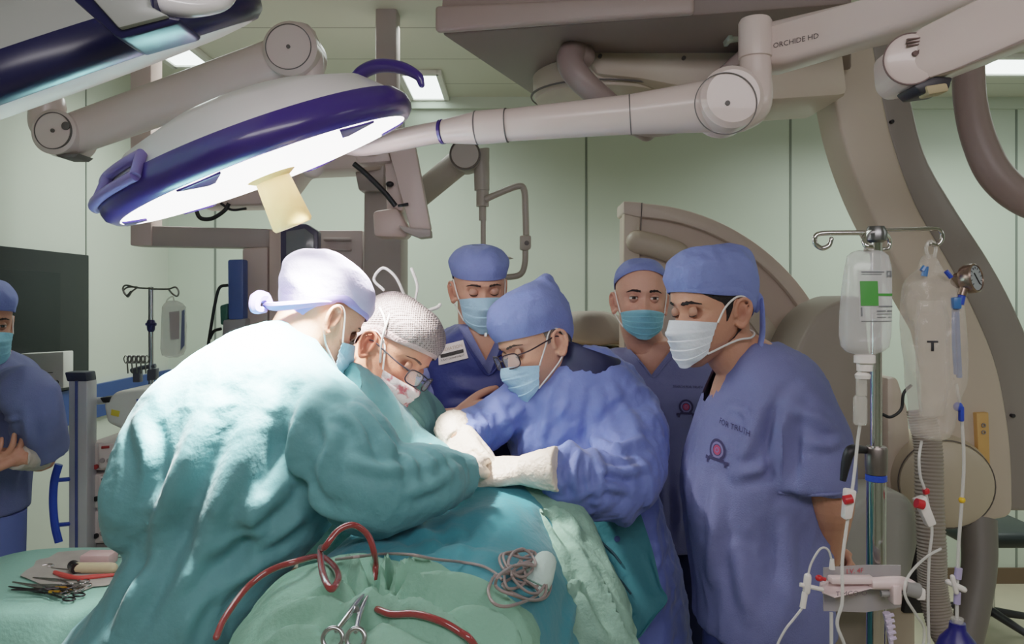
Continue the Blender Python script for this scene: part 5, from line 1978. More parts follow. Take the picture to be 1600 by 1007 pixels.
tp = cloth('scrub_top', g, M_scrub2, E.root, .0075, 4, [dict(amp=.004, scale=9, axis=(0, 0, 1), stretch=5, seed=1.2)],
           [([(1030, 700), (1036, 770), (1034, 840)], .012, .007), ([(1056, 760), (1062, 800), (1058, 842)], .01, .009)],
           cuts=[vcut((1021, 589), (978, 528), (1068, 528), 2.2, 2.36)])
bv = bvh_obj(tp)
crest(E, bv, P(1075, 638, 2.2), (1, 0, -.03), (0, 0, 1), 'SEARCH FOR TRUTH', .0095, P(1079, 607, 2.2))
# soft neckline edge
mb = MB(); mb.tube([snap(bv, x, y, 2.24) for x, y in ((985, 544), (996, 560), (1008, 575), (1021, 590), (1034, 577), (1048, 560), (1060, 546))], .003, 8, 4)
obj('neckline', mb, M_scrub2, tp)
E.cap(M_cap_blue, front=.084, side=.046, back=-.03, height=.004, off0=.003, crown=1.0, noise_amp=.002, label='small blue cap on the shaved head')
E.mask(M_mask_cyan, tilt=0, top=-.036, side_hi=-.046, pleats=4, amp=.004, seed=2.)

# ------------------------------------------------------------------ man in the navy vest
C_ = new('person', 'man in a navy lead vest with white chest label and flat-topped blue cap', (P(752, 900, 2.25).x, 2.25, 0), (200, 144, 122),
         (.22, -1, -.20), (-.03, 0, 1), (0, .085, 0), P(757, 457, 2.15), k=.95, stubble=.6, redness=.4)
C_.neck(P(752, 545, 2.26), .06, .07)
rows = [(752, 508, 40, 2.27), (752, 522, 68, 2.27), (753, 540, 92, 2.27), (754, 570, 106, 2.27), (754, 640, 104, 2.26), (754, 760, 104, 2.26), (754, 900, 106, 2.26), (754, 1100, 112, 2.26)]
C_.coarse.rings(ringset(shrink(rows, .84), .1))
shR, elR, wrR = P(664, 566, 2.27), P(648, 668, 2.16), P(716, 654, 2.02)
shL, elL, wrL = P(842, 566, 2.27), P(868, 668, 2.16), P(800, 672, 2.02)
for sh, el, wr in ((shR, elR, wrR), (shL, elL, wrL)):
    C_.fine.tube([sh, sh.lerp(el, .5), el, el.lerp(wr, .4), wr], [.052, .046, .042, .040, .029], 16, 5, rnd=True)
hand(C_.fine, wrR, (.95, -.1, .16), (0, 1, -.3), 1, curls=(.25, .3, .35, .4), thumb=(.5, .5))
hand(C_.fine, wrL, (-.95, -.1, -.1), (0, 1, .1), -1)
legs(C_, [(P(715, 900, 2.28), (P(715, 900, 2.28).x, 2.28, .08)), (P(795, 900, 2.28), (P(795, 900, 2.28).x, 2.28, .08))], m=M_trs2)
C_.finish()
C_.eyes(closed=True)
C_.brows((52, 38, 34), 1.0)
g = MB(); g.rings(ringset(shrink(rows[:6], .95), .118))
for sh, el in ((shR, elR), (shL, elL)):
    g.tube([sh.lerp(P(752, 560, 2.27), .35), sh, sh.lerp(el, .86)], [.06, .066, .06], 18, 4)
tp = cloth('scrub_top', g, M_scrub, C_.root, .0075, 3, [dict(amp=.007, scale=11, axis=(0.1, 0, 1), stretch=4, seed=3.3)],
           [([(668, 585), (660, 612), (664, 640)], .01, .014), ([(650, 590), (648, 630)], .008, .012)],
           cuts=[vcut((758, 566), (712, 480), (800, 480), 2.1, 2.26)])
g = MB(); g.rings(ringset([(r[0], r[1], r[2] * (.80 if i > 3 else .86), r[3]) for i, r in enumerate(rows)], .145))
vest = cloth('lead_vest', g, M_vest, C_.root, .0075, 3, [dict(amp=.004, scale=6, axis=(1, 0, .2), stretch=4, seed=8.3)],
             [([(700, 600), (750, 612), (800, 600)], .02, .008), ([(690, 640), (720, 632), (760, 640)], .012, .006)],
             cuts=[vcut((764, 588), (690, 478), (812, 470), 2.1, 2.3)])
bv = bvh_obj(vest)
mb = MB()
cc = snap(bv, 706, 551, 2.12)
uu, vv = (P(726, 546, 2.1) - P(681, 558, 2.1)), (P(700, 537, 2.1) - P(705, 565, 2.1))
decal_grid(mb, cc, uu * .5, vv * .52, lambda a, b: (a * (1 + .07 * -b), b), 10, 8, bv, .004)
lab = obj('chest_label', mb, mat('label_white', (222, 210, 208), rough=.6), C_.root, recalc=False, label='white printed label on the right chest')
mb = MB()
decal_grid(mb, cc - Vector(vv) * .06, uu * .42, vv * .10, lambda a, b: (a, b), 8, 3, bv, .0055)
flat_text(mb, 'X-RAY DEPARTMENT', .0075, cc - Vector(vv) * .3, uu, vv, .0055, bvh=bv)
obj('print', mb, mat('print_black', (40, 34, 34), rough=.6), lab, recalc=False)
mb = MB()
flat_text(mb, 'RADIATION', .0125, cc + Vector(vv) * .24, uu, vv, .0055, bvh=bv)
obj('print', mb, mat('print_tan', (176, 142, 116), rough=.6), lab, recalc=False)
mb = MB(); mb.tube([snap(bv, x, y, 2.2) for x, y in ((716, 508), (724, 530), (742, 560), (763, 587), (786, 560), (800, 530))], .003, 8, 4)
obj('neckline', mb, M_vest, vest)
C_.cap(M_cap_blue, front=.036, side=.036, back=-.02, height=.008, crown=.98, bulge=[((.75, -.1, .55), .010, .08), ((-.75, -.1, .55), .010, .08)], noise_amp=.003, band=False, label='flat-topped blue cap')
C_.mask(M_mask_blue, top=-.012, side_hi=-.028, pleats=3, amp=.003, seed=4.)

# ------------------------------------------------------------------ surgeon in the blue gown
D = new('person', 'surgeon in a blue gown with glasses and pale gloves, bending over the patient', (P(940, 900, 1.98).x, 1.98, 0), (198, 146, 122),
        (-.80, -.52, -.36), (-.12, .1, 1), (-EAR[0], EAR[1], EAR[2]), P(872, 537, 1.84), k=.97, stubble=.5, redness=.2)
D.neck(P(900, 590, 1.93), .058, .068)
rows = [(905, 545, 40, 1.95, .06), (908, 562, 62, 1.95, .09), (908, 585, 88, 1.95, .12), (905, 620, 108, 1.95, .145), (908, 690, 110, 1.95, .15), (920, 770, 108, 1.96, .15), (945, 860, 108, 1.97, .15), (960, 960, 112, 1.97, .15), (968, 1250, 130, 1.97, .17)]
D.coarse.rings(ringset(shrink(rows[:8], .85), .11))
shL, elL, wrL = P(972, 650, 1.90), P(962, 752, 1.70), P(824, 735, 1.57)
shR, elR, wrR = P(826, 628, 1.93), P(752, 668, 1.86), P(716, 684, 1.72)
for sh, el, wr in ((shL, elL, wrL), (shR, elR, wrR)):
    D.coarse.tube([sh, el, wr], [.05, .043, .028], 14, 5, rnd=True)
hL = (wrL, P(752, 738, 1.60) - wrL, (0, .45, -1), -1)
hR = (wrR + Vector((0, 0, -.005)), P(738, 735, 1.58) - wrR, (.6, .3, -.6), 1)
hand(D.fine, *hL[:3], side=hL[3], curls=(.32, .36, .4, .42), thumb=(.12, .5), k=1.0)
hand(D.fine, *hR[:3], side=hR[3], curls=(.32, .36, .4, .42), thumb=(.12, .5), k=1.0)
legs(D, [(P(900, 900, 2.0), (P(900, 900, 2.0).x, 2.0, .08)), (P(1000, 900, 2.0), (P(1000, 900, 2.0).x, 2.0, .08))], m=M_trs2)
D.finish()
D.eyes(closed=True)
D.brows((70, 56, 50), .9)
g = MB(); g.rings(ringset(rows, .15))
g.tube([P(930, 610, 1.95), shL, P(985, 705, 1.80), elL, P(915, 750, 1.63), P(866, 738, 1.585), P(852, 737, 1.58)], [.08, .092, .085, .086, .070, .050, .034], 22, 5)
g.tube([P(870, 610, 1.95), shR, P(782, 650, 1.88), elR, P(732, 676, 1.78), wrR], [.08, .070, .060, .056, .046, .036], 22, 5)
gown = cloth('surgical_gown', g, M_gown_blue, D.root, .0065, 4,
             [dict(amp=.007, scale=8, axis=(.3, 0, 1), stretch=4, seed=5.1), dict(amp=.0045, scale=17, axis=(.6, 0, .5), stretch=3, seed=15.1), dict(amp=.002, scale=32, axis=(.2, 0, .8), stretch=2, seed=25.1)],
             [([(820, 640), (800, 690), (790, 740)], .014, .018), ([(880, 640), (890, 700), (870, 760)], .016, .010),
              ([(935, 620), (930, 680), (940, 730)], .014, .012), ([(960, 610), (985, 650), (1000, 700)], .014, .010),
              ([(1005, 690), (960, 700), (925, 690)], .012, .016), ([(1010, 730), (970, 740), (935, 725)], .010, .014),
              ([(985, 770), (950, 760), (915, 770)], .010, .012), ([(905, 705), (895, 740), (905, 780)], .008, .014),
              ([(880, 700), (876, 735), (880, 770)], .006, .008), ([(925, 700), (940, 740), (930, 785)], .009, .012),
              ([(740, 640), (760, 670), (765, 705)], .010, .014), ([(775, 625), (790, 660), (780, 700)], .010, .012), ([(715, 650), (735, 665), (745, 690)], .008, .010),
              ([(860, 610), (850, 660), (846, 720)], .012, .008), ([(975, 800), (985, 860), (990, 930)], .02, .014), ([(1015, 790), (1020, 850), (1030, 930)], .02, .012)])
for h, sl in ((hL, wrL), (hR, wrR)):
    g = MB(); hand(g, *h[:3], side=h[3], curls=(.32, .36, .4, .42), thumb=(.12, .5), k=1.0, r=.0032)
    d = Vector(h[1]).normalized()
    g.tube([Vector(h[0]) - d * .064, Vector(h[0]) - d * .03, Vector(h[0]) + d * .012], [.046, .040, .031], 20, 4, rnd=False)
    V, Q = remesh(g, .0032, 2)
    N = normals(V, Q)
    t_ = (V - np.array(h[0])) @ np.array(d)
    folds(V, N, .0016, 60, d.orthogonal(), 3, 2.2, mask=np.clip(-t_ / .03, .25, 1))
    obj('glove', None, M_glove, D.root, me=mesh_np('glove', V, Q), sharp=None)
mb = MB()                                         # thick dark collar round the neck
H = D.H
nb = P(900, 584, 1.92)
rs = []
for z, r in ((-.035, .092), (-.01, .088), (.03, .083), (.058, .080), (.064, .074), (.05, .068), (.0, .068)):
    c = nb + Vector((.012 - z * .0, .0, z))
    rs.append(ell(c + Vector((.02 * (z > .02), 0, 0)), Vector((r * 1.02, 0, -.026 + .5 * 0)), Vector((0, r, .0)), 32, 2.1))
mb.rings(rs, cap=False)
obj('thyroid_collar', mb, mat('collar_navy', (26, 30, 62), rough=.6, var=.1, vscale=20), D.root, sharp=60)
D.cap(M_cap_blue, front=.040, side=.022, back=-.05, height=.012, crown=1.02, bulge=[((.0, -.62, .80), .040, .025), ((0, .55, .75), .010, .08), ((0, -.1, 1), .010, .05), ((-.5, -.1, .8), .008, .1)], noise_amp=.005, fold_axis=(0, 1, .3), band=False, label='tall blue cloth cap with a crumpled peak at the back')
mb = MB(); c = D.on_face(.008, .062, .014)
decal_grid(mb, D.H.w((.028, .094, .062)), D.H.M @ Vector((-.008, .001, 0)), D.H.M @ Vector((0, -.002, .004)), lambda a, b: (a, b), 3, 2, None, .016)
obj('cap_tag', mb, mat('tag_white', (224, 222, 226), rough=.6), D.root)
M_frame = mat('frame_dark', (44, 30, 34), rough=.3, coat=.3)
D.glasses(M_frame, w=.053, h=.036, z=-.010, y=.112, r=.0017)
D.patch('hair', M_hair_gr, -1.95, -1.35, lambda t: -.008 + .012 * abs(t + 1.35), lambda t: .03, off=.0025)
D.patch('hair', M_hair_gr, -2.9, -1.95, lambda t: -.055, lambda t: .02, off=.003)
D.mask(M_mask_blue, top=-.022, side_hi=-.046, side_lo=-.098, pleats=3, amp=.0028, seed=6., tm=1.12)

# ------------------------------------------------------------------ man in lilac scrubs, profile
Fp = new('person', 'tall man in lilac scrubs and tied blue cap seen in profile, hands behind his back', (P(1195, 900, 1.72).x, 1.72, 0), (190, 136, 112),
         (-.90, -.42, -.14), (-.03, 0, 1), (-EAR[0], EAR[1], EAR[2]), P(1156, 490, 1.64), k=.97, stubble=.35, redness=.1)
Fp.neck(P(1172, 572, 1.72), .058, .070)
rows = [(1186, 538, 34, 1.74, .08), (1192, 556, 58, 1.74, .13), (1196, 580, 72, 1.74, .17), (1196, 620, 88, 1.74, .19), (1196, 680, 108, 1.73, .185), (1190, 750, 122, 1.72, .17), (1184, 830, 108, 1.72, .16), (1188, 910, 100, 1.72, .165), (1190, 974, 102, 1.72, .17)]
Fp.coarse.rings(ringset(shrink(rows, .84), .12))
shL, elL, wrL = P(1245, 640, 1.60), P(1298, 775, 1.56), P(1294, 868, 1.66)
shR, elR, wrR = P(1175, 622, 1.92), P(1200, 770, 1.95), P(1262, 850, 1.84)
for sh, el, wr in ((shL, elL, wrL), (shR, elR, wrR)):
    Fp.fine.tube([sh, sh.lerp(el, .5), el, el.lerp(wr, .4), wr], [.054, .05, .045, .042, .030], 16, 5, rnd=True)
hand(Fp.fine, wrL, (.0, .45, -.6), (-.3, .8, .2), -1, curls=(.5, .55, .6, .7))
hand(Fp.fine, wrR, (.5, -.3, -.2), (-.6, -.3, -.3), 1)
legs(Fp, [(P(1162, 930, 1.68), (P(1150, 950, 1.68).x, 1.68, .08)), (P(1222, 930, 1.78), (P(1230, 950, 1.80).x, 1.80, .08))], r=(.085, .08, .065), m=M_trs)
Fp.finish()
Fp.eyes(closed=True)
Fp.brows((30, 24, 24), 1.2)
g = MB(); g.rings(ringset(rows, .17))
g.tube([P(1212, 602, 1.68), P(1240, 630, 1.62), P(1272, 700, 1.58), P(1274, 768, 1.57)], [.066, .078, .078, .076], 22, 5)
g.tube([P(1180, 600, 1.85), shR, P(1190, 730, 1.94)], [.07, .08, .078], 18, 5)
tp = cloth('scrub_top', g, M_scrub, Fp.root, .0065, 4,
           [dict(amp=.006, scale=7, axis=(.1, 0, 1), stretch=5, seed=9.1), dict(amp=.003, scale=15, axis=(.4, 0, 1), stretch=3, seed=19.1)],
           [([(1235, 630), (1222, 690), (1226, 760)], .014, .022), ([(1190, 640), (1168, 700), (1150, 740)], .014, .010),
            ([(1260, 690), (1290, 696), (1316, 690)], .010, .008), ([(1205, 700), (1190, 730), (1150, 742)], .012, .014), ([(1230, 640), (1280, 655), (1310, 680)], .012, .008),
            ([(1150, 860), (1160, 910), (1170, 965)], .016, .012), ([(1220, 800), (1230, 870), (1240, 960)], .018, .014), ([(1120, 760), (1118, 830), (1110, 900)], .016, .012), ([(1140, 640), (1160, 645), (1170, 660)], .006, .007)],
           cuts=[vcut((1124, 640), (1096, 530), (1176, 530), 1.62, 1.80)])
bv = bvh_obj(tp)
c0 = snap(bv, 1121, 703, 1.6)
crest(Fp, bv, c0, Vector((.72, -.62, -.14)), Vector((-.05, -.05, 1)), 'FOR TRUTH', .016, snap(bv, 1147, 668, 1.6))
mb = MB(); mb.tube([snap(bv, x, y, 1.62) for x, y in ((1216, 770), (1240, 772), (1270, 774), (1300, 773), (1320, 770))], .0035, 8, 4)
obj('sleeve_hem', mb, M_scrub, tp)
Fp.cap(M_cap_blue, front=.050, side=.026, back=-.045, height=.012, crown=1.04, bulge=[((0, -.7, .75), .018, .06), ((0, -.95, .15), .014, .03), ((-.3, .5, .8), .008, .1)], noise_amp=.006, fold_axis=(0, .6, .8), label='blue cloth cap tied at the back of the head')
Fp.tube('cap_tie', [Fp.H.w(p) for p in ((-.05, -.104, .0), (-.062, -.09, -.03), (-.075, -.07, -.075), (-.082, -.04, -.12), (-.085, -.01, -.16), (-.085, .02, -.20), (-.085, .035, -.225))], [.006, .008, .009, .009, .008, .007, .004], M_cap_blue, flat=((.6, .3, 0), .25))
Fp.tube('cap_tie', [Fp.H.w(p) for p in ((-.02, -.112, .02), (-.02, -.125, .0), (-.01, -.122, -.025))], [.008, .010, .006], M_cap_blue, flat=((0, 1, 0), .4))
Fp.patch('hair', M_hair_dk, -1.55, -.72, lambda t: min(.050, .016 + .055 * max(0, t + 1.18)) - .046 * math.exp(-((t + 1.36) / .085) ** 2), lambda t: .058 if t > -1.2 else .05, off=.0022, seed=3, nt=70)
Fp.patch('hair', M_hair_dk, -3.6, -1.85, lambda t: -.078, lambda t: .01, off=.004, seed=5)
Fp.mask(M_mask_white, top=-.014, side_hi=-.028, side_lo=-.094, pleats=4, amp=.0034, seed=7., loops='tie', tm=1.14, tent=.024)

# ------------------------------------------------------------------ surgeon in the green gown, back to the lens
A = new('person', 'surgeon in a wide green gown and brightly lit white cap, seen from behind', (P(230, 1000, 1.42).x, 1.42, 0), (200, 142, 118),
        (.60, .60, -.58), (.12, .1, 1), EAR, P(519, 502, 1.54), k=.91, stubble=.7, redness=1.2)
A.neck(P(466, 568, 1.58), .058, .07)
rows = [(466, 520, 30, 1.50, .05, 30), (462, 532, 52, 1.50, .09, 28), (448, 560, 92, 1.49, .13, 24), (424, 605, 128, 1.47, .155, 20), (404, 660, 150, 1.45, .17, 16), (378, 735, 168, 1.43, .175, 12), (368, 815, 134, 1.43, .165, 10), (328, 882, 120, 1.41, .16, 8), (312, 920, 124, 1.41, .165, 7), (272, 985, 138, 1.41, .175, 6), (235, 1080, 165, 1.41, .185, 2), (215, 1300, 180, 1.41, .20, 0), (210, 1500, 190, 1.41, .21, 0)]
A.coarse.rings(ringset(shrink(rows[:9], .72), .12))
shR, elR, wrR = P(500, 662, 1.38), P(580, 760, 1.32), P(712, 745, 1.44)
shL, elL, wrL = P(560, 640, 1.66), P(630, 705, 1.74), P(715, 738, 1.66)
for sh, el, wr in ((shR, elR, wrR), (shL, elL, wrL)):
    A.coarse.tube([sh, el, wr], [.05, .045, .03], 14, 5, rnd=True)
hA = [(wrR + Vector((0, .03, 0)), (.1, 1, -.02), (.2, .1, -1), -1), (wrL, (.7, -.1, -.5), (.2, .2, -1), -1)]
for h in hA:
    hand(A.fine, *h[:3], side=h[3], curls=(.12, .15, .18, .2), thumb=(.12, .4))
gloves(A, hA, False)
legs(A, [(P(240, 1000, 1.38), (P(225, 1000, 1.38).x, 1.36, .08)), (P(290, 1000, 1.5), (P(300, 1000, 1.5).x, 1.5, .08))], m=M_trs)
A.finish()
A.eyes(closed=True, sides=(1,))
A.brows((60, 44, 38), 1.0, sides=(1,))
g = MB(); g.rings(ringset(rows, .17))
g.tube([P(450, 610, 1.44), shR, P(540, 712, 1.34), elR, P(650, 754, 1.36), P(700, 746, 1.42), P(736, 746, 1.45)], [.085, .090, .090, .083, .066, .050, .034], 24, 6)
g.tube([P(520, 610, 1.6), shL, elL, wrL], [.075, .08, .07, .045], 20, 5)
lobe = [(345, 585, 30, 1.46, .08, 40), (305, 632, 62, 1.43, .11, 35), (266, 700, 66, 1.40, .12, 26), (233, 775, 66, 1.37, .10, 16), (217, 825, 48, 1.365, .07, 8), (214, 852, 28, 1.365, .045, 0), (219, 872, 8, 1.365, .02, 0)]
g.rings(ringset(lobe, .1))
cr = [([(330, 640), (285, 740), (235, 850)], .022, .022), ([(420, 640), (350, 780), (300, 900), (250, 1000)], .026, .022), ([(470, 690), (420, 780), (350, 850)], .02, .018),
      ([(520, 600), (470, 660), (440, 740)], .02, .014), ([(440, 860), (370, 900), (310, 960), (280, 1007)], .02, .020), ([(480, 800), (420, 840), (330, 860)], .016, .016), ([(260, 860), (220, 920), (180, 1000)], .018, .018),
      ([(215, 650), (230, 720), (222, 790)], .014, .014), ([(470, 740), (500, 790), (560, 812)], .012, .010),
      ([(525, 640), (560, 670), (575, 710)], .010, .009), ([(560, 640), (600, 690), (620, 750)], .012, .010), ([(600, 690), (640, 720), (650, 770)], .010, .009), ([(540, 720), (600, 735), (640, 730)], .010, .008),
      ([(660, 700), (690, 720), (700, 760)], .008, .010), ([(700, 710), (722, 722), (728, 760)], .006, .007), ([(630, 770), (670, 760), (710, 735)], .010, .009), ([(500, 640), (520, 690), (500, 740)], .012, .010),
      ([(360, 950), (340, 975), (330, 1005)], .014, .012), ([(400, 720), (390, 800), (400, 860)], .018, .012)]
cloth('surgical_gown', g, M_gown_green, A.root, .0065, 5,
      [dict(amp=.006, scale=4.5, axis=(-.45, 0, 1), stretch=3.5, seed=21.0), dict(amp=.003, scale=12, axis=(-.2, .3, 1), stretch=2.5, seed=31.0), dict(amp=.0014, scale=28, axis=(.6, 0, .6), stretch=2, seed=33.0)], cr)
A.cap(M_cap_lilac, front=.050, side=.034, back=-.062, height=.010, crown=1.0, bulge=[((0, -.9, .35), .034, .08), ((0, -.5, 1), .012, .1)], noise_amp=.006, fold_axis=(0, 1, .2), label='white-lilac cloth cap knotted at the back', fscale=11,
      band=mat('cap_band_lilac', (150, 140, 214), rough=.75))
H = A.H
A.tube('cap_tie', [H.w(p) for p in ((.075, -.03, .022), (.072, -.06, .0), (.052, -.097, -.032), (.025, -.118, -.05), (.0, -.124, -.052))], [.004, .010, .013, .013, .010], mat('cap_band_lilac', (150, 140, 214)), flat=((0, .5, 1), .6))
A.tube('cap_tie', [H.w(p) for p in ((.0, -.118, -.05), (-.006, -.138, -.040), (.004, -.156, -.054), (.006, -.146, -.075), (.0, -.124, -.064))], [.008, .012, .012, .010, .006], mat('cap_band_lilac', (150, 140, 214)))
A.mask(M_mask_blue, top=-.012, side_hi=-.038, pleats=4, amp=.003, seed=8., tm=1.2)

# ------------------------------------------------------------------ surgeon in the crocheted cap
B = new('person', 'surgeon with grey crocheted cap, glasses and blood-specked mask, bowing his head', (P(560, 900, 2.05).x, 2.05, 0), (196, 132, 108),
        (.74, -.44, -.50), (.5, .1, .8), EAR, P(577, 541, 1.72), k=.96, stubble=.2, redness=1.4)
B.neck(P(572, 612, 1.84), .058, .07)
rows = [(575, 575, 36, 1.88, .07), (580, 592, 64, 1.88, .11), (586, 620, 84, 1.88, .13), (588, 670, 94, 1.88, .14), (582, 760, 96, 1.9, .14), (570, 860, 96, 1.95, .14), (560, 1000, 100, 2.0, .15), (555, 1250, 110, 2.0, .15)]
B.coarse.rings(ringset(shrink(rows[:7], .82), .11))
shR, elR, wrR = P(590, 640, 1.80), P(628, 705, 1.80), P(690, 742, 1.70)
shL, elL, wrL = P(628, 640, 1.98), P(672, 700, 1.94), P(712, 740, 1.78)
for sh, el, wr in ((shR, elR, wrR), (shL, elL, wrL)):
    B.coarse.tube([sh, el, wr], [.05, .044, .03], 14, 5, rnd=True)
hB = [(wrR, (.5, .4, -.5), (.1, .2, -1), 1), (wrL, (.6, -.1, -.5), (.1, .2, -1), -1)]
for h in hB:
    hand(B.fine, *h[:3], side=h[3], curls=(.12, .15, .18, .2), thumb=(.12, .4))
gloves(B, hB)
legs(B, [(P(520, 950, 2.0), (P(520, 950, 2.0).x, 2.0, .08)), (P(595, 950, 2.05), (P(595, 950, 2.05).x, 2.05, .08))], m=M_trs)
B.finish()
B.eyes(closed=True)
B.brows((96, 74, 66), .8)
g = MB(); g.rings(ringset(rows, .14))
g.tube([P(585, 620, 1.86), shR, elR, wrR], [.07, .08, .068, .042], 20, 5)
g.tube([P(600, 620, 1.92), shL, P(655, 660, 1.95), elL, wrL], [.07, .075, .07, .064, .042], 20, 5)
cloth('surgical_gown', g, mat('gown_green_pale', (106, 150, 146), rough=.75, var=.08, vscale=6, bump=.25, bscale=70), B.root, .0075, 4, [dict(amp=.006, scale=10, axis=(.5, 0, -1), stretch=3, seed=41.0)],
      [([(610, 640), (640, 670), (660, 700)], .010, .012), ([(640, 640), (660, 665), (672, 695)], .008, .010)])
M_croc = mat('crochet_grey', (150, 136, 134), rough=.9, var=.1, vscale=30)
nt = M_croc.node_tree; b_ = nt.nodes['Principled BSDF']
vo = nt.nodes.new('ShaderNodeTexVoronoi'); vo.inputs['Scale'].default_value = 210; vo.inputs['Randomness'].default_value = .12
tc = nt.nodes.new('ShaderNodeTexCoord'); nt.links.new(tc.outputs['Object'], vo.inputs['Vector'])
rp = nt.nodes.new('ShaderNodeValToRGB'); rp.color_ramp.elements[0].color = (.16, .13, .13, 1); rp.color_ramp.elements[0].position = .12
rp.color_ramp.elements[1].color = (1, 1, 1, 1); rp.color_ramp.elements[1].position = .5
nt.links.new(vo.outputs['Distance'], rp.inputs['Fac'])
mu = nt.nodes.new('ShaderNodeMix'); mu.data_type = 'RGBA'; mu.blend_type = 'MULTIPLY'; mu.inputs['Factor'].default_value = .85
nt.links.new(b_.inputs['Base Color'].links[0].from_socket, mu.inputs['A']); nt.links.new(rp.outputs['Color'], mu.inputs['B']); nt.links.new(mu.outputs['Result'], b_.inputs['Base Color'])
bp = nt.nodes.new('ShaderNodeBump'); bp.inputs['Strength'].default_value = .8; bp.inputs['Distance'].default_value = .004
nt.links.new(vo.outputs['Distance'], bp.inputs['Height']); nt.links.new(bp.outputs['Normal'], b_.inputs['Normal'])
B.cap(M_croc, front=.048, side=.022, back=-.05, height=.011, crown=1.0, bulge=[((0, -.8, .6), .012, .1)], noise_amp=.002, label='grey crocheted cap', band=mat('crochet_edge', (176, 152, 150), rough=.9, bump=.5, bscale=200))
H = B.H
B.tube('mask_strap', [H.w(p) for p in ((.066, .03, -.03), (.0835, .012, .01), (.0905, .0, .045), (.080, -.02, .085), (.05, -.03, .118), (.01, -.035, .1335))], .0026, M_loop)
B.tube('mask_strap', [H.w(p) for p in ((.0905, .0, .045), (.0915, -.02, .06), (.088, -.045, .07))], .0026, M_loop)
B.tube('mask_strap', [H.w(p) for p in ((.07, .01, -.085), (.074, -.035, -.075), (.076, -.05, -.05))], .0024, M_loop)
B.tube('strap_bow', [H.w(p) for p in ((.03, -.05, .128), (.06, -.08, .15), (.075, -.115, .15), (.07, -.12, .115), (.055, -.09, .108))], .0034, M_loop)
B.tube('strap_bow', [H.w(p) for p in ((.0, -.035, .134), (.0, -.055, .165), (.01, -.09, .19))], [.003, .0036, .004], M_loop)
B.tube('strap_bow', [H.w(p) for p in ((-.02, .0, .130), (-.03, .01, .150), (-.03, .012, .16))], [.004, .0045, .004], M_loop)
B.glasses(mat('frame_black', (28, 26, 34), rough=.3), w=.05, h=.034, z=-.014, y=.118, r=.0016)
M_bl = mat('mask_blood', (214, 200, 200), rough=.75, bump=.2, bscale=160, var=.05)
nt = M_bl.node_tree; b_ = nt.nodes['Principled BSDF']
nz = nt.nodes.new('ShaderNodeTexNoise'); nz.inputs['Scale'].default_value = 30; nz.inputs['Detail'].default_value = 3
tc = nt.nodes.new('ShaderNodeTexCoord'); nt.links.new(tc.outputs['Object'], nz.inputs['Vector'])
rp = nt.nodes.new('ShaderNodeValToRGB'); rp.color_ramp.elements[0].color = (0, 0, 0, 1); rp.color_ramp.elements[0].position = .58
rp.color_ramp.elements[1].color = (1, 1, 1, 1); rp.color_ramp.elements[1].position = .66
nt.links.new(nz.outputs['Fac'], rp.inputs['Fac'])
mu = nt.nodes.new('ShaderNodeMix'); mu.data_type = 'RGBA'
nt.links.new(rp.outputs['Color'], mu.inputs['Factor']); nt.links.new(b_.inputs['Base Color'].links[0].from_socket, mu.inputs['A']); mu.inputs['B'].default_value = srgb((178, 84, 92)); nt.links.new(mu.outputs['Result'], b_.inputs['Base Color'])
B.mask(M_bl, top=-.034, side_hi=-.040, side_lo=-.098, pleats=3, amp=.003, seed=9., loops='none', tm=1.14, tent=.02)

# ------------------------------------------------------------------ man cut by the picture edge
G = new('person', 'man in grey-blue scrubs at the picture edge holding his gloved hands together', (P(-15, 900, 2.35).x, 2.35, 0), (182, 128, 106),
        (.75, -.66, -.1), (0, 0, 1), (0, 0, 0), P(-28, 505, 2.31), stubble=.4)
G.neck(P(-16, 565, 2.35), .058, .068)
rows = [(-16, 548, 28, 2.35, .06), (-16, 562, 46, 2.35, .1), (-14, 582, 62, 2.35, .13), (-15, 620, 68, 2.35, .14), (-20, 690, 62, 2.35, .13), (-28, 750, 62, 2.35, .13), (-30, 800, 62, 2.35, .13)]
G.coarse.rings(ringset(shrink(rows, .85), .11))
shL, elL, wrL = P(48, 620, 2.12), P(66, 712, 2.24), P(28, 714, 2.12)
shR, elR, wrR = P(-68, 620, 2.36), P(-82, 712, 2.26), P(-35, 720, 2.12)
for sh, el, wr in ((shL, elL, wrL), (shR, elR, wrR)):
    G.fine.tube([sh, sh.lerp(el, .5), el, el.lerp(wr, .4), wr], [.05, .046, .042, .040, .030], 16, 5, rnd=True)
hG = (wrL, Vector((-.9, -.25, .05)), Vector((0, .3, -.9)), 1)
hand(G.fine, *hG[:3], side=hG[3], curls=(.6, .6, .6, .6))
hand(G.fine, wrR, (.9, -.2, .1), (0, .3, .9), -1, curls=(.6, .6, .6, .6))
legs(G, [(P(-8, 800, 2.35), (P(-20, 900, 2.35).x, 2.35, .08)), (P(-50, 800, 2.36), (P(-60, 900, 2.36).x, 2.36, .08))], m=mat('trouser_grey_blue', (86, 100, 156), rough=.8), r=(.085, .075, .06))
G.finish()
G.eyes(closed=False)
G.brows()
g = MB(); g.rings(ringset(rows, .15))
for sh, el in ((shL, elL), (shR, elR)):
    g.tube([sh.lerp(P(-16, 600, 2.35), .4), sh, sh.lerp(el, .9)], [.07, .076, .07], 18, 4)
cloth('scrub_top', g, M_scrub_g, G.root, .0085, 4, [dict(amp=.005, scale=8, axis=(0, 0, 1), stretch=4, seed=51.0)], [([(5, 652), (20, 656), (36, 657)], .008, .010), ([(40, 640), (46, 680), (44, 700)], .012, .014), ([(20, 690), (24, 720), (20, 760)], .014, .010)])
g = MB()
dd = (elL - wrL).normalized()
g.tube([wrL + dd * .11, wrL + dd * .05, wrL - dd * .01], [.044, .041, .036], 18, 4)
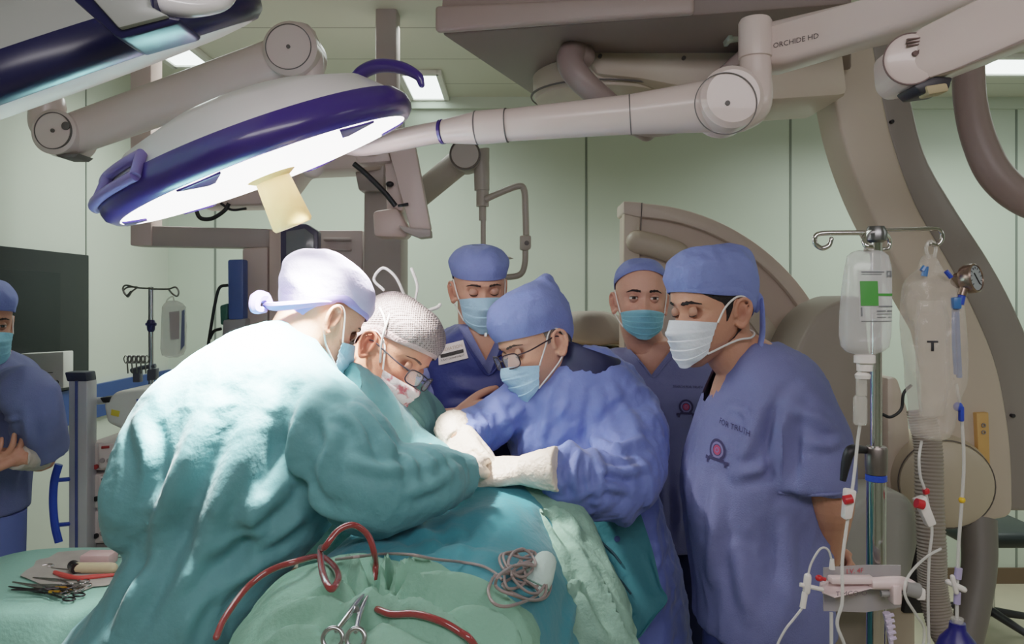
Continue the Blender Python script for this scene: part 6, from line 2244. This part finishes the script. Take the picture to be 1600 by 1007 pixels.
V, Q = remesh(g, .004, 1); N = normals(V, Q); folds(V, N, .0015, 50, (0, 0, 1), 3, 3.)
obj('wrist_cuff', None, mat('thin_plastic', (206, 200, 190), rough=.3, alpha=.6), G.root, me=mesh_np('wrist_cuff', V, Q), sharp=None)
G.cap(M_cap_blue, front=.05, side=.03, back=-.04, height=.012)
G.mask(M_mask_cyan, top=-.014, side_hi=-.03, pleats=4)
# ================================================================== patient drapes
M_teal = mat('drape_teal', (52, 124, 138), rough=.7, var=.06, vscale=6, bump=.2, bscale=60, sheen=.1, crumple=.4, cscale=6)
M_teal_d = mat('drape_dark_teal', (36, 96, 106), rough=.72, var=.06, vscale=6, bump=.2, bscale=60)
M_grn = mat('drape_green', (124, 168, 146), rough=.75, var=.05, vscale=7, bump=.25, bscale=120, crumple=.4, cscale=8)
M_grn2 = mat('towel_green', (118, 152, 136), rough=.8, var=.06, vscale=9, bump=.3, bscale=160, crumple=.6, cscale=11)
M_tgrn = mat('table_green', (128, 174, 160), rough=.78, var=.05, vscale=6, bump=.2, bscale=110)


def drape(name, rows, material, label, cat, su=9, sv=9, foldlist=(), creases=(), thick=.003, group=None, over=None, gap=.006, post=None):
    pts = [[P(x, y, Y) if not isinstance(x, Vector) else x for x, y in r] for Y, r in rows]
    V, Q = sheet(pts, su, sv)
    N = normals(V, Q)
    to = np.array(CAM) - V
    if (N * to).sum() < 0:
        N = -N
        Q = Q[:, ::-1]
    if over is not None:                       # let the cloth rest on what lies below it
        for i in range(len(V)):
            p = Vector(V[i])
            h = over.ray_cast(p + Vector(N[i]) * .25, -Vector(N[i]), .25 + .10)
            if h[0] is not None:
                V[i] = h[0] + Vector(N[i]) * gap
    b = bvh_np(V, Q)
    for kw in foldlist:
        folds(V, N, **kw)
    for c in creases:
        line = [q for q in (snap(b, x, y) for x, y in c[0]) if q is not None]
        if len(line) > 1:
            crease(V, N, catmull(line, 5) if len(line) > 2 else line, c[1], c[2], *(c[3:]))
    if post:
        V = post(V, N)
    me = thick_mesh(name, V, Q, N, thick)
    return obj(name, None, material, me=me, sharp=60, label=label, cat=cat, group=group), bvh_np(V, Q)


# operating table under the drapes
t = thing('operating_table', 'operating table hidden under the teal and green drapes', 'table', (-.16, 1.4, 0))
mb = MB(); mb.box((-.14, 1.42, .86), (.46, 1.0, .08), .03)
obj('mattress', mb, M_black, t)
mb = MB(); mb.box((-.14, 1.42, .79), (.42, .96, .05), .01); mb.box((-.14, 1.45, .42), (.2, .3, .72), .02); mb.box((-.14, 1.45, .04), (.42, .8, .08), .02)
obj('pedestal', mb, M_steel, t)

main, mainb = drape('patient_drape', [
    (1.76, [(500, 1040), (560, 905), (610, 808), (680, 762), (748, 738), (815, 730), (880, 765), (930, 830), (975, 930), (1005, 1100), (1010, 1250)]),
    (1.66, [(470, 1050), (530, 910), (590, 812), (672, 768), (752, 744), (830, 748), (890, 800), (935, 880), (970, 980), (990, 1120), (995, 1280)]),
    (1.54, [(440, 1060), (500, 910), (570, 824), (665, 786), (765, 768), (835, 790), (890, 850), (930, 930), (955, 1020), (970, 1140), (975, 1300)]),
    (1.40, [(415, 1080), (475, 915), (555, 846), (665, 818), (770, 806), (838, 838), (885, 895), (918, 970), (936, 1060), (945, 1170), (950, 1350)]),
    (1.26, [(385, 1100), (455, 925), (550, 872), (665, 856), (765, 858), (830, 890), (870, 940), (895, 1010), (910, 1100), (915, 1200), (918, 1400)]),
    (1.12, [(350, 1140), (430, 980), (540, 925), (660, 915), (755, 920), (815, 950), (850, 1010), (870, 1080), (880, 1170), (885, 1280), (888, 1480)]),
    (.98, [(300, 1250), (400, 1080), (530, 1010), (650, 1000), (740, 1010), (800, 1040), (830, 1100), (845, 1180), (850, 1280), (855, 1400), (858, 1600)])],
    M_teal, 'teal surgical drape covering the patient between the surgeons', 'drape', 8, 9,
    [dict(amp=.006, scale=6, axis=(.6, .6, 0), stretch=3, seed=3.0), dict(amp=.0022, scale=16, axis=(.5, -.5, 0), stretch=3, seed=13.)],
    [([(560, 850), (640, 838), (720, 828)], .014, .010), ([(700, 800), (720, 850), (715, 880)], .010, .008), ([(620, 810), (680, 850), (760, 870)], .014, .010),
     ([(640, 880), (700, 862), (780, 872)], .012, .012), ([(780, 800), (740, 840), (690, 890)], .010, .007), ([(530, 870), (580, 852), (640, 850)], .012, .010),
     ([(900, 940), (890, 970), (885, 1007)], .012, .010), ([(650, 790), (700, 780), (745, 760)], .010, .009), ([(620, 830), (612, 880), (600, 900)], .008, .008)], thick=.003)

# dark edge roll at the wound
V_ = [P(736, 766, 1.60), P(760, 748, 1.62), P(800, 733, 1.64), P(835, 730, 1.66), P(862, 742, 1.66), P(880, 756, 1.66)]
mb = MB(); mb.tube(V_, [.008, .016, .019, .017, .012, .006], 14, 6, rnd=True, flat=((0, 0, 1), .75))
obj('drape_edge', mb, mat('edge_teal', (24, 112, 124), rough=.7, bump=.4, bscale=60), main)

side, sideb = drape('side_drape', [
    (1.78, [(868, 768), (925, 772), (985, 790), (1000, 800)]),
    (1.76, [(890, 820), (945, 830), (1000, 850), (1020, 862)]),
    (1.73, [(915, 880), (965, 890), (1015, 905), (1032, 912)]),
    (1.70, [(938, 935), (980, 938), (1020, 940), (1043, 938)]),
    (1.68, [(955, 975), (985, 972), (1012, 968), (1025, 962)]),
    (1.66, [(968, 1010), (985, 1006), (996, 998), (1003, 990)])],
    M_teal_d, 'dark teal drape sheet with a pointed corner hanging beside the blue-gowned surgeon', 'drape', 6, 6,
    [dict(amp=.003, scale=6, axis=(.4, 0, -1), stretch=4, seed=5.)], [([(920, 850), (950, 880), (975, 905)], .006, .010), ([(958, 905), (985, 950), (995, 985)], .006, .006), ([(985, 790), (1010, 870), (1035, 935)], .006, .006)])

towel, towelb = drape('surgical_towel', [
    (1.63, [(748, 752), (778, 742), (812, 735), (842, 738), (862, 752)]),
    (1.60, [(768, 768), (805, 758), (845, 754), (884, 768), (902, 790)]),
    (1.54, [(795, 800), (838, 790), (884, 794), (918, 814), (934, 842)]),
    (1.47, [(828, 842), (870, 836), (912, 846), (948, 874), (962, 906)]),
    (1.41, [(858, 880), (896, 880), (938, 898), (972, 930), (984, 960)]),
    (1.35, [(868, 930), (904, 932), (948, 950), (986, 980), (996, 1006)]),
    (1.31, [(884, 985), (918, 992), (960, 1006), (998, 1028), (1008, 1046)]),
    (1.30, [(896, 1060), (930, 1066), (968, 1076), (1004, 1090), (1014, 1104)])],
    M_grn2, 'crumpled pale green towel lying down the slope of the teal patient drape', 'towel', 10, 9,
    [dict(amp=.011, scale=9, axis=(.5, -.3, -.7), stretch=4, seed=7.), dict(amp=.0045, scale=22, axis=(.5, -.3, -.7), stretch=2.5, seed=17.)],
    [([(765, 755), (820, 830), (872, 900)], .008, .012), ([(800, 760), (850, 830), (880, 900)], .010, .014), ([(840, 800), (880, 800), (905, 830)], .010, .014), ([(845, 790), (858, 830), (885, 870)], .008, .016),
     ([(900, 860), (940, 930), (970, 1000)], .010, .014), ([(885, 900), (920, 960), (945, 1007)], .010, .014), ([(870, 930), (890, 920), (915, 905)], .008, .014), ([(925, 880), (955, 950), (985, 1010)], .008, .012)], thick=.004)

front, frontb = drape('green_drape', [
    (1.20, [(330, 1060), (385, 965), (440, 905), (500, 878), (560, 868), (610, 876), (680, 892), (750, 906), (805, 922), (838, 950), (855, 1000), (862, 1100), (865, 1300)]),
    (1.10, [(315, 1090), (375, 985), (435, 925), (505, 898), (575, 892), (630, 896), (690, 908), (755, 922), (805, 945), (835, 980), (848, 1040), (852, 1140), (855, 1350)]),
    (1.02, [(300, 1130), (365, 1010), (432, 950), (510, 922), (580, 918), (640, 922), (700, 935), (758, 952), (800, 980), (826, 1020), (838, 1080), (842, 1180), (845, 1400)]),
    (.94, [(285, 1180), (355, 1060), (430, 992), (512, 968), (582, 962), (645, 968), (705, 980), (758, 1000), (796, 1030), (820, 1070), (830, 1130), (834, 1240), (838, 1480)]),
    (.86, [(265, 1260), (345, 1120), (425, 1060), (515, 1040), (588, 1036), (650, 1042), (710, 1054), (756, 1074), (790, 1104), (810, 1150), (820, 1210), (824, 1330), (828, 1580)])],
    M_grn, 'light green cloth drape gathered and clipped with steel forceps', 'drape', 8, 12,
    [dict(amp=.0045, scale=7, axis=(.8, -.6, 0), stretch=3, seed=9.), dict(amp=.0016, scale=20, axis=(.8, -.6, 0), stretch=3, seed=19.)],
    [([(345, 1000), (430, 965), (540, 950), (575, 930)], .016, 0.021), ([(400, 940), (480, 930), (570, 925)], .014, 0.018), ([(575, 925), (560, 900), (540, 876)], .008, 0.024), ([(578, 925), (600, 900), (606, 882)], .007, 0.030),
     ([(580, 930), (640, 905), (720, 915)], .012, 0.030), ([(585, 935), (680, 930), (760, 950), (820, 1000)], .016, 0.033), ([(580, 935), (640, 955), (700, 985), (740, 1007)], .012, 0.024), ([(570, 935), (545, 970), (520, 1007)], .012, 0.015),
     ([(600, 930), (650, 940), (690, 935)], .010, -0.027), ([(440, 905), (500, 915), (560, 910)], .010, 0.012), ([(700, 960), (780, 990), (810, 1030)], .014, 0.024), ([(420, 1007), (480, 980), (540, 975)], .014, 0.015)], thick=.003)

mb = MB(); mb.tube([snap(sideb, x, y, 1.7) + Vector((0, -.003, 0)) for x, y in ((930, 838), (945, 852), (958, 864), (970, 880))], .003, 8, 4)
obj('pocket_slit', mb, mat('slit_dark', (14, 46, 56), rough=.8), side)
mb = MB(); mb.tube([snap(sideb, x, y, 1.7) + Vector((0, -.003, 0)) for x, y in ((958, 895), (972, 910), (986, 928))], .0025, 8, 4)
obj('pocket_slit', mb, mat('slit_dark', (14, 46, 56)), side)
q = snap(sideb, 964, 842, 1.7)
mb = MB(); mb.lathe([(0, 0), (.007, 0), (.007, .0012), (0, .0012)], q + Vector((0, -.003, 0)), (0, -1, .2), 16)
obj('printed_mark', mb, mat('mark_navy', (36, 56, 100), rough=.7), side)

# ------------------------------------------------------------------ things on the drapes
M_tube_red = mat('blood_tubing', (132, 54, 54), rough=.18, var=.12, vscale=30, coat=.6)


def on(b, x, y, lift, Y=1.15):
    q = snap(b, x, y, Y)
    return q + (CAM - q).normalized() * lift * .3 + Vector((0, 0, lift))


fb = frontb
tub = thing('suction_tube', 'red blood-filled suction tube looping over the light green clipped drape', 'tubing', P(520, 940, 1.1))
pts = [P(338, 996, 1.0), P(352, 965, 1.03), P(385, 920, 1.08), P(420, 893, 1.1), P(462, 878, 1.1), on(fb, 500, 883, .012), on(fb, 522, 897, .010), on(fb, 529, 916, .010), on(fb, 517, 936, .012), on(fb, 504, 922, .022), on(fb, 501, 892, .030), P(508, 855, 1.07), P(528, 830, 1.08), P(552, 821, 1.09), P(574, 836, 1.10), P(584, 862, 1.10), on(fb, 587, 893, .006), on(fb, 583, 918, -.006)]
mb = MB(); mb.tube(pts, .0046, 14, 8, rnd=True)
obj('tube_loop', mb, M_tube_red, tub)
mb = MB(); mb.tube([on(fb, 590, 958, .004), on(fb, 612, 968, .006), on(fb, 650, 968, .006), on(fb, 690, 980, .006), on(fb, 718, 996, .006), on(fb, 738, 1012, .006), P(765, 1050, .95), P(790, 1090, .93)], .0046, 14, 8, rnd=True)
obj('tube_end', mb, M_tube_red, tub)

cl = thing('towel_forceps', 'large steel forceps clipping the bunched light green drape', 'forceps', P(540, 985, .95))
for s, tip, mid, rc in ((-1, (568, 938), (545, 985), (520, 1026)), (1, (574, 940), (561, 987), (556, 1027))):
    mb = MB()
    mb.tube([on(fb, *tip, .006), on(fb, (tip[0] + mid[0]) / 2, (tip[1] + mid[1]) / 2, .014), on(fb, *mid, .018), on(fb, rc[0] + (6 if s < 0 else 0), rc[1] - 12, .02)], [.0016, .0034, .0036, .003], 10, 6, rnd=True)
    ring = [on(fb, rc[0], rc[1], .020) + Vector((17 * .88 / F * math.cos(a) * (.9 if s < 0 else .8), -.004 * math.sin(a), -14 * .88 / F * math.sin(a))) for a in np.linspace(0, 2 * PI, 13)[:-1]]
    mb.tube(ring, .0028, 10, 3, closed=True)
    obj('blade', mb, M_steel, cl)
mb = MB(); mb.lathe([(0, -.003), (.0045, -.003), (.0045, .004), (0, .004)], on(fb, 556, 978, .02), (0, -1, .3), 14)
obj('hinge', mb, M_steel, cl)

cab = thing('cable_bundle', 'thin grey cable running across the drapes into a tangled coil', 'cable', P(820, 930, 1.2))
mb_ = bvh_obj(main, front, towel)
random.seed(11)
pts = []
line = [(525, 880), (560, 876), (600, 871), (640, 873), (680, 880), (720, 884), (752, 890), (772, 900), (785, 912)]
for x, y in line:
    pts.append(on(mb_, x, y, .005))
M_cab = mat('cable_grey', (142, 126, 122), rough=.4)
mb = MB(); mb.tube(pts, .0022, 8, 6)
obj('lead', mb, M_cab, cab)
for k in range(9):
    cx_, cy_ = random.uniform(800, 850), random.uniform(895, 940)
    rx, ry = random.uniform(14, 40), random.uniform(12, 32)
    a0 = random.uniform(0, 6.28)
    pts = []
    for j in range(11):
        a = a0 + j * .62
        x, y = cx_ + rx * math.cos(a), cy_ + ry * math.sin(a) + 6 * math.sin(a * 2 + k)
        pts.append(on(mb_, x, y, .005 + .003 * k))
    mb = MB(); mb.tube(pts, .0022, 8, 5)
    obj('coil_loop', mb, M_cab, cab)
q = snap(mb_, 842, 908)
wh = thing('swab_roll', 'pale green-white padded roll beside the cable coil', 'roll', q)
mb = MB(); d_ = Vector((.35, .3, .7)).normalized()
mb.tube([q - d_ * .026 + Vector((0, -.02, .012)), q + Vector((0, -.02, .014)), q + d_ * .022 + Vector((0, -.02, .014))], [.02, .023, .019], 18, 4, rnd=True)
obj('roll_body', mb, mat('swab_white', (186, 208, 200), rough=.7, bump=.3, bscale=60), wh)
for y in (-.012,):
    mb = MB(); mb.lathe([(.0215, -.001), (.0238, 0), (.0215, .002)], q + d_ * y + Vector((0, -.02, .013)), d_, 24)
    obj('seam', mb, M_grn2, wh)
tw = thing('suction_tip', 'slender steel instrument lying in the gap under the green sleeve', 'instrument', P(550, 800, 1.6))
mb = MB(); mb.tube([P(518, 786, 1.42), P(530, 800, 1.41), P(548, 816, 1.40), P(556, 830, 1.39)], [.0025, .005, .009, .006], 12, 5, rnd=True)
obj('shaft', mb, mat('pale_metal', (206, 200, 180), rough=.3, metal=.6), tw)

# ------------------------------------------------------------------ instrument table
TZ = .952
cx_, cy_ = -1.06, 1.87
it = thing('instrument_table', 'instrument table under a light green cloth with scattered instruments', 'table', (cx_, cy_, 0))
mb = MB(); mb.box((cx_, cy_, TZ - .03), (.56, .36, .03), .01)
obj('tray', mb, M_steel, it)
mb = MB()
for sx in (-1, 1):
    mb.box((cx_ + sx * .2, cy_, .48), (.04, .04, .9), .005)
mb.box((cx_, cy_, .06), (.5, .05, .04), .01); mb.box((cx_ - .2, cy_, .03), (.05, .4, .06), .01); mb.box((cx_ + .2, cy_, .03), (.05, .4, .06), .01)
obj('stand', mb, M_steel, it)
NT = 120
rs = []
T = [2 * PI * k / NT for k in range(NT)]
for j, (sc, z, fl) in enumerate(((.02, 0, 0), (.4, 0, 0), (.75, 0, 0), (.93, -.001, 0), (.985, -.006, .0), (1.01, -.022, .05), (1.03, -.06, .25), (1.05, -.12, .55), (1.075, -.2, .8), (1.10, -.32, 1), (1.12, -.45, 1.1), (1.14, -.58, 1.2))):
    ring = []
    for a in T:
        e = 2 / 4.5
        x = math.copysign(abs(math.cos(a)) ** e, math.cos(a)) * .30
        y = math.copysign(abs(math.sin(a)) ** e, math.sin(a)) * .225
        wv = 1 + fl * (.05 * math.sin(9 * a + 1) + .03 * math.sin(17 * a + 2))
        ring.append(Vector((cx_ + x * sc * wv, cy_ + y * sc * wv, TZ + z)))
    rs.append(ring)
mb = MB(); mb.rings(rs, cap=False)
V = np.array(mb.v); Q = np.array(mb.f)
N = normals(V, Q)
if N[NT, 2] < 0:
    N, Q = -N, Q[:, ::-1]
folds(V, N, .004, 6, (0, 0, 1), 5, 3.3, mask=np.clip((TZ - .01 - V[:, 2]) / .05, 0, 1))
tc_ = obj('table_cloth', None, M_tgrn, me=thick_mesh('table_cloth', V, Q, N, .003), label='light green cloth draped over the instrument table', cat='cloth', sharp=60)


def onT(x, y, h=.004):
    Y = (TZ + h - CH) * F / (HZ - y)
    return P(x, y, Y)


mb = MB(); nP = 26
blob = [onT(118 + 78 * math.cos(a) * (1 + .12 * math.sin(3 * a) + .06 * math.sin(7 * a)), 893 + 30 * math.sin(a) * (1 + .12 * math.sin(4 * a + 1) + .08 * math.sin(9 * a)), .0035) for a in np.linspace(0, 2 * PI, nP + 1)[:-1]]
mb.prism(blob, (0, 0, .0015), 0)
obj('stain_pad', mb, mat('stained_gauze', (158, 150, 144), rough=.8, var=.25, vscale=18), label='stained pinkish gauze spread under the instruments', cat='gauze')
M_inst = mat('instrument_steel', (150, 146, 146), rough=.25, metal=1.0)
M_inst_d = mat('instrument_dark', (66, 62, 66), rough=.3, metal=.9)


def scissor(p0, p1, h, label, group, m, gold=False):
    """Ring-handled instrument from tip p0 to the handle end p1 (photo points on the table top)."""
    a, b = onT(*p0, h), onT(*p1, h)
    d = (b - a); L_ = d.length; d.normalize()
    s_ = Vector((-d.y, d.x, 0))
    th = thing('forceps', label, 'forceps', (a + b) / 2, group)
    for sg in (-1, 1):
        mb = MB()
        mb.tube([a + s_ * .001 * sg, a + d * L_ * .45 + s_ * .0035 * sg, a + d * L_ * .6 - s_ * .002 * sg, a + d * L_ * .84 - s_ * .012 * sg], [.0012, .003, .003, .0024], 8, 5, rnd=True)
        c = b - s_ * .013 * sg - d * .008
        mb.tube([c + (d * math.cos(k) * .014 + s_ * math.sin(k) * .009) for k in np.linspace(0, 2 * PI, 9)[:-1]], .0021, 8, 3, closed=True)
        obj('blade', mb, m, th)
        if gold:
            mb = MB(); c = a + d * L_ * .84 - s_ * .012 * sg
            mb.tube([c - d * .012, c + d * .012], .0032, 8)
            obj('gold_shank', mb, mat('gold_plate', (206, 150, 60), rough=.3, metal=.9), th)
    mb = MB(); mb.lathe([(0, -.003), (.004, -.003), (.004, .003), (0, .003)], a + d * L_ * .55, (0, 0, 1), 12)
    obj('pivot', mb, m, th)


scissor((14, 917), (120, 934), .008, 'long forceps with ring handles nearest the front edge of the instrument table', None, M_inst_d)
scissor((20, 910), (112, 926), .014, 'forceps with gold-plated shanks lying on the dark forceps', None, M_inst, True)
scissor((18, 922), (104, 922), .019, 'topmost gold-shanked needle holder in the bunch of instruments', None, M_inst_d, True)
scissor((48, 914), (132, 918), .010, 'straight steel forceps behind the gold-shanked pair', None, M_inst)
scissor((52, 903), (128, 912), .006, 'slim pointed scissors between the red cord and the forceps bunch', None, M_inst)
mb = MB(); mb.tube([onT(86, 895, .008), onT(100, 900, .009), onT(120, 904, .009), onT(145, 902, .009), onT(176, 899, .009)], [.005, .0065, .006, .006, .004], 12, 6, rnd=True)
obj('red_loop', mb, mat('red_silicone', (206, 74, 68), rough=.4, var=.12, vscale=40), label='red silicone loop lying in front of the pale stapler', cat='tubing')
st = thing('stapler', 'pale pink and cream stapler block on the instrument table', 'stapler', onT(145, 880))
mb = MB(); a, b = onT(118, 888, .016), onT(175, 888, .016)
mb.tube([a, b], .013, 16, rnd=True)
obj('barrel', mb, mat('cream_plastic', (214, 196, 160), rough=.4), st)
mb = MB(); a2, b2 = onT(132, 873, .018), onT(178, 873, .018)
mb.box((a2 + b2) / 2, ((b2 - a2).length, .05, .03), .006)
obj('body', mb, mat('pink_plastic', (214, 176, 176), rough=.4), st)
mb = MB(); mb.tube([onT(114, 884, .016), onT(120, 890, .016)], .013, 14); mb.tube([onT(120, 893, .01), onT(172, 893, .008)], .006, 10)
obj('clip', mb, M_inst_d, st)
mb = MB(); mb.tube([onT(80, 888, .005), onT(100, 890, .006), onT(118, 891, .006)], .0016, 8, 4); mb.tube([onT(66, 884, .005), onT(78, 882, .006), onT(84, 884, .006), onT(74, 886, .006)], .0018, 8, 4)
obj('wire_probe', mb, M_inst, label='thin bent wire probe on the stained gauze near the stapler', cat='probe')
mb = MB(); mb.tube([onT(204, 866, .006), onT(214, 865, .008)], .008, 12, rnd=True)
obj('red_stopper', mb, mat('pink_red', (220, 90, 100), rough=.4), label='small pink-red stopper at the edge of the instrument table by the green gown', cat='stopper')
mb = MB(); mb.tube([onT(160, 866, .005), onT(175, 862, .006), onT(186, 866, .006), onT(178, 872, .006), onT(196, 870, .005)], .0016, 8, 5)
obj('suture_wire', mb, M_inst, label='curled suture wire behind the stapler on the instrument table', cat='wire')
# ================================================================== light and camera
def area(name, loc, target, sx, sy, watts, color, spread=180, shape='RECTANGLE'):
    l = bpy.data.lights.new(name, 'AREA')
    l.shape = shape
    l.size = sx
    if shape in ('RECTANGLE', 'ELLIPSE'):
        l.size_y = sy
    l.energy = watts
    l.color = color
    l.spread = math.radians(spread)
    o = bpy.data.objects.new(name, l)
    o.location = loc
    d = Vector(target) - Vector(loc)
    o.rotation_euler = d.to_track_quat('-Z', 'Y').to_euler()
    COL.objects.link(o)
    return o


cool = (0.93, 1.0, 0.95)
BEAM = Vector((-.57, 1.45, 1.15))
for k in range(5):                                     # one lamp per lens petal
    an = 2 * PI * k / 5 + .4
    ea = Vector((1, 0, 0)); ea = (ea - LN * ea.dot(LN)).normalized(); eb = LN.cross(ea)
    l = bpy.data.lights.new('surgical_beam', 'SPOT')
    l.energy = 210 if k < 3 else 75
    l.color = (1.0, .95, .90)
    l.spot_size = math.radians(52)
    l.spot_blend = .7
    l.shadow_soft_size = .045
    o = bpy.data.objects.new('surgical_beam', l)
    o.location = LC + LN * .065 + (ea * math.cos(an) + eb * math.sin(an)) * .16
    o.rotation_euler = ((BEAM if k < 3 else Vector((-.16, 1.64, 1.28))) - o.location).to_track_quat('-Z', 'Y').to_euler()
    COL.objects.link(o)
area('ceiling_glow_back', (-.9, 3.4, ZC - .04), (-.9, 3.5, 0), 1.2, .6, 24, cool, 150)
area('ceiling_glow_right', (2.3, 3.4, ZC - .04), (2.3, 3.5, 0), 1.6, .5, 24, cool, 150)
area('ceiling_fill_front', (.4, -.6, ZC - .04), (.5, .6, 0.6), 2.4, .9, 46, (1.0, .945, .98), 170)  # unseen fill light added behind the camera
area('ceiling_glow_side', (3.0, .8, ZC - .04), (1.8, 1.4, 0), .8, 1.6, 10, (.95, 1.0, .98), 170)

w = bpy.data.worlds.new('room_air')
SC.world = w
w.use_nodes = True
bg = w.node_tree.nodes['Background']
bg.inputs[0].default_value = (0.75, 0.85, 0.8, 1)
bg.inputs[1].default_value = 0.05

cam = bpy.data.cameras.new('camera')
co = bpy.data.objects.new('camera', cam)
COL.objects.link(co)
cam.sensor_width = 36
cam.lens = 36 * F / 1600.0
cam.shift_y = -(503.5 - HZ) / 1600.0
cam.clip_start = 0.05
co.location = CAM
co.rotation_euler = (PI / 2, 0, 0)
SC.camera = co
SC.view_settings.view_transform = 'Filmic'
SC.view_settings.look = 'Medium Contrast'
SC.view_settings.exposure = 0.25
